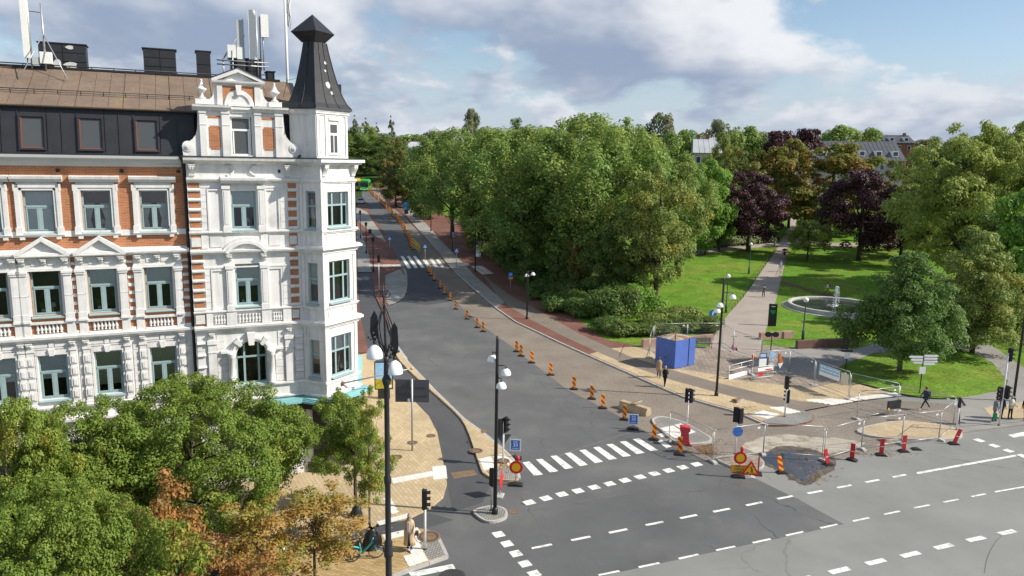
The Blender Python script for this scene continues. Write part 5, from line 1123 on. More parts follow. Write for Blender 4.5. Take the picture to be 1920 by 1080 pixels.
def limbs(C, H, r0, trunk_h, seed, n=12, lean=(0, 0)):
    rr = random.Random(seed); b = MB(); top = Vector((lean[0], lean[1], H * .8))
    tp = [Vector((0, 0, -.1)), Vector((lean[0] * .1, lean[1] * .1, trunk_h * .5)), Vector((lean[0] * .3, lean[1] * .3, trunk_h)), Vector((lean[0] * .6 + rr.uniform(-.2, .2), lean[1] * .6, trunk_h + (H * .8 - trunk_h) * .5)), top]
    b.tube([tp[0], tp[0] + Vector((0, 0, .25))], [r0 * 1.5, r0 * 1.08], 9); b.tube([Vector((0, 0, .1))] + tp[1:], [r0 * 1.1, r0, r0 * .85, r0 * .5, r0 * .15], 9)
    for k in range(n):
        c = C[rr.randrange(len(C))]; e = Vector(c[:3]); t = rr.uniform(0, .75); s = tp[2].lerp(tp[3], min(1, t * 2)) if t < .5 else tp[3].lerp(tp[4], t * 2 - 1)
        if e.z < s.z: s = tp[2].lerp(tp[3], .1)
        m_ = s.lerp(e, .5) + Vector((rr.uniform(-.4, .4), rr.uniform(-.4, .4), rr.uniform(-.1, .7))) * (H / 14)
        q1 = s.lerp(m_, .5) + Vector((0, 0, .12 * H / 14)); rl = r0 * rr.uniform(.28, .5)
        b.tube([s, q1, m_, e], [rl, rl * .8, rl * .55, rl * .12], 6)
        for j in range(2):
            e2 = Vector(C[rr.randrange(len(C))][:3]); 
            if (e2 - m_).length < H * .3: b.tube([m_, m_.lerp(e2, .5) + Vector((0, 0, .2)), e2], [rl * .5, rl * .3, rl * .06], 5)
    return b
DOME = [(0, .55), (.12, .85), (.35, 1), (.6, .92), (.82, .66), (.95, .36), (1, .15)]
OVAL = [(0, .3), (.2, .75), (.45, 1), (.7, .85), (.88, .5), (1, .12)]
CONE = [(0, .75), (.1, 1), (.3, .92), (.5, .75), (.7, .52), (.88, .27), (1, .08)]
TALL = [(0, .35), (.15, .7), (.4, .95), (.65, 1), (.85, .72), (1, .25)]
ROUND = [(0, .5), (.25, .95), (.55, 1), (.8, .85), (.93, .62), (1, .4)]
POP = [(0, .5), (.2, .9), (.5, 1), (.8, .7), (1, .1)]
KIND = {}
def kind(name, H, R, z0, prof, ncl, rc, nleaf, leaf, lm, seed, r0=.3, trunk_h=None, flat=.7, shell=.55, bark='bark', n_l=12, up=.45, lean=(0, 0), off=(0, 0), thick=.45):
    C = clump_cloud(seed, R, z0, H, prof, ncl, rc, flat, shell); C[:, 0] += off[0]; C[:, 1] += off[1]
    C[:, 2] -= np.maximum(0, C[:, 2] + C[:, 4] - H)
    p, nr = fill_clumps(C, nleaf, seed, up, thick)
    Ra = float(np.percentile(np.hypot(p[:, 0] - off[0], p[:, 1] - off[1]), 99.4)); Ha = float(np.percentile(p[:, 2], 99.8))
    KIND[name] = (Ha, Ra, leaves_mesh('crown', p, nr, leaf, lm, seed), limbs(C, H, r0, trunk_h or z0 + .4, seed, n_l, lean).mesh('trunk', bark))
def tree(kn, name, label, P, height, width, rz=None, group=None, sz=1):
    H, R, cm, tm = KIND[kn]; sx = width / 2 / R; s_z = height / H
    rz = rnd.uniform(0, 6.28) if rz is None else rz
    o = thing(name, label, 'tree', (P[0], P[1], P[2] - .05), rz, group)
    link('crown', cm, o, scale=(sx, sx, s_z)); link('trunk', tm, o, scale=(min(sx, s_z * 1.2), min(sx, s_z * 1.2), s_z))
    return o
def wpx(P, w_): return w_ / FPX * (Vector((P[0], P[1], P[2] - HC))).length * .985
# park trees: one crown per kind, each tree turned and scaled
kind('ash1', 17, 6.0, 3.4, TALL, 110, 1.3, 25000, .31, 'leaf_ash', 11, .34, 4, 1.0, .45, n_l=26, thick=.75)
kind('ash2', 17, 5.6, 3.2, POP, 110, 1.25, 25000, .31, 'leaf_ash', 12, .34, 3.6, 1.0, .45, n_l=26, thick=.75)
kind('olive1', 15, 6.0, 2.0, TALL, 130, 1.05, 30000, .30, 'leaf_olive', 13, .36, 2.6, .9, .4, n_l=30, thick=.8)
kind('bright1', 12, 5.0, 1.0, OVAL, 70, 1.35, 14000, .42, 'leaf_bright', 14, .28)
kind('dark1', 14, 5.5, .8, DOME, 72, 1.5, 15000, .42, 'leaf_dark', 15, .3)
kind('chest1', 14, 5.6, 1.6, DOME, 110, 1.15, 20000, .42, 'leaf_chestnut', 16, .35, flat=.6)
kind('rust1', 13, 5.4, 1.4, DOME, 90, 1.2, 16000, .42, 'leaf_rust', 17, .33, flat=.6)
kind('purple1', 12, 5.6, 1.6, DOME, 90, 1.25, 22000, .34, 'leaf_purple', 18, .34, 2.2)
kind('plane1', 19, 8.2, 2.2, OVAL, 190, 1.3, 42000, .36, 'leaf_plane', 19, .45, 4, .7, .5, n_l=18, thick=.6)
kind('maple1', 10.5, 4.9, 2.0, CONE, 230, .95, 36000, .27, 'leaf_maple', 20, .24, 2.4, .7, .55, bark='bark_grey')
kind('hornbeam1', 10.5, 4.9, 1.0, CONE, 220, .95, 32000, .27, 'leaf_olive', 21, .25, flat=.65)
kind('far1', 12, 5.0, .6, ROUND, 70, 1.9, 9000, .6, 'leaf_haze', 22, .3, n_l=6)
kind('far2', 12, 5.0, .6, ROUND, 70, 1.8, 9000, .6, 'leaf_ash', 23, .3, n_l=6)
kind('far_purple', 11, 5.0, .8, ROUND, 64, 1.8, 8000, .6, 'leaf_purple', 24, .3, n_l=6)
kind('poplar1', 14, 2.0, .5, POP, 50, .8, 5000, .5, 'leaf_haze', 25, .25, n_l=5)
kind('small1', 6, 3.4, 1.6, DOME, 50, .8, 9000, .26, 'leaf_olive', 26, .14, 1.6, n_l=10)
def park(kn, name, label, x, yb, top, w_, group=None, Y=None, rz=None):
    if Y is None: P = G(x, yb, .08)
    else: P = AT(x, 420, Y); P.z = hy(Y) + .05
    return tree(kn, name, label, P, max(2, HT(P, top)), wpx(P, w_), rz, group)
g1_ = 'tall green trees between the street and the park'
INN = 'green tree deep inside the belt between street and lawn'
for x, yb, top, w_, k, lab in ((1108, 552, 216, 290, 'ash1', 'tallest airy green tree behind the withered brown tree'), (985, 524, 238, 260, 'ash2', 'tall green tree rising behind the parking sign by the shrubs'), (1047, 530, 246, 200, 'ash2', 'green tree between the parking sign and the withered brown tree'), (905, 482, 240, 195, 'ash1', 'tall green tree behind the round advertising pillar'), (1170, 520, 236, 200, 'ash1', 'green tree behind the tall shrub near the olive tree'), (1060, 470, 224, 190, 'ash2', None), (1215, 505, 262, 185, 'ash2', 'green tree directly behind the olive tree with bare limbs'), (950, 465, 244, 180, 'ash1', None), (848, 446, 240, 165, 'ash2', 'green tree behind the black lamp post carrying a parking sign'), (1125, 478, 232, 195, 'ash2', None), (1010, 455, 240, 190, 'ash2', None), (1268, 500, 300, 140, 'ash1', 'green tree between the olive tree and the bright green trees')):
    park(k, 'ash_tree', lab or INN, x, yb, top, w_, None if lab else g1_)
park('olive1', 'robinia_tree', 'olive green tree with dark bare limbs at the lawn edge', 1228, 578, 306, 225)
park('rust1', 'rust_tree', 'small rusty brown tree among the tall green street trees', 893, 478, 318, 95)
park('rust1', 'rust_tree', 'tall brown leaved tree beyond the blue advert screen', 742, 388, 264, 95)
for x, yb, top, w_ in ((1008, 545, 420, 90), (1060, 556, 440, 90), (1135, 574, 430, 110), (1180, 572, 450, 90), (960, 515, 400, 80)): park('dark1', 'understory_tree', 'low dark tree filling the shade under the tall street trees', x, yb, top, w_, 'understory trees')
park('rust1', 'chestnut_tree', 'thin brown tree in front of the long slate roofed block', 1664, 470, 302, 90)
park('rust1', 'withered_tree', 'withered brown shrubby tree in front of the dark trunks', 1088, 562, 408, 72)
for x, Y, top, w_, k in ((806, 160, 258, 135, 'dark1'), (775, 182, 292, 110, 'dark1'), (712, 262, 258, 100, 'dark1'), (655, 262, 238, 120, 'dark1'), (690, 275, 236, 90, 'ash2'), (748, 240, 262, 90, 'dark1')):
    park(k, 'dark_tree', 'dark green tree closing the far end of the street', x, 0, top, w_, 'dark trees at the end of the street', Y)
for x, yb, top, w_ in ((1322, 478, 300, 110), (1348, 470, 318, 90), (1290, 470, 315, 110)): park('bright1', 'bright_tree', 'fresh bright green tree behind the olive tree', x, yb, top, w_, 'fresh green trees')
for x, yb, top, w_, k, lab in ((1382, 448, 284, 120, 'rust1', 'brown chestnut tree behind the round purple beech'), (1438, 436, 276, 110, 'chest1', 'golden brown chestnut tree between the two purple beeches'), (1478, 428, 262, 95, 'chest1', 'tall golden chestnut tree at the end of the park path'), (1552, 446, 270, 190, 'chest1', 'broad brown green chestnut tree behind the wide purple beech')):
    park(k, 'chestnut_tree', lab, x, yb, top, w_)
for x, yb, top, w_, lab in ((1402, 472, 322, 152, 'round dark purple beech beside the straight park path'), (1610, 489, 318, 160, 'wide dark purple beech with grey trunk on the lawn'), (1688, 482, 392, 105, 'low dark purple beech leaning beside the wide purple beech')):
    park('purple1', 'purple_beech', lab, x, yb, top, w_)
park('olive1', 'lime_tree', 'yellow green tree standing before the pale zinc roofed house', 1352, 0, 248, 95, None, 168)
park('small1', 'small_tree', 'small round tree on two thin trunks beside the park path', 1513, 489, 412, 90)
for x, yb, top, w_, lab in ((1795, 550, 232, 240, 'broad pale green plane tree behind the cone shaped trees'), (1895, 545, 222, 200, 'tall pale green plane tree at the edge of the park'), (1735, 505, 300, 140, 'smaller pale green plane tree next to the low purple beech')):
    park('plane1', 'plane_tree', lab, x, yb, top, w_)
park('bright1', 'lime_tree', 'dense deep green tree behind the olive cone shaped tree', 1905, 620, 342, 170)
park('dark1', 'lime_tree', 'dark green tree in shade behind the olive cone shaped tree', 1850, 600, 400, 150)
park('maple1', 'maple_tree', 'cone shaped green maple standing on the grass island', 1686, 698, 474, 205, rz=.4)
park('hornbeam1', 'hornbeam_tree', 'cone shaped olive green tree beside the grey path', 1822, 662, 436, 190, rz=1.4)
# skyline trees on the rise behind
sk = [('far1', 885, 205, 50, 210), ('dark1', 967, 222, 50, 190), ('far1', 1225, 212, 64, 230), ('far1', 1335, 225, 60, 220), ('far2', 1385, 238, 70, 215), ('far_purple', 1452, 246, 60, 210), ('far_purple', 1500, 242, 60, 215), ('far2', 1575, 236, 80, 235), ('far1', 1420, 248, 50, 220), ('far2', 1275, 244, 70, 200),
      ('poplar1', 735, 217, 14, 300), ('poplar1', 688, 221, 16, 310), ('poplar1', 668, 216, 14, 305), ('poplar1', 708, 230, 12, 310), ('far1', 720, 250, 80, 290), ('far2', 770, 252, 80, 300), ('far1', 820, 246, 70, 290), ('far1', 660, 246, 70, 280), ('far1', 930, 246, 80, 230), ('far2', 1030, 240, 90, 240), ('far1', 1160, 246, 90, 240), ('far1', 1640, 262, 80, 300), ('far1', 1710, 262, 80, 300), ('far2', 1530, 256, 70, 260), ('far2', 1860, 250, 120, 240), ('far1', 1780, 262, 110, 280)]
names = {'far1': ('hill_tree', 'hazy green tree on the skyline behind the park'), 'far2': ('hill_tree', 'hazy green tree on the skyline behind the park'), 'dark1': ('hill_tree', 'dark round conifer like tree on the skyline'), 'far_purple': ('copper_beech', 'purple brown tree on the skyline above the long roof'), 'poplar1': ('poplar', 'slender pointed poplar on the skyline beyond the street')}
for k, x, top, w_, Y in sk:
    nm, lab = names[k]; park(k, nm, lab, x, 0, top, w_ * 1.35, {'hill_tree': 'skyline trees', 'copper_beech': 'purple skyline trees', 'poplar': 'poplars on the skyline'}[nm] if k != 'dark1' else None, Y)
# woods that close the view behind
bigm = leaves_mesh
r_ = np.random.default_rng(5)
cl = []
for i in range(420):
    Y = r_.uniform(330, 620); X = r_.uniform(-.75, .85) * Y; rr = r_.uniform(5, 9); cl.append((X, Y, hy(Y) + r_.uniform(1, 5), rr, rr * .8))
C = np.array(cl); p, nr = fill_clumps(C, 60000, 77, .5)
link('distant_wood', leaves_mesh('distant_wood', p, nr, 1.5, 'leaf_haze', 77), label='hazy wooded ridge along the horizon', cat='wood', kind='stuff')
# ------------------------------------------------------------------ street limes in front of the building
kind('lime_a', 8.6, 4.7, 2.0, DOME, 460, .56, 105000, .135, 'leaf_linden', 31, .16, 2.4, .7, .86, n_l=22)
kind('lime_b', 8.4, 4.2, 1.8, DOME, 360, .55, 80000, .135, 'leaf_linden_yellow', 32, .16, 2.4, .7, .84, n_l=18)
kind('lime_c', 8.0, 2.7, 2.6, OVAL, 95, .55, 34000, .13, 'leaf_linden', 33, .12, 3.0, .7, .4, n_l=18, thick=.7, off=(-1.15, 0))
kind('lime_d', 8.4, 1.9, 2.2, POP, 80, .44, 20000, .125, 'leaf_linden_yellow', 34, .10, 3.0, .7, .3, n_l=18, thick=.75, bark='bark_grey')
kind('brown_a', 6.0, 2.4, 1.6, OVAL, 60, .52, 6500, .15, 'leaf_brown', 35, .07, 2.2, .7, .3, n_l=22, thick=.9)
kind('brown_b', 5.6, 1.9, 1.2, OVAL, 46, .5, 6000, .15, 'leaf_orange', 36, .07, 1.6, .7, .3, n_l=16, thick=.85)
kind('yellow_a', 5.0, 1.7, 1.3, OVAL, 46, .5, 5500, .15, 'leaf_linden_yellow', 37, .06, 2.0, .7, .3, n_l=14, thick=.85)
def street(kn, label, x, top, w_, Y, rz=0, name='lime_tree', base=None):
    if base: P = G(*base, .12)
    else: P = AT(x, 900, Y); P.z = .12
    return tree(kn, name, label, P, HT(P, top), wpx(Vector((P[0], P[1], 6)), w_), rz)
street('lime_a', 'broad dense green street lime in front of the white facade', 368, 712, 395, 29.6)
street('lime_a', 'dark green street lime filling the gap by the yellowing lime', 175, 752, 290, 28.0, 2.1)
street('lime_b', 'yellowing street lime cut by the picture edge', 20, 752, 270, 25.5, .6)
street('lime_a', 'low green street lime with drooping branches over the paving', 95, 905, 330, 21.8, 4.0)
street('lime_c', 'loose green street lime with its trunk wrapped in a black bag', 640, 732, 175, 0, 0, base=(667, 962))
street('lime_d', 'slim yellow green street lime with bagged trunk beside the bicycle', 692, 724, 108, 0, 1.0, base=(694, 1020))
street('brown_b', 'small orange brown withered tree among the green limes', 292, 876, 165, 24.2, .3, 'withered_tree')
street('yellow_a', 'small yellow green tree in front of the withered orange tree', 318, 978, 160, 21.5, .9, 'young_tree')
street('brown_a', 'sparse brown tree with thin bare branches by the turquoise scooter', 585, 914, 240, 27.2, 1.7, 'withered_tree')
street('brown_a', 'sparse golden brown tree over the parked scooters', 478, 938, 225, 25.0, 3.2, 'withered_tree')
street('brown_b', 'sparse brown tree low at the picture edge beside the scooters', 430, 1000, 190, 22.3, 5.0, 'withered_tree')
# ------------------------------------------------------------------ hedges, shrubs, planting
def bush(name, label, cat, pts, rad, hgt, n, leaf, lm, seed, group=None, kindv=None):
    r = np.random.default_rng(seed); C = []; base = pts[0]
    for p in pts:
        for k in range(4):
            rr = rad * r.uniform(.55, .95); C.append((p[0] - base[0] + r.normal() * rad * .35, p[1] - base[1] + r.normal() * rad * .35, p[2] - base[2] + hgt * r.uniform(.25, .68), rr, hgt * r.uniform(.28, .42)))
    C = np.array(C); q, nr = fill_clumps(C, n, seed, .5); q[:, 2] = np.maximum(q[:, 2], .02)
    o = thing(name, label, cat, base, 0, group); link('foliage', leaves_mesh('foliage', q, nr, leaf, lm, seed), o)
    b = MB()
    for c in C[::3]: b.tube([(c[0] * .8, c[1] * .8, 0), (c[0], c[1], c[2])], .03, 5)
    b.build('stem', 'bark', o); return o
def line(pxs, n): 
    P = [G(x, y, .1) for x, y in pxs]; out = []
    for i in range(len(P) - 1):
        for k in range(n): out.append(P[i].lerp(P[i + 1], k / n))
    return out + [P[-1]]
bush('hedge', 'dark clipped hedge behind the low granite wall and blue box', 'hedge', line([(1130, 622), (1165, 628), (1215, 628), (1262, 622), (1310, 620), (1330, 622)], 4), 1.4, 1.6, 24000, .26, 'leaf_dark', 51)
bush('hedge', 'low green hedge along the red pavement under the trees', 'hedge', line([(868, 418), (900, 452), (935, 487), (966, 520)], 9), 1.0, 1.4, 12000, .3, 'leaf_ash', 52)
for x, y, r0_, h_, lm, lab, sd_ in ((1150, 602, 2.6, 3.6, 'leaf_dark', 'tall green shrub beside the olive tree trunk', 53), (1195, 592, 2.6, 3.4, 'leaf_bright', 'bright green shrub at the foot of the olive tree', 54), (1105, 590, 2.2, 2.2, 'leaf_dark', 'spreading green shrub under the withered tree', 55), (1060, 582, 2.4, 2.4, 'leaf_dark', 'dark low shrub under the street trees', 56), (1020, 560, 2.0, 2.2, 'leaf_dark', 'rounded shrub at the edge of the red pavement', 57), (955, 500, 2.0, 5.0, 'leaf_dark', 'ivy clad dark shrub by the advertising pillar', 58), (1262, 605, 2.4, 1.6, 'leaf_olive', 'low olive shrub at the lawn corner', 59)):
    P = G(x, y, .09); bush('shrub', lab, 'shrub', [P, P + Vector((r0_ * .6, .6, 0)), P + Vector((-r0_ * .6, -.4, 0)), P + Vector((0, r0_ * .6, 0))], r0_ * .7, h_, 6500, .3, lm, sd_)
bush('flower_bed', 'pale green perennial bed beside the purple beech', 'flower bed', line([(1325, 462), (1360, 460), (1400, 458), (1440, 452)], 5), 2.0, 1.6, 9000, .35, 'leaf_grey', 60)
bush('shrub', 'dark shade shrubs under the round purple beech', 'shrub', line([(1310, 452), (1345, 446), (1380, 448)], 3), 3.0, 3.0, 6000, .4, 'leaf_dark', 61)
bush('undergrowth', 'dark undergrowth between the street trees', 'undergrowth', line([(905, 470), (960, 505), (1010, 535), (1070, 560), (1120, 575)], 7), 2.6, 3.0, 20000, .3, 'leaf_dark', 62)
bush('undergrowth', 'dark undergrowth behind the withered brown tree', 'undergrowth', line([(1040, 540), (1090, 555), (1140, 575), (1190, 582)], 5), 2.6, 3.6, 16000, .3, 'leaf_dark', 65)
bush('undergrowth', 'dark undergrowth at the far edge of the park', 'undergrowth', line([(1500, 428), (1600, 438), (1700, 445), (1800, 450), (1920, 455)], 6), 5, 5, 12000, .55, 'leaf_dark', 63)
bush('undergrowth', 'shaded shrubs between the cone shaped tree and the plane trees', 'undergrowth', line([(1850, 600), (1890, 620), (1930, 640)], 5), 3, 3.5, 9000, .36, 'leaf_maple', 64)
# ------------------------------------------------------------------ materials for street things
mat('black_metal', (.022, .023, .026), .45, .4, .0, var=.12, scale=4)
mat('white_metal', (.72, .72, .70), .45, .4, var=.06, scale=3)
mat('lamp_glass', (.84, .85, .86), .35, .5, var=.02, fvar=0)
mat('sign_back', (.075, .085, .105), .5, .4, .2, var=.1, scale=2)
mat('sign_blue', (.02, .16, .55), .4, .4, var=.05)
mat('sign_white', (.82, .82, .82), .45, .4, var=.03, fvar=0)
mat('sign_red', (.62, .02, .02), .4, .4, var=.06)
mat('sign_yellow', (.80, .42, .01), .4, .4, var=.05)
mat('plate_yellow', (.66, .36, .02), .45, .4, var=.06)
mat('plastic_red', (.60, .025, .04), .45, .4, var=.1)
mat('marker_back', (.48, .02, .025), .5, .4, var=.12)
mat('rubber', (.022, .022, .022), .8, .3, var=.3, scale=4)
mat('concrete', (.42, .41, .38), .9, .2, var=.15, scale=2, fvar=.12, fine=20, bump=.3)
mat('concrete_tan', (.40, .31, .21), .9, .2, var=.2, scale=2, fvar=.12, fine=20, bump=.3)
mat('wire', (.40, .41, .42), .5, .4, .5, var=.05, fvar=0)
mat('box_blue', (.075, .14, .43), .55, .35, var=.12, scale=1.2, fvar=.06)
mat('rust', (.24, .12, .06), .9, .2, var=.35, scale=2, fvar=.25, fine=12, col2=(.34, .34, .29), c2=(.44, .56), c2scale=1.2)
mat('signal_dark', (.012, .012, .014), .5, .4, var=.1)
mat('lens_off', (.035, .03, .03), .25, .5, var=0)
mat('sign_green', (.02, .28, .10), .5, .3)
mat('skin_wood', (.42, .27, .14), .8, .2, var=.15)
mat('print_dark', (.05, .055, .06), .6, .3)
mat('print_sky', (.28, .50, .75), .6, .3, var=.2, scale=2)
mat('print_field', (.35, .30, .03), .6, .3, var=.35, scale=4)
mat('screen_blue', (.02, .25, .62), .4, .4, var=.3, scale=2, col2=(.25, .6, .85), c2=(.5, .7), c2scale=1.5)
mat('poster_mix', (.35, .33, .33), .6, .3, var=.5, scale=2, fvar=.4, fine=6)
mat('cream_sheet', (.62, .58, .46), .8, .2, var=.06)
stripemat('marker_stripe', (.62, .02, .012), (.85, .45, .02), 2.6, (1.0, 0, 1.0))
mat('lawn_bag', (.018, .022, .022), .35, .5, var=.2, scale=5, bump=.6, bscale=9)
def text_mesh(s, size, ext=.004, align='CENTER'):
    c = bpy.data.curves.new('lettering', 'FONT'); c.body = s; c.size = size; c.align_x = align; c.align_y = 'CENTER'; c.extrude = ext; c.resolution_u = 2
    o = bpy.data.objects.new('lettering', c); COL.objects.link(o)
    me = bpy.data.meshes.new_from_object(o.evaluated_get(bpy.context.evaluated_depsgraph_get())); bpy.data.objects.remove(o)
    v = np.empty(len(me.vertices) * 3); me.vertices.foreach_get('co', v); v = v.reshape(-1, 3); v = np.stack([v[:, 0], -v[:, 2], v[:, 1]], 1); me.vertices.foreach_set('co', v.ravel()); me.update(); return me
def lettering(s, size, m, parent, loc):
    me = text_mesh(s, size); me.materials.clear(); me.materials.append(MT[m]); return link('lettering', me, parent, loc)
def disc(r, n=24, y0=-.01, y1=.01, c=(0, 0)): return [(c[0] + r * math.cos(2 * math.pi * i / n), c[1] + r * math.sin(2 * math.pi * i / n)) for i in range(n)]
def pole(parent, h, r, m, name='pole', x=0, y=0, z=0, r1=None): return MB().tube([(x, y, z), (x, y, z + h)], [r, r1 or r], 10).build(name, m, parent)
# ------------------------------------------------------------------ lamp posts
dome_me = MB().lathe([(.24, 0), (.245, .03), (.235, .12), (.19, .22), (.11, .29), (.03, .31)], 16).mesh('lamp_shade', 'lamp_glass')
hang_me = MB().lathe([(.035, .30), (.05, .34), (.02, .38), (.02, .46)], 8).mesh('hanger', 'black_metal')
def domelamp(label, foot, top, lamps, group=None, s=1.0, z=PV, name='street_lamp'):
    P = G(*foot, z); H_ = HT(P, top); o = thing(name, label, 'street lamp', P, 0, group)
    b = MB(); b.tube([(0, 0, 0), (0, 0, H_ * .98), (0, 0, H_)], [.095, .075, .05], 12); b.lathe([(.15, 0), (.15, .25), (.1, .35)], 12); b.build('pole', 'black_metal', o)
    for dx, dy, ypx in lamps:
        zt = HT(P, ypx); a = MB(); a.tube([(0, 0, zt + .44), (dx, dy, zt + .46)], .028, 6); a.build('arm', 'black_metal', o)
        sh = link('lamp_shade', dome_me, o, (dx, dy, zt), scale=s); link('hanger', hang_me, sh)
    return o
domelamp('tall black lamp post with three white domes on the cobbled island', (928, 963), 630, [(-.22, .25, 680), (.42, -.05, 702), (.22, -.3, 724)], z=.13)
domelamp('tall black lamp post with white domes beside the park entrance', (1343, 742), 520, [(.75, .1, 560), (-.25, -.3, 574), (-.45, -.35, 584)])
domelamp('tall black lamp post with white domes on red pavement by the shrubs', (988, 598), 508, [(.55, .1, 516), (-.1, .5, 470 + 50)])
domelamp('tall black lamp post with white dome next to the advertising pillar', (891, 510), 408, [(-.6, 0, 415)])
domelamp('black lamp post with white dome carrying a parking sign', (849, 471), 394, [(.55, 0, 420)])
domelamp('black lamp post with white dome between the parking sign and the blue screen', (808, 433), 374, [(.5, 0, 390)])
domelamp('black lamp post with white dome right behind the blue advert screen', (780, 407), 354, [(-.6, 0, 357)])
domelamp('black lamp post with white dome where the street bends', (767, 386), 344, [(.5, 0, 348)])
domelamp('tall black lamp post under the dark trees by the waiting people', (1900, 752), 560, [(.5, 0, 575), (.2, -.3, 590)])
def lantern(foot, top, label):
    P = G(*foot, PV); H_ = HT(P, top); o = thing('lantern_post', label, 'street lamp', P, 0, 'black lantern posts on the red pavement')
    MB().lathe([(.13, 0), (.13, .5), (.07, .6), (.055, H_ - .9), (.09, H_ - .85), (.05, H_ - .8)], 10).build('post', 'black_metal', o)
    MB().lathe([(.12, H_ - .8), (.24, H_ - .25), (.26, H_ - .22), (.1, H_ - .05), (.02, H_)], 6, smooth=False).build('lantern', 'black_metal', o)
for f, t, l in (((700, 510), 443, 'black lantern post on red paving by the zebra crossing'), ((687, 475), 416, 'middle one of three black lantern posts on the red paving'), ((676, 446), 394, 'black lantern post beside the grey parking bay')): lantern(f, t, l)
def globe(foot, top, label, m='sign_green'):
    P = G(*foot, .1); H_ = HT(P, top); o = thing('globe_lamp', label, 'park lamp', P, 0, 'globe lamps in the park')
    MB().lathe([(.14, 0), (.14, .9), (.07, 1.0), (.05, H_ - .5), (.1, H_ - .45)], 10).build('post', 'post_green', o); MB().sphere((0, 0, H_ - .24), .25, 14, 10).build('globe', 'lamp_glass', o)
mat('post_green', (.05, .10, .085), .5, .4)
globe((1361, 586), 514, 'green globe lamp behind the black lamp post at the park entrance'); globe((1505, 637), 558, 'green globe lamp in front of the fountain'); globe((1404, 513), 455, 'green globe lamp half way along the park path')
# ornate foreground lamp
P = AT(728, 1000, 21.2); P.z = PV
OL = thing('ornate_lamp', 'ornate black wrought iron lamp post with two hanging white domes', 'street lamp', P)
zc_ = HC + (AT(722, 700, 21.2).z - HC)     # where the shaft ends
def zpx(y): return AT(724, y, 21.2).z - PV
zt = zpx(668)
MB().lathe([(.26, 0), (.26, .5), (.2, .7), (.12, .9), (.098, zpx(1050)), (.098, zpx(1046)), (.14, zpx(1042)), (.14, zpx(1034)), (.115, zpx(1030)), (.13, zpx(1018)), (.092, zpx(1012)), (.085, zpx(908)), (.11, zpx(906)), (.11, zpx(896)), (.082, zpx(892)), (.078, zpx(724)), (.12, zpx(718)), (.14, zpx(712)), (.085, zpx(704)), (.072, zpx(680)), (.082, zpx(676)), (.082, zt)], 16).build('post', 'black_metal', OL)
w1 = lambda dx: dx * 21.2 / FPX
b = MB(); zb = zt
b.tube([(0, 0, zb), (-.02, 0, zpx(640)), (-.05, 0, zpx(560)), (-.08, 0, zpx(530))], [.05, .035, .03, .01], 8)
for sx in (-1, 1):      # the basket of curved bars
    for sy in (-.12, .12):
        b.tube([(-.05, 0, zpx(565)), (sx * .10 - .05, sy, zpx(590)), (sx * .19 - .03, sy * 1.5, zpx(612)), (sx * .17, sy, zpx(638)), (0, 0, zpx(662))], .018, 6)
    pts = [(-.06 + sx * (.10 + .10 * math.cos(t)), 0, zpx(551) + .10 * math.sin(t)) for t in [i * .5 for i in range(14)]]; b.tube(pts, .014, 6)
    b.tube([(-.06, 0, zpx(562)), (sx * .04 - .06, .05, zpx(555)), (sx * .12 - .06, .02, zpx(546))], .014, 6)
b.build('scrollwork', 'black_metal', OL)
for sx, x0, ytop, ylamp, ysh in ((-1, -.32, 588, 674, 644), (1, .20, 612, 706, 676)):
    b = MB()      # leaf-shaped plate with flowers holding the lamp
    z0 = zpx(ysh - 4); z1 = zpx(ytop); zc2 = (z0 + z1) / 2; cxp = x0 + (0 if sx < 0 else .03)
    leaf = [(cxp - .05, z0 + .06), (cxp - .12, zc2 - .1), (cxp - .10, z1 - .1), (cxp + .01, z1 + .12), (cxp + .10, z1 - .05), (cxp + .13, zc2 - .1), (cxp + .05, z0 + .06)]
    b.prism(leaf, -.05 + .1 * sx, -.02 + .1 * sx)
    rr = random.Random(3 + sx)
    for k in range(9): b.sphere((cxp + rr.uniform(-.16, .14), -.04 + .1 * sx + rr.uniform(-.06, .06), z0 + rr.uniform(-.05, .4)), rr.uniform(.03, .06), 7, 5)
    for k in range(6):
        a = rr.uniform(0, 6.28); b.add([(cxp, .1 * sx, z0 + .3), (cxp + .18 * math.cos(a), .1 * sx - .08, z0 + .3 + .16 * math.sin(a)), (cxp + .1 * math.cos(a + .6), .1 * sx, z0 + .3 + .12 * math.sin(a + .6))], [(0, 1, 2)])
    b.tube([(0, 0, zpx(665)), (cxp * .5, .05 * sx, zpx(650)), (cxp * .8, .1 * sx, z0 + .25), (cxp, .1 * sx, z0 + .1)], .025, 6)
    b.tube([(cxp, .1 * sx, z0 + .15), (cxp, .1 * sx, zpx(ysh))], .03, 6); b.sphere((cxp, .1 * sx, zpx(ysh) + .05), .06, 8, 6)
    b.build('lamp_bracket', 'black_metal', OL)
    MB().lathe([(.24, 0), (.245, .03), (.23, .15), (.19, .27), (.11, .36), (.03, .40)], 18, (cxp, .1 * sx, zpx(ysh) - .42)).build('lamp_shade', 'lamp_glass', OL)
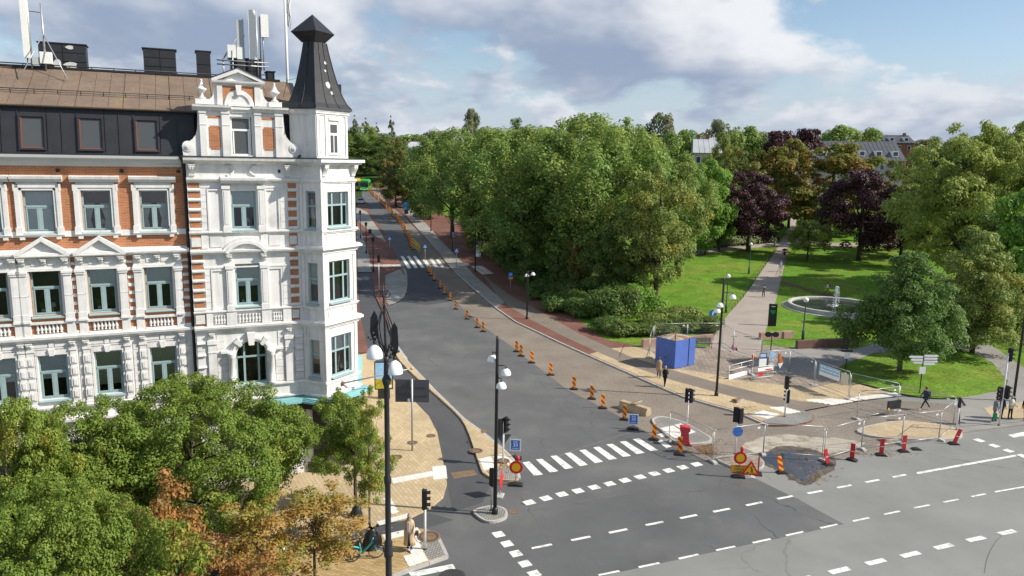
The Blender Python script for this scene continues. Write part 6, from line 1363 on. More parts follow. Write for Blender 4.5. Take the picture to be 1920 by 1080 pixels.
# ------------------------------------------------------------------ traffic lights
head_b = MB(); head_b.box(-.13, .13, -.11, .11, 0, .86); head_b.box(-.16, .16, .02, .05, -.04, .9); head_me = head_b.mesh('signal_head', 'signal_dark')
vis = MB(); n = 8
for k in range(n):
    a0 = math.pi * k / n; a1 = math.pi * (k + 1) / n; r_0 = .105
    vis.add([(r_0 * math.cos(a0), -.11, r_0 * math.sin(a0)), (r_0 * math.cos(a1), -.11, r_0 * math.sin(a1)), (r_0 * math.cos(a1), -.27, r_0 * math.sin(a1)), (r_0 * math.cos(a0), -.27, r_0 * math.sin(a0))], [(0, 1, 2, 3)])
vis_me = vis.mesh('visor', 'signal_dark'); lens_me = MB().prism(disc(.095, 14), -.118, -.108).mesh('lens', 'lens_off')
def head(parent, x, y, z, rz, s=1.0):
    o = link('signal_head', head_me, parent, (x, y, z), rz, scale=s)
    for k in range(3): link('lens', lens_me, o, (0, 0, .15 + .28 * k)); link('visor', vis_me, o, (0, 0, .15 + .28 * k))
    return o
def tlight(label, foot, top, heads, z=PV, m='white_metal', r=.055, lean=0):
    P = G(*foot, z); H_ = HT(P, top); o = thing('traffic_light', label, 'traffic light', P)
    MB().tube([(0, 0, 0), (0, 0, H_ - .25)], r, 10).build('pole', m, o); MB().lathe([(.09, 0), (.09, .03), (.06, .05)], 10).build('pole_foot', 'black_metal', o)
    for dx, dy, dz, rz in heads: head(o, dx, dy, H_ - .9 + dz, rz)
    return o, H_, P
tlight('traffic light on white pole beside the woman in the trench coat', (797, 1030), 917, [(-.02, -.02, 0, math.radians(95)), ])
o, H_, P = tlight('white traffic light pole with two black heads by the blue 30 sign', (943, 869), 782, [(.12, .05, 0, math.radians(60)), (-.16, .0, -.1, math.radians(-150))])
MB().prism([(-.45, H_ - 1.05), (.45, H_ - 1.05), (0, H_ - 1.75)], .08, .10).build('give_way_sign_back', 'sign_back', o)
tlight('slim grey pole with low signal head on the cobbled island', (921, 957), 878, [(.05, 0, 0, math.radians(140))], .13, 'galvanised', .04)
tlight('white traffic light pole with two heads by the red plastic barrier', (1287, 812), 728, [(-.12, 0, 0, math.radians(75)), (.16, .1, -.05, math.radians(110))], .13)
o, H_, P = tlight('traffic light with round blue arrow sign behind the mesh fence', (1378, 851), 760, [(-.1, 0, -.1, math.radians(160)), (.18, .05, -.2, math.radians(-160))], .13)
MB().prism(disc(.31), -.09, -.075).build('round_sign', 'sign_blue', o).location = (.05, 0, H_ - 1.6)
sg = o.children[-1]; MB().prism([(-.12, .14), (.0, .2), (.14, .1), (.08, .06), (-.02, .1), (-.06, 0), (.04, -.06), (.02, -.14), (.18, -.1), (.1, .03), (.07, -.02), (-.1, -.06), (-.16, .04)][::1], -.1, -.09).build('arrow', 'sign_white', sg)
tlight('white traffic light pole on the white slabs at the pavement nose', (1471, 781), 705, [(-.03, 0, 0, math.radians(95)), (.14, .05, -1.0, math.radians(-120))])
tlight('tall white traffic light pole next to the person with the green bag', (1873, 797), 655, [(.12, 0, .1, math.radians(80)), (-.22, 0, -2.6, math.radians(-60)), (.26, 0, -2.5, math.radians(90))])
o, H_, P = tlight('white pole with slim black button box behind the leaning red marker', (1793, 806), 748, [])
MB().box(-.07, .07, -.07, .07, H_ - .6, H_ + .05).build('signal_box', 'signal_dark', o)
tlight('slim traffic light pole on the red brick pavement before the zebra crossing', (711, 560), 478, [(0, 0, 0, math.radians(180))], PV, 'galvanised', .04)
# ------------------------------------------------------------------ boards and signs
P = G(773, 845, PV); H_ = HT(P, 711); SB = thing('sign_board', 'large dark road sign seen from behind on a grey pole', 'road sign', P)
pole(SB, H_, .06, 'galvanised'); hw_ = 30 / FPX * 46
for x0, x1 in ((-hw_, -.02), (.02, hw_)):
    MB().box(x0, x1, .08, .11, H_ - 1.42, H_ - .05).build('sign_panel', 'sign_back', SB)
for z in (.45, .95): MB().box(-hw_ * .95, hw_ * .95, .05, .08, H_ - z - .05, H_ - z).build('rail', 'sign_back', SB)
MB().box(-.26, -.12, .02, .08, H_ - 1.38, H_ - 1.2).build('label_plate', 'sign_white', SB)
P = G(720, 747, PV); AD = thing('advert_stand', 'advertising stand with yellow field and blue sky poster', 'billboard', P, math.radians(8)); w_ = 17.5 / FPX * 52
MB().box(-w_ * .65, w_ * .65, -.1, .1, 0, .75).build('base', 'black_metal', AD); MB().box(-w_, w_, -.12, .12, .7, 2.75).build('frame', 'black_metal', AD)
MB().box(-w_ + .07, w_ - .07, -.135, -.12, 1.5, 2.68).build('poster', 'print_sky', AD); MB().box(-w_ + .07, w_ - .07, -.135, -.12, .78, 1.5).build('poster', 'print_field', AD)
MB().box(w_ - .5, w_ - .1, -.145, -.134, .85, 1.05).build('poster_label', 'sign_white', AD)
P = G(762, 401, PV); AD2 = thing('advert_screen', 'blue advert screen on a black stand beside the bus lay-by', 'billboard', P); H_ = HT(P, 378); w_ = 6 / FPX * 165
MB().box(-w_ * .6, w_ * .6, -.12, .12, 0, .9).build('base', 'black_metal', AD2); MB().box(-w_, w_, -.15, .15, .9, H_).build('frame', 'black_metal', AD2); MB().box(-w_ + .1, w_ - .1, -.17, -.15, 1.0, H_ - .1).build('screen', 'screen_blue', AD2)
P = G(899, 481, PV); AP = thing('advert_pillar', 'round white advertising pillar covered in posters', 'advertising pillar', P); H_ = HT(P, 450)
MB().lathe([(.62, 0), (.62, .3), (.6, .32), (.6, H_ - .3), (.7, H_ - .28), (.7, H_ - .15), (.3, H_ - .02), (.05, H_)], 20).build('pillar', 'sign_white', AP)
for k in range(6):
    a = math.radians(-150 + 24 * k); b = MB()
    for j in range(3):
        a0 = a + j * .11; a1 = a0 + .11
        for zz0, zz1 in ((.5 + .2 * (k % 2), 1.7), (1.8, H_ - .5)): b.add([(.612 * math.cos(a0), .612 * math.sin(a0), zz0), (.612 * math.cos(a1), .612 * math.sin(a1), zz0), (.612 * math.cos(a1), .612 * math.sin(a1), zz1), (.612 * math.cos(a0), .612 * math.sin(a0), zz1)], [(0, 1, 2, 3)])
    b.build('poster', 'poster_mix', AP)
def walker_sign(foot, top, label, sub=False, s=.62, rz=0):
    P = G(*foot, .1); H_ = HT(P, top); o = thing('crossing_sign', label, 'road sign', P, rz)
    pole(o, H_ - .02, .035, 'galvanised')
    MB().box(-s / 2, s / 2, -.055, -.035, H_ - s, H_).build('sign_panel', 'sign_blue', o)
    MB().prism([(-.25, H_ - s + .07), (.25, H_ - s + .07), (0, H_ - .08)], -.062, -.055).build('white_triangle', 'sign_white', o)
    b = MB(); b.prism([(-.04, H_ - s + .1), (-.01, H_ - s + .1), (.01, H_ - s + .2), (.05, H_ - s + .1), (.08, H_ - s + .1), (.03, H_ - s + .25), (.02, H_ - s + .36), (-.03, H_ - s + .36), (-.02, H_ - s + .24)], -.066, -.062); b.build('walking_figure', 'print_dark', o)
    return o
walker_sign((797, 490), 458, 'pedestrian crossing sign in the road beside the yellow barrier'); walker_sign((856, 499), 466, 'pedestrian crossing sign on the red pavement'); walker_sign((731, 480), 443, 'pedestrian crossing sign at the left kerb of the street')
def parking_sign(foot, top, label, free=True):
    P = G(*foot, PV); H_ = HT(P, top); o = thing('parking_sign', label, 'road sign', P)
    pole(o, H_, .03, 'galvanised'); MB().box(-.3, .3, -.05, -.035, H_ - .62, H_).build('sign_panel', 'sign_blue', o); lettering('P', .5, 'sign_white', o, (0, -.056, H_ - .3))
    MB().box(-.3, .3, -.05, -.035, H_ - .85, H_ - .65).build('sub_plate', 'plate_yellow', o)
parking_sign((957, 547), 511, 'blue parking sign with yellow plate on the red pavement by the shrubs'); parking_sign((850, 473), 435, 'blue parking sign with yellow plate on the black lamp post')
def foot_block(o, m='rubber', s=1): MB().prism([(-.38 * s, 0), (.38 * s, 0), (.36 * s, .08), (.12 * s, .13), (-.12 * s, .13), (-.36 * s, .08)], -.2 * s, .2 * s).build('foot_block', m, o)
def speed_sign(foot, top, label):
    P = G(*foot); H_ = HT(P, top); o = thing('speed_sign', label, 'road sign', P, math.radians(-6)); foot_block(o); pole(o, H_, .035, 'galvanised')
    MB().box(-.32, .32, -.05, -.035, H_ - .72, H_).build('sign_panel', 'sign_white', o); MB().box(-.26, .26, -.055, -.049, H_ - .66, H_ - .06).build('blue_field', 'sign_blue', o)
    lettering('max', .15, 'sign_white', o, (0, -.058, H_ - .15)); lettering('30', .30, 'sign_white', o, (0, -.058, H_ - .36)); lettering('km/tim', .13, 'sign_white', o, (0, -.058, H_ - .57))
speed_sign((966, 860), 823, 'blue and white 30 sign beside the twin head traffic light'); speed_sign((1187, 805), 776, 'blue and white 30 sign at the end of the marker row')
def no_entry(foot, top, label, plate=None):
    P = G(*foot); H_ = HT(P, top); o = thing('closed_road_sign', label, 'road sign', P, math.radians(-4)); foot_block(o); pole(o, H_ - .25, .03, 'galvanised')
    zc3 = H_ - .62; d = MB().prism(disc(.36), -.06, -.045).build('sign_panel', 'sign_red', o); d.location = (0, 0, zc3); e = MB().prism(disc(.23), -.068, -.06).build('yellow_field', 'sign_yellow', o); e.location = (0, 0, zc3)
    MB().lathe([(.05, 0), (.07, .05), (.09, .1), (.11, .2), (.08, .28), (.0, .3)], 10, (.08, 0, H_ - .28)).build('warning_lamp', 'plastic_red', o)
    if plate:
        z0 = zc3 - .87; MB().box(-.48, .48, -.06, -.045, z0, z0 + .45).build('sub_plate', 'plate_yellow', o)
        for k, t in enumerate(plate): lettering(t, .15, 'print_dark', o, (0, -.065, z0 + .37 - .145 * k))
        b = MB()
        for x0, x1, za, zb in ((-.48, .48, z0, z0 + .03), (-.48, .48, z0 + .42, z0 + .45), (-.48, -.45, z0 + .03, z0 + .42), (.45, .48, z0 + .03, z0 + .42)): b.box(x0, x1, -.063, -.06, za, zb)
        b.build('plate_border', 'sign_red', o)
no_entry((967, 910), 855, 'round red and yellow closed road sign beside the island zebra crossing'); no_entry((1385, 895), 838, 'round red and yellow sign over a yellow text plate', ('Gäller ej', 'behörig', 'trafik'))
P = G(1406, 897); H_ = HT(P, 864); o = thing('roadworks_sign', 'triangular red and yellow roadworks warning sign', 'road sign', P, math.radians(-4)); foot_block(o, 'concrete', .8); pole(o, .5, .03, 'galvanised')
MB().prism([(-.47, H_ - .82), (.47, H_ - .82), (.5, H_ - .78), (.03, H_), (-.03, H_), (-.5, H_ - .78)], -.05, -.035).build('sign_panel', 'sign_red', o); MB().prism([(-.35, H_ - .73), (.35, H_ - .73), (0, H_ - .14)], -.056, -.05).build('yellow_field', 'sign_yellow', o)
b = MB(); b.prism([(-.25, H_ - .71), (-.08, H_ - .71), (-.16, H_ - .6)], -.06, -.056); b.prism([(.02, H_ - .71), (.05, H_ - .71), (.06, H_ - .55), (.1, H_ - .71), (.13, H_ - .71), (.1, H_ - .46), (.04, H_ - .38), (-.06, H_ - .32), (-.05, H_ - .36), (.02, H_ - .45)], -.06, -.056); b.prism(disc(.035, 8, c=(.06, H_ - .33)), -.06, -.056); b.prism([(.12, H_ - .71), (.28, H_ - .71), (.28, H_ - .69), (.12, H_ - .69)], -.06, -.056); b.build('digging_figure', 'print_dark', o)
P = G(938, 931); o = thing('edge_on_sign', 'red diamond warning sign seen almost edge on beside the island', 'road sign', P, math.radians(78)); foot_block(o, 'concrete', .8); pole(o, .5, .03, 'galvanised'); MB().prism([(-.42, .95), (0, .35), (.42, .95), (0, 1.55)], -.05, -.035).build('sign_panel', 'sign_red', o)
# fingerposts and info pillars
def fingers(foot, top, label, boards, m, pm='black_metal', z=PV, board=None):
    P = G(*foot, z); H_ = HT(P, top); o = thing('fingerpost', label, 'signpost', P); pole(o, H_, .04, pm)
    for k, (d, L, dz) in enumerate(boards):
        p = [(.05 * d, -.08), (d * (L - .12), -.08), (d * L, 0), (d * (L - .12), .08), (.05 * d, .08)]
        MB().prism([(x, zz + H_ - dz) for x, zz in (p if d > 0 else p[::-1])], -.03 - .02 * (k % 2), -.01 - .02 * (k % 2)).build('finger_board', m, o)
    if board: MB().box(-.24, .24, -.06, -.04, H_ - board - .55, H_ - board).build('info_board', 'sign_white', o)
fingers((1724, 737), 665, 'white fingerpost with many pointing boards on the grass island', [(1, 1.15, .08), (1, 1.1, .30), (1, 1.15, .52), (1, .95, .72), (-1, 1.15, .18), (-1, 1.0, .40), (-1, .8, .62)], 'sign_white', board=.95)
fingers((1585, 697), 634, 'black fingerpost with small boards beside the granite wall', [(-1, .55, .1), (-1, .6, .35), (-1, .5, .6), (-1, .65, .85), (1, .5, 1.1), (-1, .6, 1.1)], 'black_metal', board=1.2)
P = G(1445, 657, PV); o = thing('direction_sign', 'black sign with two rounded lobes in front of the low granite wall', 'signpost', P); H_ = HT(P, 622); pole(o, H_ - .2, .05, 'black_metal')
for s in (-1, 1): MB().prism([(s * .03, H_ - .1), (s * .3, H_), (s * .58, H_ - .05), (s * .66, H_ - .3), (s * .5, H_ - .5), (s * .2, H_ - .5), (s * .03, H_ - .35)][::1 if s < 0 else -1], -.06, .02).build('lobe', 'black_metal', o)
P = G(1447, 611, .1); o = thing('info_pillar', 'flat black information pillar with green emblem by the park path', 'information pillar', P, math.radians(-12)); H_ = HT(P, 570); MB().box(-.42, .42, -.12, .12, 0, H_).build('body', 'black_metal', o)
MB().prism([(0, H_ - 1.15), (.26, H_ - .85), (.26, H_ - .68), (.13, H_ - .6), (0, H_ - .72), (-.13, H_ - .6), (-.26, H_ - .68), (-.26, H_ - .85)], -.13, -.12).build('emblem', 'sign_green', o); MB().box(-.2, .2, -.13, -.12, H_ - .3, H_ - .22).build('lettering_line', 'sign_white', o)
P = G(1337, 608, .1); o = thing('cycle_sign', 'round blue cycle path sign beside the shrub hedge', 'road sign', P); H_ = HT(P, 581); pole(o, H_, .035, 'black_metal'); d = MB().prism(disc(.42), -.06, -.045).build('sign_panel', 'sign_blue', o); d.location = (-.1, 0, H_ - .4)
MB().prism([(-.08, -.2), (.02, -.2), (.05, .0), (.12, .05), (.05, .25), (-.06, .2), (-.1, .0)], -.066, -.06).build('white_symbol', 'sign_white', d)
# ------------------------------------------------------------------ marker posts
mk = MB(); mk.box(-.125, .125, -.02, .02, .14, 1.05); mk_front = mk.mesh('marker_board', 'marker_stripe'); mk_back = MB().box(-.125, .125, -.02, .02, .14, 1.05).mesh('marker_board', 'marker_back')
mbm = MB().prism([(-.32, 0), (.32, 0), (.30, .05), (.13, .12), (-.13, .12), (-.30, .05)], -.19, .19).mesh('foot_block', 'rubber'); msl = MB().box(-.1, .1, -.023, -.02, .55, .58).mesh('reflector', 'sign_white')
def marker(P, rz, label, group, front=True, lean=0, s=1.0):
    o = thing('marker_post', label, 'marker post', P, rz, group); link('foot_block', mbm, o)
    c = link('marker_board', mk_front if front else mk_back, o); c.rotation_euler = (0, lean, 0); c.scale = (s, 1, s)
    if not front: link('reflector', msl, c)
    return o
near = [(968.6, 659.7), (977, 668), (997, 680.6), (1032.5, 703.6), (1076, 730.6), (1109.4, 748.6), (1130, 765.8), (1170.6, 787.5)]
labs = ['striped marker post, the first after a gap in the row beyond the parked asphalt edge', 'striped marker post close beside another at the gravel edge', 'striped marker post on the gravel edge facing the tall lamp post', 'striped marker post across from the bend of the cycle path', 'striped marker post opposite the large dark sign board', 'striped marker post between the gravel and the asphalt near the concrete barrier', 'striped marker post next to the concrete barrier', 'striped marker post behind the blue 30 sign']
LROW = 'red and yellow striped marker post standing in the row along the closed lane'
for (x, y) in near: marker(G(x, y), math.radians(rnd.uniform(-14, 4)), LROW, 'striped marker posts along the closed lane')
for (x, y) in [(905.8, 622), (894.7, 614.4), (875.8, 598.6), (854.4, 580), (844, 564), (833.6, 552), (825.8, 540.8), (814, 526), (807.8, 516.7), (804, 511)]: marker(G(x, y), math.radians(rnd.uniform(-14, 4)), LROW, 'striped marker posts along the closed lane')
far = [G(x, y) for x, y in [(775, 468), (765, 447), (755, 428), (743, 411), (731, 398), (717, 383), (702, 369), (692, 357)]]
for i in range(len(far) - 1):
    L = (far[i + 1] - far[i]).length; n = max(1, int(L / 2.1))
    for k in range(n):
        p = far[i].lerp(far[i + 1], k / n); p.z = hy(p.y); marker(p + Vector((rnd.uniform(-.2, .2), 0, 0)), math.radians(rnd.uniform(-14, 6)), 'striped marker post in the dense far row climbing the street', 'striped marker posts in the far row', s=1.1)
for x, y in [(697, 352), (702, 350), (707, 348), (711, 346)]: marker(G(x, y), 0, 'striped marker post in the far row turning across the street', 'marker posts across the street')
marker(G(1226, 825), math.radians(-5), 'striped marker post between the zebra crossing and the 30 sign', None); marker(G(1274, 853), math.radians(-8), 'striped marker post in front of the red plastic barrier', None, s=1.1)
marker(G(1466, 887), math.radians(10), 'leaning striped marker post standing in the puddle', None, True, math.radians(-14)); marker(G(1421, 889), math.radians(80), 'thin marker post seen edge on beside the roadworks triangle', None, False)
for x, y, rz, ln, lab in ((1553, 872, 20, -18, 'tilted plain red marker post at the puddle edge'), (1597, 863, -40, 0, 'plain red marker post beside the first fence panels'), (1652, 854, -5, 0, 'plain red marker post in front of the rusty grate on the fence'), (1694, 847, 5, 0, 'plain red marker post beside the loose black base'), (1788, 833, 0, 18, 'tilted plain red marker post at the end of the fence')): marker(G(x, y), math.radians(rz), lab, None, False, math.radians(ln))
P = G(1718, 843); o = thing('rubber_block', 'loose black rubber base lying without its post', 'marker base', P); link('base', mbm, o, scale=(.9, 1, .8))
# ------------------------------------------------------------------ fences
PW, PH = 3.5, 2.0
fm = MB(); fm.tube([(0, 0, .15), (0, 0, PH), (PW, 0, PH), (PW, 0, .15), (0, 0, .15)], .021, 8) if False else None
fb = MB()
for a, c in (((.0, 0, .1), (.0, 0, PH - .1)), ((PW, 0, .1), (PW, 0, PH - .1)), ((.1, 0, PH), (PW - .1, 0, PH)), ((0, 0, .2), (PW, 0, .2))): fb.tube([a, c], .022, 7)
fb.tube([(0, 0, PH - .12), (.03, 0, PH - .03), (.12, 0, PH)], .022, 7); fb.tube([(PW, 0, PH - .12), (PW - .03, 0, PH - .03), (PW - .12, 0, PH)], .022, 7)
ff_me = fb.mesh('fence_frame', 'galvanised')
wm = MB()
for k in range(1, 28): x = PW * k / 28; wm.add([(x - .003, 0, .2), (x + .003, 0, .2), (x + .003, 0, PH), (x - .003, 0, PH)], [(0, 1, 2, 3)])
for k in range(1, 9): z = .2 + 1.8 * k / 9; wm.add([(0, 0, z - .003), (PW, 0, z - .003), (PW, 0, z + .003), (0, 0, z + .003)], [(0, 1, 2, 3)])
wm_me = wm.mesh('wire_mesh', 'wire')
blk = MB().prism([(-.34, 0), (.34, 0), (.32, .1), (.1, .15), (-.1, .15), (-.32, .1)], -.12, .12, 'y').mesh('foot_block', 'concrete')
FN = []
def fence(a, c, label, z=0.0, tag=True):
    A, C_ = G(*a, z), G(*c, z); d = C_ - A; L = d.length; o = thing('fence_panel', label, 'fence', A, math.atan2(d.y, d.x), 'temporary mesh fence panels')
    fr_ = link('fence_frame', ff_me, o, scale=(L / PW, 1, 1)); link('wire_mesh', wm_me, o, scale=(L / PW, 1, 1))
    link('foot_block', blk, o, (0, 0, 0), math.pi / 2)
    if tag: MB().box(L * .85, L * .85 + .18, -.03, -.022, PH - .28, PH - .17).build('label_plate', 'sign_white', o)
    FN.append((o, L)); return o
fl = [((1254, 828), (1333, 866), 'mesh fence panel from the cobbled island to the closed road sign'), ((1336, 867), (1430, 853), 'mesh fence panel behind the yellow text plate'), ((1431, 853), (1541, 860), 'mesh fence panel standing across the puddle'), ((1544, 865), (1614, 843), 'mesh fence panel rising from the puddle to the first red marker'), ((1615, 843), (1689, 834), 'mesh fence panel in front of the rusty grate'), ((1690, 834), (1759, 826), 'mesh fence panel along the tan traffic island'), ((1760, 826), (1787, 803), 'mesh fence panel turned back beside the slim button pole'), ((1606, 787), (1682, 775), 'mesh fence panel standing alone with a black box sign'), ((1592, 748), (1681, 770), 'mesh fence panel along the white guide slabs'), ((1683, 771), (1786, 798), 'mesh fence panel behind the walking man'), ((1527, 722), (1590, 746), 'mesh fence panel carrying the blue banner and cream sheet'), ((1479, 700), (1525, 721), 'mesh fence panel between the posters and the blue banner'), ((1410, 704), (1478, 700), 'mesh fence panel with two posters'), ((1427, 678), (1478, 698), 'mesh fence panel over the grey plaza behind the posters'), ((1375, 660), (1426, 677), 'mesh fence panel in front of the red scooter'), ((1353, 645), (1374, 659), 'mesh fence panel across the mouth of the park path'), ((1288, 644), (1350, 644), 'mesh fence panel before the hedge at the park path'), ((1226, 646), (1287, 644), 'mesh fence panel between blue box and hedge'), ((1217, 672), (1224, 648), 'mesh fence panel leaning at the side of the blue box')]
for a, c, lab in fl: fence(a, c, lab, PV if a[1] < 770 and a[0] != 1606 else 0)
mat('banner_blue', (.25, .52, .72), .6, .3, var=.04)
def hang(i, x0, x1, z0, z1, m, nm, y=-.035):
    o, L = FN[i]; return MB().box(x0, x1, y - .008, y, z0, z1)
def hung(i, name, label, cat, x0, x1, z0, z1, m):
    o, L = FN[i]; t = thing(name, label, cat, o.location, o.rotation_euler[2]); MB().box(x0 * L, x1 * L, -.045, -.032, z0, z1).build('sheet', m, t); return t, L
t, L = hung(10, 'banner', 'blue and white text banner on the mesh fence', 'banner', .12, .72, 1.0, 1.85, 'sign_white'); MB().box(.12 * L, .72 * L, -.052, -.045, 1.28, 1.85).build('blue_field', 'banner_blue', t)
for k in range(2):
    x = .16 * L
    while x < .68 * L: w_ = rnd.uniform(.12, .35); MB().box(x, min(x + w_, .7 * L), -.056, -.052, 1.66 - .24 * k, 1.76 - .24 * k).build('print_line', 'sign_white', t); x += w_ + .07
hung(10, 'notice_sheet', 'blank cream sheet beside the blue banner', 'notice', .76, .97, .95, 1.75, 'cream_sheet')
t, L = hung(12, 'poster', 'tall poster with dark blue head and pale text', 'poster', .16, .36, .75, 1.9, 'blind')
mat('poster_navy', (.03, .10, .26), .5, .3); mat('poster_orange', (.62, .16, .02), .5, .3)
t0 = t; MB().box(.16 * L, .36 * L, -.052, -.045, 1.4, 1.9).build('blue_field', 'poster_navy', t0)
for k in range(3): MB().box(.18 * L, .33 * L, -.056, -.052, 1.74 - .1 * k, 1.79 - .1 * k).build('print_line', 'sign_white', t0)
t, L = hung(12, 'poster', 'wide photo poster with a folded orange corner', 'poster', .42, .72, .7, 2.0, 'poster_mix'); MB().box(.44 * L, .56 * L, -.052, -.045, 1.45, 1.95).build('pale_sky', 'print_sky', t); MB().prism([(.70 * L, .95), (.82 * L, 1.0), (.70 * L, 1.95)], -.09, -.08).build('orange_flap', 'poster_orange', t); MB().prism([(.68 * L, .9), (.74 * L, .45), (.82 * L, .98)], -.08, -.07).build('white_flap', 'sign_white', t)
o, L = FN[7]; t = thing('arrow_board', 'black box shaped sign with yellow edge by the lone fence panel', 'sign', o.location, o.rotation_euler[2]); MB().box(.66 * L, .98 * L, -.3, -.2, .5, 1.1).build('panel', 'black_metal', t); MB().box(.66 * L, .70 * L, -.31, -.3, .5, .62).build('yellow_edge', 'sign_yellow', t); MB().tube([(.82 * L, -.25, 0), (.82 * L, -.25, .5)], .03, 6).build('leg', 'galvanised', t)
# ------------------------------------------------------------------ blue box, barriers, oddments
Pa, Pb, Pc = G(1228, 682, PV), G(1264.5, 692.4, PV), G(1301, 684, PV)
d1 = (Pb - Pa); d2 = (Pc - Pb); Pd = Pa + d2; H_ = HT(Pb, 640)
BXB = thing('site_box', 'blue plywood construction box with rusty flat top', 'box', Pb)
def rel(p, z): return (p.x - Pb.x, p.y - Pb.y, z)
quad = [Pa, Pb, Pc, Pd]
def side(a, c, name, x0=0, x1=1, out=.0):
    e = (c - a); n_ = Vector((e.y, -e.x, 0)).normalized() * out; p, q_ = a.lerp(c, x0) + n_, a.lerp(c, x1) + n_; n2 = n_.normalized() * -.04 if out else Vector((e.y, -e.x, 0)).normalized() * -.04
    vs = [rel(p, .05), rel(q_, .05), rel(q_, H_), rel(p, H_)]; vs2 = [rel(p + n2, .05), rel(q_ + n2, .05), rel(q_ + n2, H_), rel(p + n2, H_)]
    MB().add(vs + vs2, [(0, 1, 2, 3), (7, 6, 5, 4), (0, 4, 5, 1), (1, 5, 6, 2), (2, 6, 7, 3), (3, 7, 4, 0)]).build(name, 'box_blue', BXB)
side(Pa, Pb, 'wall_panel'); side(Pb, Pc, 'wall_panel', 0, .66); side(Pb, Pc, 'wall_panel', .69, 1.0, .03); side(Pc, Pd, 'wall_panel'); side(Pd, Pa, 'wall_panel')
ctr = (Pa + Pc) / 2; b = MB(); b.add([rel(p, H_ + .02) for p in quad] + [rel(ctr, H_ + .16)], [(0, 1, 4), (1, 2, 4), (2, 3, 4), (3, 0, 4)]); b.build('roof', 'rust', BXB)
b = MB(); b.tube([rel(ctr, H_ + .3), (ctr.x - Pb.x - .2, ctr.y - Pb.y, H_ + .75)], .02, 5); b.tube([rel(Pa, H_ + .02), rel(ctr, H_ + .18)], .04, 5); b.tube([rel(Pb, H_ + .02), rel(ctr, H_ + .18)], .04, 5); b.build('lifting_bar', 'rust', BXB); MB().box(-.9, -.78, -.15, -.05, 1.0, 1.12).build('handle', 'black_metal', BXB).parent = BXB
P = G(1283, 834); o = thing('plastic_barrier', 'red plastic barrier block behind the striped marker', 'barrier', P, math.radians(-10)); H_ = HT(P, 800)
MB().prism([(-.42, 0), (.42, 0), (.36, .12), (.26, .3), (.22, H_ * .75), (.3, H_ * .8), (.3, H_), (-.2, H_ + .05), (-.34, H_), (-.3, H_ * .78), (-.22, H_ * .7), (-.26, .3), (-.36, .12)], -.22, .22).build('body', 'plastic_red', o); MB().box(-.46, .46, -.26, .26, -.0, .06).build('foot', 'rubber', o)
A_, B_ = G(1165, 764), G(1216, 780); d = B_ - A_; o = thing('concrete_barrier', 'long weathered concrete barrier block beside the marker row', 'barrier', A_, math.atan2(d.y, d.x)); L = d.length
MB().prism([(-.3, 0), (.3, 0), (.3, .3), (.2, .55), (-.2, .55), (-.3, .3)], 0, L, 'x').build('body', 'concrete_tan', o)
mat('timber', (.30, .17, .07), .85, .2, var=.25, scale=3)
for k in range(4): MB().box(L * .42 + k * .14, L * .42 + k * .14 + .05, -.5, .5, .56 + .05 * k, .66 + .05 * k).build('steel_frame', 'rust', o)
P = G(1384, 753, PV); o = thing('grate_box', 'small rusty box lying on the tan pavement', 'box', P, .5); MB().box(-.42, .42, -.25, .25, 0, .16).build('tray', 'rust', o); MB().box(-.36, .36, -.2, .2, .16, .2).build('lid', 'rust', o)
P = G(1665, 826); o = thing('grate_box', 'rusty grate lying on the kerb of the tan island', 'box', P, .2); MB().box(-.6, .6, -.2, .2, 0, .12).build('tray', 'rust', o)
def crowd(a, c, label, banner=False, h=1.1, z=PV):
    A, C_ = G(*a, z), G(*c, z); d = C_ - A; L = d.length; o = thing('crowd_barrier', label, 'barrier', A, math.atan2(d.y, d.x)); b = MB()
    for p, q_ in (((0, 0, .15), (0, 0, h)), ((L, 0, .15), (L, 0, h)), ((0, 0, h), (L, 0, h)), ((0, 0, .2), (L, 0, .2))): b.tube([p, q_], .022, 6)
    b.build('frame', 'white_metal', o); n = int(L / .14)
    for k in range(1, n): MB().tube([(L * k / n, 0, .2), (L * k / n, 0, h)], .008, 4).build('bar', 'white_metal', o)
    for x in (.2, L - .2): MB().tube([(x, -.3, 0), (x, 0, .2), (x, .3, 0)], .02, 6).build('foot', 'galvanised', o)
    if banner: MB().box(.25 * L, .95 * L, -.04, -.03, .72, 1.02).build('banner', 'sign_white', o); MB().box(.3 * L, .5 * L, -.03, -.02, .3, .65).build('red_bag', 'plastic_red', o); MB().box(.6 * L, .9 * L, -.05, -.04, .76, .86).build('banner_print', 'sign_red', o)
crowd((1137, 629), (1175, 631), 'grey crowd barrier at the hedge beside the red pavement'); crowd((1409, 714), (1449, 709), 'white crowd barrier hung with a printed banner and red sack', True)
mat('plastic_yellow', (.6, .45, .05), .5, .3, var=.1)
A, C_ = G(772, 459), G(787, 481); d = C_ - A; L = d.length; o = thing('yellow_barrier', 'yellow mesh barrier closing the lane before the far zebra crossing', 'barrier', A, math.atan2(d.y, d.x)); b = MB()
for p, q_ in (((0, 0, .1), (0, 0, 1.2)), ((L, 0, .1), (L, 0, 1.2)), ((0, 0, 1.2), (L, 0, 1.2)), ((0, 0, .2), (L, 0, .2)), ((0, 0, .7), (L, 0, .7))): b.tube([p, q_], .07, 5)
b.build('frame', 'plastic_yellow', o)
for k in range(1, 12): MB().tube([(L * k / 12, 0, .2), (L * k / 12, 0, 1.2)], .03, 4).build('bar', 'plastic_yellow', o)
P = G(694, 449, PV); o = thing('parking_meter', 'dark parking meter on a short post by the lantern posts', 'parking meter', P); pole(o, 1.1, .06, 'galvanised'); MB().box(-.25, .25, -.15, .15, 1.1, 1.9).build('head', 'black_metal', o)
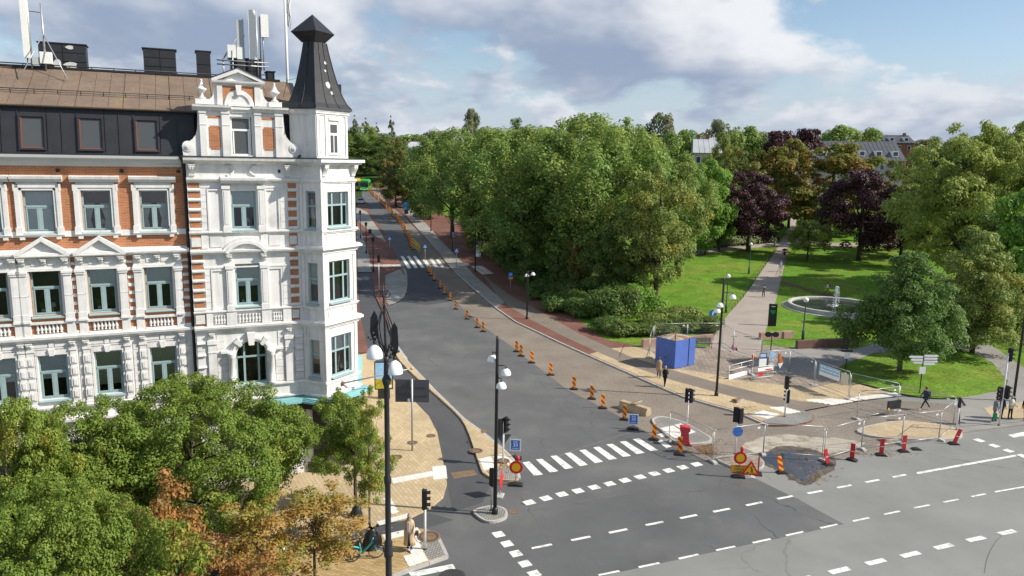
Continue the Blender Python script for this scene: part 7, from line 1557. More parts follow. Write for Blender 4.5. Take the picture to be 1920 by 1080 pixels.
A, C_ = G(1366, 711, PV), G(1411, 699, PV); d = C_ - A; L = d.length; o = thing('ramp_rail', 'white railed ramp section lying on the tan pavement', 'barrier', A, math.atan2(d.y, d.x)); MB().box(0, L, -.06, .06, 0, .32).build('base_board', 'sign_white', o); b = MB()
for p, q_ in (((0, 0, .3), (0, 0, 1.1)), ((L, 0, .3), (L, 0, 1.1)), ((L * .5, 0, .3), (L * .5, 0, 1.1)), ((0, 0, 1.12), (L, 0, 1.12)), ((0, 0, .72), (L, 0, .72))): b.tube([p, q_], .03, 6)
b.build('rail', 'white_metal', o)
P = G(1411, 699, PV); o = thing('work_lamp', 'small orange work lamp by the ramp rail', 'lamp', P); MB().lathe([(.12, 0), (.12, .02), (.03, .04), (.03, 1.2), (.16, 1.25), (.16, 1.5), (.05, 1.55)], 10).build('body', 'poster_orange', o)
# low granite walls and bench
def gwall(a, c, h, label, m='red_granite', blocks_=4, z=.1):
    A, C_ = G(*a, z), G(*c, z); d = C_ - A; L = d.length; o = thing('granite_wall', label, 'wall', A, math.atan2(d.y, d.x))
    for k in range(blocks_): MB().box(L * k / blocks_ + .008, L * (k + 1) / blocks_ - .008, -.2, .2, 0, h + .004 * (k % 2)).build('granite_block', m, o)
gwall((1204, 651), (1336, 641), .75, 'low pink granite wall behind the blue box', blocks_=6); gwall((1424, 637), (1486, 633), .7, 'short pink granite wall at the lawn corner', blocks_=3)
mat('brown_granite', (.15, .085, .07), .8, .3, var=.12, scale=2, world=True)
gwall((1493, 654), (1608, 648), .8, 'long dark brown granite wall below the fountain lawn', 'brown_granite', 4)
P = G(1316, 652, PV); o = thing('park_bench', 'dark green park bench against the pink granite wall', 'bench', P, math.radians(6))
for k in range(4): MB().box(-.95, .95, -.3 + k * .12, -.21 + k * .12, .43, .47).build('slat', 'post_green', o)
for k in range(3): MB().box(-.95, .95, .2 + .02 * k, .23 + .02 * k, .55 + k * .13, .64 + k * .13).build('slat', 'post_green', o)
for x in (-.8, .8): MB().tube([(x, -.28, 0), (x, -.28, .43), (x, .2, .45), (x, .28, .95)], .025, 6).build('leg', 'black_metal', o); MB().tube([(x, .25, 0), (x, .2, .45)], .025, 6).build('leg', 'black_metal', o)
# ------------------------------------------------------------------ fountain
P = G(1566, 578.5, .1); FR = (G(1656, 578.5, .1) - P).length
FT = thing('fountain', 'round pale stone fountain basin with a single water jet', 'fountain', P)
mat('fountain_stone', (.44, .43, .40), .8, .3, var=.12, scale=1, fvar=.1, fine=15); mat('water', (.045, .06, .05), .04, .6, var=.3, scale=1.5, fvar=.2, fine=6, bump=.5, bscale=3); mat('foam', (.75, .8, .82), .4, .3, var=.2, scale=4)
MB().lathe([(FR, 0), (FR, .06), (FR * .90, .08)], 56, smooth=False).build('apron', 'fountain_stone', FT)
MB().lathe([(FR * .91, .0), (FR * .90, .5), (FR * .89, .54), (FR * .84, .54), (FR * .825, .5), (FR * .82, .05)], 56, smooth=False, cap=False).build('rim', 'fountain_stone', FT)
MB().lathe([(FR * .823, .36), (FR * .0001, .361)], 48, smooth=False, cap=False).build('water', 'water', FT)
b = MB(); rr = random.Random(4)
for k in range(420):
    t = rr.uniform(0, 1); a = rr.uniform(0, 6.28); up = rr.random() < .45; z = .4 + 2.3 * (t if up else t * (2 - t)); r_j = .06 if up else .06 + .34 * (1 - t) ** .6 * rr.uniform(.7, 1.1)
    b.sphere((r_j * math.cos(a), r_j * math.sin(a), z), rr.uniform(.012, .03), 5, 4, (1, 1, 2.6))
b.build('water_jet', 'foam', FT, kind='stuff')
b = MB(); 
for k in range(60): a = rr.uniform(0, 6.28); q_ = rr.uniform(.1, 1.1); b.sphere((q_ * math.cos(a), q_ * math.sin(a), .362), rr.uniform(.03, .09), 6, 4, (1.4, 1.4, .06))
b.build('foam', 'foam', FT, kind='stuff')
# low posts along the park path
pp = MB().tube([(0, 0, 0), (0, 0, .55)], .035, 6).mesh('path_post', 'black_metal')
def railing(a, c, n, label):
    A, C_ = G(*a, .1), G(*c, .1); o = thing('path_railing', label, 'railing', A)
    for k in range(n + 1): p = A.lerp(C_, k / n); link('post', pp, o, (p.x - A.x, p.y - A.y, hy(p.y) - hy(A.y)))
    MB().tube([(0, 0, .5), ((C_ - A).x, (C_ - A).y, (C_ - A).z + .5)], .015, 5).build('rail', 'black_metal', o)
railing((1372, 582), (1435, 498), 14, 'low black railing along the lamp side of the park path'); railing((1435, 498), (1453, 471), 7, 'low black railing along the beech side of the park path'); railing((1462, 520), (1478, 466), 9, 'low black railing along the fountain side of the park path')
# ------------------------------------------------------------------ people
mat('skin', (.50, .31, .22), .6, .3, var=.05); mat('hair_dark', (.03, .022, .018), .7, .3); mat('hair_grey', (.34, .33, .32), .8, .2); mat('hair_brown', (.10, .055, .03), .7, .3)
CL = {'beige': (.50, .37, .23), 'tan': (.33, .25, .16), 'black': (.018, .018, .02), 'navy': (.022, .03, .07), 'denim': (.05, .08, .2), 'white': (.68, .68, .68), 'cream': (.58, .53, .44), 'grey': (.22, .23, .25), 'paleblue': (.42, .52, .66), 'taupe': (.32, .26, .21), 'brown': (.13, .085, .05), 'red': (.45, .03, .05), 'green': (.03, .30, .15), 'olive': (.12, .12, .06), 'hivis': (.75, .35, .02)}
for k, v in CL.items(): mat('cloth_' + k, v, .85, .2, var=.12, scale=6, fvar=.05)
def person(label, foot, rz, h=1.72, top='black', legs='black', shoe='white', hair='hair_dark', stride=0., arms=(.1, .1), bend=(.25, .25), z=PV, extras=(), skinarms=False, lean=0., group=None, name='person'):
    P = G(*foot, z); o = thing(name, label, 'person', P, rz, group); V = []; R = []; E = []; seg = []
    def vt(p, r, parent=None, m=None):
        V.append(Vector(p)); R.append(r if isinstance(r, tuple) else (r, r)); i = len(V) - 1
        if parent is not None: E.append((parent, i)); seg.append((parent, i, m))
        return i
    L0, L1 = 'cloth_' + legs, 'cloth_' + top; LS = 'cloth_' + shoe; SK = 'skin'
    pel = vt((0, 0, .93), (.135, .10)); sp = vt((0, -lean * .1, 1.12), (.125, .095), pel, L1); chs = vt((0, -lean * .25, 1.34), (.15, .10), sp, L1); nk = vt((0, -lean * .36, 1.47), .055, chs, L1)
    hb = vt((0, -.015 - lean * .4, 1.55), .062, nk, SK); hd = vt((0, -.03 - lean * .42, 1.63), (.078, .092), hb, SK); ht_ = vt((0, -.015 - lean * .42, 1.70), (.06, .07), hd, SK)
    vt((0, -.125 - lean * .42, 1.615), .014, hd, SK)      # nose
    for s in (-1, 1):
        a = stride * s; hp = vt((s * .085, 0, .86), .083, pel, L0); kx = math.sin(a) * .42; back = max(0, math.sin(-a)) * .25
        kn = vt((s * .09, -kx, .86 - .40 * math.cos(a)), .060, hp, L0); ax_, az = -kx - math.sin(a * .8) * .38 + back * .9, max(.075, .86 - .40 * math.cos(a) - .40 * math.cos(a * .8))
        an_ = vt((s * .09, ax_, az + back * .1), .042, kn, L0); vt((s * .1, ax_ - .15, max(.035, az - .045)), (.042, .03), an_, LS); vt((s * .09, ax_ + .05, max(.04, az - .04)), .035, an_, LS)
        sh_ = vt((s * .165, -lean * .3, 1.40), .062, chs, L1); t = arms[0 if s < 0 else 1]; e = bend[0 if s < 0 else 1]
        el = vt((s * .215, -lean * .3 - math.sin(t) * .27, 1.40 - math.cos(t) * .28), .046, sh_, SK if skinarms else L1)
        wr = vt((s * (.215 - .05 * e), V[el].y - math.sin(t + e) * .24, V[el].z - math.cos(t + e) * .24), .031, el, SK if skinarms else L1)
        dr = Vector((0, -math.sin(t + e), -math.cos(t + e))); pm = vt(V[wr] + dr * .07, (.036, .02), wr, SK); sd_ = Vector((0, math.cos(t + e), -math.sin(t + e)))
        for q_, (off_, ln) in enumerate(((-.028, .065), (-.01, .078), (.01, .074), (.026, .058))):
            f1 = vt(V[pm] + dr * .045 + sd_ * off_, .0095, pm, SK); vt(V[f1] + dr * ln * .8 + Vector((-s * .02, 0, 0)), .008, f1, SK)
        t1 = vt(V[wr] + dr * .05 - sd_ * .035, .011, wr, SK); vt(V[t1] + dr * .04 - sd_ * .012, .009, t1, SK)
    me = bpy.data.meshes.new('body'); me.from_pydata([tuple(v) for v in V], E, []); ob = bpy.data.objects.new('body', me); COL.objects.link(ob)
    md = ob.modifiers.new('skin', 'SKIN'); md.use_smooth_shade = True
    for i, sv in enumerate(me.skin_vertices[0].data): sv.radius = R[i]; sv.use_root = (i == 0)
    ob.modifiers.new('sub', 'SUBSURF').levels = 1
    dg = bpy.context.evaluated_depsgraph_get(); m2 = bpy.data.meshes.new_from_object(ob.evaluated_get(dg)); bpy.data.objects.remove(ob)
    ms = [L1, L0, SK, LS]
    for m in ms: m2.materials.append(MT[m])
    A_ = np.array([V[a] for a, b_, m in seg]); B_ = np.array([V[b_] for a, b_, m in seg]); mi = np.array([ms.index(m) for a, b_, m in seg]); D_ = B_ - A_; DD = np.sum(D_ * D_, 1) + 1e-9
    for p in m2.polygons:
        c = np.array(p.center); t = np.clip(((c - A_) * D_).sum(1) / DD, 0, 1); d = np.linalg.norm(A_ + D_ * t[:, None] - c, axis=1); p.material_index = int(mi[int(np.argmin(d))]); p.use_smooth = True
    k = h / 1.76; m2.name = 'body'
    bo = link('body', m2, o, scale=k); hx = Vector((0, -.02 - lean * .42, 1.64)) * k
    if hair: MB().sphere((0, .012, .012), .105 * k, 12, 8, (.86, 1.02, 1.08)).build('hair', hair, o, hx)
    for s in (-1, 1): MB().sphere((s * .032 * k, -.092 * k, .015 * k), .011 * k, 6, 4).build('eye', 'hair_dark', o, hx)
    def lath(prof, m, nm, sy=.72, open_=False): b = MB(Matrix.Diagonal((k, k * sy, k, 1))); b.lathe(prof, 16, cap=False); b.build(nm, m, o)
    for e in extras:
        if e == 'trench':
            lath([(.07, 1.50), (.19, 1.44), (.205, 1.25), (.185, 1.06), (.215, .9), (.25, .55), (.275, .32), (.265, .32), (.235, .55), (.17, 1.0)], 'cloth_beige', 'coat'); lath([(.192, 1.03), (.196, 1.06), (.196, 1.10), (.192, 1.12)], 'cloth_tan', 'belt')
            b = MB(Matrix.Diagonal((k, k, k, 1))); b.box(-.05, .05, -.165, -.14, 1.0, 1.42); b.build('shirt', 'cloth_white', o); b = MB(Matrix.Diagonal((k, k, k, 1))); b.prism([(-.03, .33), (.09, .33), (.03, .98)], -.205, -.17); b.build('dark_opening', 'cloth_black', o)
        elif e == 'coat': lath([(.07, 1.49), (.185, 1.43), (.195, 1.2), (.185, 1.05), (.215, .85), (.235, .58), (.225, .58), (.2, .85)], L1, 'coat')
        elif e == 'jacket': lath([(.08, 1.49), (.185, 1.43), (.195, 1.2), (.185, 1.0), (.19, .8), (.18, .8)], L1, 'jacket')
        elif e == 'hijab': MB(Matrix.Diagonal((k, k, k, 1))).sphere((0, .02, 1.64), .115, 12, 9, (.9, .95, 1.15)).build('headscarf', 'cloth_taupe', o); MB(Matrix.Diagonal((k, k * .8, k, 1))).lathe([(.09, 1.56), (.12, 1.48), (.17, 1.40), (.16, 1.40)], 12, cap=False).build('scarf_fold', 'cloth_taupe', o); MB(Matrix.Diagonal((k, k, k, 1))).sphere((0, -.055, 1.63), .07, 10, 7, (.8, .75, 1.1)).build('face', 'skin', o); MB(Matrix.Diagonal((k, k, k, 1))).box(-.06, .06, -.125, -.11, 1.645, 1.665).build('sunglasses', 'cloth_black', o)
        elif e.startswith('pack_'): b = MB(Matrix.Diagonal((k, k, k, 1))); b.prism([(-.15, 1.02), (.15, 1.02), (.17, 1.2), (.14, 1.42), (.06, 1.46), (-.06, 1.46), (-.14, 1.42), (-.17, 1.2)], .10, .26); b.build('backpack', 'cloth_' + e[5:], o)
        elif e == 'handbag': MB(Matrix.Diagonal((k, k, k, 1))).prism([(.24, .78), (.42, .78), (.40, .98), (.27, .98)], -.05, .06).build('handbag', 'cloth_brown', o)
        elif e == 'greenbag': MB(Matrix.Diagonal((k, k, k, 1))).prism([(-.38, .25), (-.12, .25), (-.14, .55), (-.22, .7), (-.28, .7), (-.36, .55)], -.14, .1).build('carrier_bag', 'cloth_green', o)
        elif e == 'scarf': MB(Matrix.Diagonal((k, k * .9, k, 1))).lathe([(.08, 1.42), (.12, 1.46), (.12, 1.52), (.07, 1.55)], 12, cap=False).build('scarf', 'cloth_red', o)
        elif e == 'cap': MB(Matrix.Diagonal((k, k, k, 1))).sphere((0, .0, 1.68), .11, 12, 8, (.9, 1.05, .8)).build('cap', 'cloth_brown', o)
        elif e == 'umbrella': MB(Matrix.Diagonal((k, k, k, 1))).lathe([(.5, 1.72), (.42, 1.86), (.22, 1.98), (.0, 2.02)], 10).build('umbrella', 'cloth_black', o)
    return o
rad = math.radians
person('woman in a long beige trench coat and headscarf facing the crossing', (768, 1033), rad(-8), 1.76, 'beige', 'navy', 'white', None, .06, (.05, .15), (.15, .4), PV, ('trench', 'hijab', 'handbag'))
person('person in tan knee length coat and black trousers walking past the blue box', (1235, 708), rad(170), 1.72, 'tan', 'black', 'black', 'hair_brown', .2, (.2, -.2), (.5, .3), PV, ('coat', 'cap'))
person('person in black jacket and white shoes stepping down from the kerb', (1246, 726), rad(150), 1.72, 'black', 'black', 'white', 'hair_grey', .38, (.3, .1), (.9, .6), .04, ('jacket',))
person('man in navy jacket with red scarf striding along the fence', (1733, 769), rad(-80), 1.76, 'navy', 'black', 'white', 'hair_brown', .55, (.5, -.4), (.3, .3), .02, ('jacket', 'scarf', 'pack_navy'))
person('person in white top with pale backpack and black shorts on the park path', (1431, 558), rad(175), 1.7, 'white', 'black', 'white', 'hair_dark', .2, (.2, -.2), (.6, .6), .1, ('pack_olive',), True)
person('person in pale blue shirt on the park path by the railing', (1463, 510), rad(180), 1.72, 'paleblue', 'cream', 'brown', 'hair_grey', .15, (.1, -.1), (.2, .2), .1, ('pack_paleblue',))
person('person under a dark umbrella at the edge of the park path', (1470, 488), rad(175), 1.7, 'black', 'taupe', 'black', 'hair_dark', .1, (.6, .1), (1.2, .2), .1, ('umbrella',))
person('person in grey walking at the far end of the park path beside another', (1452, 466), rad(170), 1.7, 'grey', 'olive', 'black', 'hair_brown', .3, (.3, -.3), (.3, .3), .1, ())
person('person in black walking at the far end of the park path', (1459, 459), rad(170), 1.75, 'black', 'black', 'black', 'hair_dark', .3, (.3, -.3), (.3, .3), .1, ('jacket',))
person('walker in white top with dark backpack behind the fountain', (1551, 553), rad(-95), 1.72, 'white', 'olive', 'black', 'hair_brown', .55, (.4, -.3), (.3, .3), .1, ('pack_black',))
person('bent person in grey jacket holding a green carrier bag', (1863, 790), rad(60), 1.70, 'grey', 'denim', 'black', 'hair_grey', .1, (.1, .2), (.2, .3), PV, ('jacket', 'greenbag'), lean=.35)
person('person in dark striped top half hidden behind the white signal pole', (1876, 785), rad(100), 1.72, 'navy', 'black', 'black', 'hair_grey', .05, (.1, .1), (.3, .3), PV, ('jacket',))
person('person in cream jacket and black trousers waiting at the kerb', (1893, 785), rad(10), 1.66, 'cream', 'black', 'black', 'hair_grey', .05, (.15, .1), (1.3, 1.2), PV, ('jacket',))
person('person in dark jacket and jeans at the picture edge', (1921, 787), rad(-60), 1.72, 'black', 'denim', 'brown', 'hair_dark', .2, (.1, .1), (.3, .3), PV, ('jacket',))
person('worker in orange high visibility jacket far up the street', (729, 353), rad(0), 1.8, 'hivis', 'navy', 'black', 'hair_dark', .1, (.2, .2), (.4, .4), .1, ())
# ------------------------------------------------------------------ vehicles
mat('bus_green', (.05, .42, .06), .35, .5, var=.05); mat('bus_yellow', (.72, .38, .02), .35, .5, var=.05); mat('car_silver', (.45, .46, .46), .3, .5, .4, var=.03); mat('car_dark', (.05, .055, .07), .3, .5, var=.03); mat('glass_dark', (.02, .025, .03), .08, .6, var=0, fvar=0); mat('tyre', (.02, .02, .02), .85, .2); mat('rim', (.4, .4, .4), .4, .5, .6); mat('tail_red', (.4, .02, .02), .3, .5); mat('head_white', (.75, .75, .72), .2, .5)
wheel_me = MB(Matrix.Rotation(math.pi / 2, 4, 'Y')).lathe([(.2, -.11), (.32, -.11), (.33, -.06), (.33, .06), (.32, .11), (.2, .11)], 16).mesh('wheel', 'tyre'); rim_me = MB(Matrix.Rotation(math.pi / 2, 4, 'Y')).lathe([(.2, -.115), (.2, .115)], 12).mesh('rim', 'rim')
def wheels(o, pts, s=1):
    for x, y in pts: w_ = link('wheel', wheel_me, o, (x, y, .33 * s), scale=s); link('rim', rim_me, w_)
def bus(label, foot, rz, m):
    P = G(*foot); o = thing('bus', label, 'bus', P, rz); W, L, H_ = 1.27, 11.0, 3.05; pr_ = [(-W, .35), (W, .35), (W, 2.75), (W - .12, H_ - .08), (W - .35, H_), (-W + .35, H_), (-W + .12, H_ - .08), (-W, 2.75)]
    MB().prism(pr_, 0, L).build('body', m, o); MB().box(-W + .12, W - .12, -.012, 0, 1.25, 2.45).build('windscreen', 'glass_dark', o); MB().box(-W + .3, W - .3, -.02, -.001, 2.52, 2.82).build('destination_sign', 'glass_dark', o)
    for s in (-1, 1):
        for k in range(6): MB().box(s * W - .008, s * W + .008, .5 + k * 1.7, 2.05 + k * 1.7, 1.3, 2.4).build('window', 'glass_dark', o)
        MB().box(s * .85 - .16, s * .85 + .16, -.02, 0, .6, .8).build('headlight', 'head_white', o); MB().tube([(s * W, 0, 2.3), (s * (W + .25), -.25, 2.2)], .03, 6).build('mirror_arm', 'tyre', o); MB().box(s * (W + .25) - .1, s * (W + .25) + .1, -.3, -.22, 1.75, 2.2).build('mirror', 'tyre', o)
    MB().box(-.45, .45, -.02, 0, .45, .57).build('number_plate', 'sign_white', o); MB().box(-W * .8, W * .8, 2, L - 2, H_, H_ + .22).build('roof_unit', m, o)
    wheels(o, [(-1.12, 2.4), (1.12, 2.4), (-1.12, 8), (1.12, 8)], 1.4)
bus('green city bus coming down the far end of the street', (683, 359), rad(8), 'bus_green'); bus('yellow bus half hidden behind the corner building', (664, 357), rad(8), 'bus_yellow')
def car(label, foot, rz, m):
    P = G(*foot, .05); o = thing('parked_car', label, 'car', P, rz); b = MB(); W = .86
    side_ = [(0, .32), (.02, .62), (.15, .80), (.95, .92), (1.55, 1.38), (1.9, 1.46), (3.1, 1.44), (3.75, 1.02), (4.2, .95), (4.3, .75), (4.28, .32)]
    n = len(side_); vs = []
    for sx in (-1, 1):
        for y, z in side_: vs.append((sx * (W if z < .96 else W - .18 * (z - .96) / .5), y, z))
    b.add(vs, [tuple(range(n)), tuple(range(2 * n - 1, n - 1, -1))] + [(i, i + n, (i + 1) % n + n, (i + 1) % n) for i in range(n)]); b.build('body', m, o)
    MB().add([(-.68, 1.0, .955), (.68, 1.0, .955), (.60, 1.53, 1.37), (-.60, 1.53, 1.37)], [(0, 1, 2, 3)]).build('windscreen', 'glass_dark', o).location = (0, -.03, .01); MB().add([(-.60, 3.14, 1.42), (.60, 3.14, 1.42), (.68, 3.7, 1.06), (-.68, 3.7, 1.06)], [(0, 1, 2, 3)]).build('rear_window', 'glass_dark', o).location = (0, .03, .02)
    for s in (-1, 1):
        x = lambda z: s * (W - .18 * (z - .96) / .5 + .006)
        for y0, y1, y2, y3 in ((1.15, 2.2, 2.2, 1.68), (2.28, 3.45, 3.05, 2.28)): MB().add([(x(1.0), y0, 1.0), (x(1.0), y1, 1.0), (x(1.38), y2, 1.38), (x(1.38), y3, 1.38)], [(0, 1, 2, 3)]).build('side_window', 'glass_dark', o)
        MB().box(s * .6 - .18, s * .6 + .18, -.01, .05, .62, .76).build('headlight', 'head_white', o); MB().box(s * .66 - .14, s * .66 + .14, 4.27, 4.31, .72, .88).build('tail_light', 'tail_red', o)
    wheels(o, [(-.78, .85), (.78, .85), (-.78, 3.45), (.78, 3.45)])
car('silver car parked at the left kerb below the buses', (676, 383), rad(8), 'car_silver'); car('dark car parked under the trees beyond the blue advert screen', (772, 377), rad(20), 'car_dark'); car('silver car parked next to the dark car under the trees', (783, 380), rad(20), 'car_silver')
# ------------------------------------------------------------------ bicycles, scooters, sacks at the near corner
mat('turquoise', (.05, .42, .42), .4, .4); mat('pink', (.62, .08, .16), .45, .4); mat('maroon', (.22, .03, .05), .45, .4)
def ring(r, t, n=24, c=(0, 0, 0)): return [(c[0] + r * math.cos(2 * math.pi * i / n), c[1], c[2] + r * math.sin(2 * math.pi * i / n)) for i in range(n + 1)]
P = G(683, 1050, PV); o = thing('rental_bicycle', 'turquoise rental bicycle standing by the bagged slim lime', 'bicycle', P, rad(20))
for x in (-.52, .52):
    w_ = MB().tube(ring(.33, .02, c=(0, 0, 0)), .022, 6).build('wheel', 'tyre', o, (x, 0, .35)); b = MB()
    for k in range(9): a = k * math.pi / 9; b.tube([(.32 * math.cos(a), 0, .32 * math.sin(a)), (-.32 * math.cos(a), 0, -.32 * math.sin(a))], .004, 4)
    b.build('spokes', 'galvanised', w_)
b = MB(); b.tube([(-.5, 0, .36), (-.1, 0, .33), (-.2, 0, .85)], .03, 6); b.tube([(-.1, 0, .33), (.32, 0, .72), (.4, 0, .95)], .05, 6); b.tube([(.52, 0, .35), (.38, 0, .98)], .028, 6); b.build('frame', 'turquoise', o); MB().tube([(.3, -.28, 1.05), (.38, 0, 1.0), (.3, .28, 1.05)], .02, 6).build('handlebar', 'tyre', o); MB().sphere((-.22, 0, .9), .12, 10, 6, (1.2, .7, .4)).build('saddle', 'tyre', o); MB().box(.42, .75, -.18, .18, .72, .95).build('basket', 'tyre', o); MB().tube([(-.82, 0, .5), (-.5, 0, .72), (-.2, 0, .6)], .04, 5).build('mudguard', 'turquoise', o)
def scooter(label, foot, rz, m):
    P = G(*foot, PV); o = thing('electric_scooter', label, 'scooter', P, rz); MB().prism([(-.5, .1), (.35, .1), (.45, .16), (.35, .2), (-.5, .18)], -.08, .08).build('deck', m, o); MB().tube([(.42, 0, .14), (.36, 0, .7), (.28, 0, 1.15)], [.05, .035, .03], 8).build('stem', m, o); MB().tube([(.28, -.26, 1.16), (.28, .26, 1.16)], .02, 6).build('handlebar', 'tyre', o)
    for x in (-.55, .5): MB().tube(ring(.09, .03, 14), .04, 6).build('wheel', 'tyre', o, (x, 0, .13))
    MB().tube([(-.6, 0, .24), (-.5, 0, .3), (-.4, 0, .22)], .05, 5).build('mudguard', m, o); MB().box(.3, .36, -.06, .06, .9, 1.02).build('display', 'tyre', o)
scooter('maroon electric scooter standing on the paving behind the golden brown tree', (424, 1010), rad(20), 'maroon'); scooter('pink electric scooter standing alone on the grey paving', (394, 1076), rad(70), 'pink'); scooter('pink electric scooter parked below the low green lime', (214, 1085), rad(60), 'pink'); scooter('turquoise electric scooter under the sparse brown tree', (514, 1042), rad(85), 'turquoise'); scooter('red electric scooter lying inside the fence at the park path', (1377, 655), rad(95), 'pink')
def sack(label, foot, h, seed):
    P = G(*foot, PV); o = thing('watering_bag', label, 'bag', P); r = random.Random(seed); b = MB(); n = 14; prof = [(.30, 0), (.36, .12), (.33, .4), (.24, .62), (.14, .78), (.2, .86), (.12, .9)]
    vs = [(q_ * h * (1 + .16 * math.sin(5 * a + z * 8) + r.uniform(-.06, .06)) * math.cos(a), q_ * h * (1 + .16 * math.sin(5 * a + z * 8)) * math.sin(a), z * h) for q_, z in prof for a in [2 * math.pi * i / n for i in range(n)]]
    b.add(vs, [(j * n + i, j * n + (i + 1) % n, (j + 1) * n + (i + 1) % n, (j + 1) * n + i) for j in range(len(prof) - 1) for i in range(n)] + [tuple(range(n - 1, -1, -1))], True); b.build('sack', 'lawn_bag', o); MB().tube([(.14 * h * math.cos(a), .14 * h * math.sin(a), .78 * h) for a in [i * .63 for i in range(11)]], .012, 5).build('tie', 'cloth_grey', o)
sack('black watering bag round the trunk of the loose green lime', (669, 968), .75, 1); sack('larger black watering bag at the slim lime beside the bicycle', (697, 1027), 1.05, 2)
P = G(675, 1022, PV); o = thing('wooden_stake', 'thin wooden stake beside the bagged slim lime', 'stake', P); MB().tube([(0, 0, 0), (0, 0, .85)], .045, 8).build('post', 'skin_wood', o); MB().lathe([(.045, .85), (.02, .9)], 8).build('tip', 'skin_wood', o)
for x, y, lab in ((533, 1062, 'slim grey bollard between the two sparse brown trees'), (447, 1075, 'slim grey bollard beside the pink scooter')): P = G(x, y, PV); o = thing('bollard', lab, 'bollard', P); MB().lathe([(.05, 0), (.05, .9)], 10).build('post', 'galvanised', o); MB().lathe([(.06, .9), (.06, .94), (.02, .98)], 10).build('cap', 'galvanised', o)
mat('leaf_litter', (.26, .15, .05), .9, .1, var=.3, scale=5); mat('white_litter', (.7, .7, .68), .8, .2)
r_ = np.random.default_rng(8); pos = []
for cx_, cy_, n_, sx_, sy_ in ((560, 1000, 260, 90, 20), (690, 1010, 150, 30, 20), (430, 1040, 220, 90, 25), (1330, 840, 140, 25, 12), (1500, 866, 90, 55, 22), (1530, 897, 50, 22, 9), (1850, 690, 160, 60, 14), (1400, 765, 40, 15, 6), (950, 872, 60, 14, 8), (1060, 600, 160, 60, 15), (1600, 622, 130, 60, 14), (1290, 560, 90, 50, 40), (1700, 720, 160, 90, 14), (1560, 500, 120, 80, 12), (1650, 850, 80, 40, 5)):
    for q_ in r_.normal(size=(n_, 2)): p = G(cx_ + q_[0] * sx_ * .6, cy_ + q_[1] * sy_ * .6, .14 if cy_ < 800 or cx_ < 960 else .03); pos.append(p)
pos = np.array(pos); nr_ = r_.normal(size=pos.shape) * .35 + np.array([0, 0, 1]); link('fallen_leaves', leaves_mesh('fallen_leaves', pos, nr_, .13, 'leaf_litter', 9), label='fallen brown leaves scattered over paving and puddle', cat='leaves', kind='stuff')
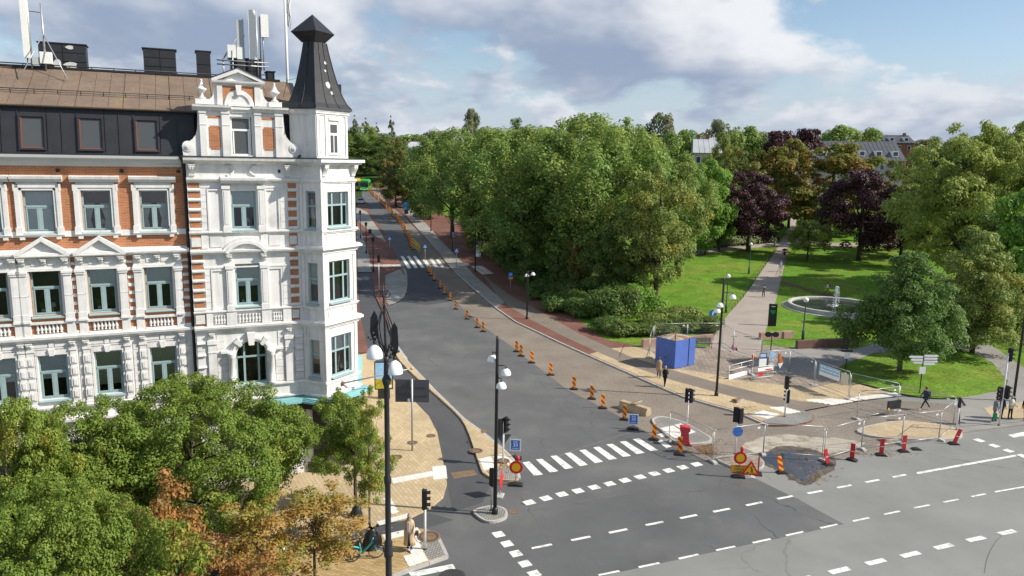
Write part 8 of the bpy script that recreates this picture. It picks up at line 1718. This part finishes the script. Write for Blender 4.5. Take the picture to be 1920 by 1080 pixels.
# ------------------------------------------------------------------ houses behind the park
mat('roof_slate', (.075, .08, .095), .6, .35, var=.12, scale=.4, fvar=.1, fine=3); mat('roof_zinc', (.42, .44, .45), .5, .4, var=.1, scale=.3); mat('roof_tile', (.36, .13, .07), .8, .2, var=.15, scale=1); mat('render_pale', (.38, .36, .33), .85, .2, var=.08, scale=.5); mat('brick_far', (.28, .12, .07), .85, .2, var=.12, scale=.8); mat('win_far', (.05, .06, .07), .15, .5, var=0, fvar=0)
def house(label, xl, xr, ytop, yeave, Y, depth, rz, wall, roofm, name='house', win=0, chim=(), dorm=0, hip=0.):
    A, B_ = AT(xl, yeave, Y), AT(xr, yeave, Y); L = B_.x - A.x; ze = A.z - hy(Y); zr = AT((xl + xr) / 2, ytop, Y + depth / 2).z - hy(Y); o = thing(name, label, 'building', (A.x, Y, hy(Y) - .3), rz)
    MB().box(0, L, 0, depth, 0, ze).build('wall', wall, o); hp = hip * L
    b = MB(); b.add([(-.4, -.4, ze), (L + .4, -.4, ze), (L + .4, depth + .4, ze), (-.4, depth + .4, ze), (hp, depth / 2, zr), (L - hp, depth / 2, zr)], [(0, 1, 5, 4), (2, 3, 4, 5), (1, 2, 5), (3, 0, 4), (3, 2, 1, 0)]); rf = b.build('roof', roofm, o)
    n = max(4, int(L / 1.1))
    for k in range(1, n):
        u = k / n; e = Vector((L * u, -.4, ze + .02)); t = Vector((min(max(L * u, hp), L - hp), depth / 2, zr + .02)); f = min(1, (L * u) / hp if hp and L * u < hp else ((L - L * u) / hp if hp and L * u > L - hp else 1)); MB().tube([e, e.lerp(Vector((L * u, depth / 2, zr + .02)), f)], .05, 4).build('seam', roofm, rf)
    for k in range(win):
        x = L * (k + .5) / win; w_ = MB().box(x - .6, x + .6, -.06, .0, ze - 2.6, ze - .9).build('window', 'sign_white', o); MB().box(x - .5, x + .5, -.08, -.05, ze - 2.5, ze - 1.0).build('pane', 'win_far', w_)
    for k in range(dorm):
        x = L * (k + .5) / dorm; zd = ze + (zr - ze) * .25; d_ = MB().box(x - .8, x + .8, depth * .06, depth * .3, zd - .3, zd + 1.3).build('dormer', 'sign_white', rf); MB().box(x - .6, x + .6, depth * .06 - .04, depth * .06, zd, zd + 1.05).build('pane', 'win_far', d_)
    for u in chim: MB().box(L * u - .4, L * u + .4, depth * .44, depth * .54, ze, zr + .8).build('chimney', 'brick_far', rf)
house('long slate roofed block with dormers behind the chestnut trees', 1478, 1690, 263, 296, 210, 14, rad(-4), 'render_pale', 'roof_slate', 'apartment_block', 8, (), 7); house('pale zinc roofed house with brick chimneys behind the trees', 1302, 1350, 256, 284, 190, 10, rad(-8), 'render_pale', 'roof_zinc', 'house', 3, (.2, .55)); house('pale green hipped roof house showing between street trees', 756, 806, 264, 280, 240, 12, rad(10), 'render_pale', 'roof_zinc', 'house', 3, (), 0, .3)
house('red tiled house roof peeping over the green trees', 928, 962, 246, 256, 300, 10, 0, 'brick_far', 'roof_tile', 'house', 2); house('red roofed house with pointed gables on the skyline', 1622, 1665, 250, 264, 290, 12, rad(-6), 'render_pale', 'roof_tile', 'house', 3, (.3, .8)); house('dark roofed house with chimney beside the red roofed house', 1660, 1712, 252, 266, 280, 12, rad(-6), 'brick_far', 'roof_slate', 'house', 3, (.85,), 2)
house('pale house front glimpsed at the end of the park path', 1478, 1500, 384, 392, 172, 8, 0, 'render_pale', 'roof_slate', 'house', 2)
# tyre marks and tar seams in the junction
mat('tyre_mark', (.15, .15, .145), .8, .3, var=.3, scale=3, world=True)
def tyre(pts, w_, z=.0135):
    P = cr([G(x, y) for x, y in pts], 6); Lf, Rt = [], []
    for i, p in enumerate(P):
        d = (P[min(i + 1, len(P) - 1)] - P[max(i - 1, 0)]).normalized(); n_ = Vector((-d.y, d.x)) * w_ / 2 * (.35 + .65 * math.sin(math.pi * (i + .5) / len(P))); Lf.append(p + n_); Rt.append(p - n_)
    sheet('tyre_mark', Lf + Rt[::-1], z, 'tyre_mark')
tyre([(1846, 1075), (1852, 1045), (1868, 1015), (1885, 1000)], .03); tyre([(1440, 918), (1500, 937)], .04); tyre([(1100, 700), (1130, 740), (1180, 790)], .04); tyre([(1000, 700), (1060, 770), (1120, 830)], .05)
tyre([(955, 885), (1010, 870), (1090, 840), (1180, 812), (1215, 808)], .1); tyre([(985, 958), (1040, 950), (1120, 935), (1180, 925)], .05)
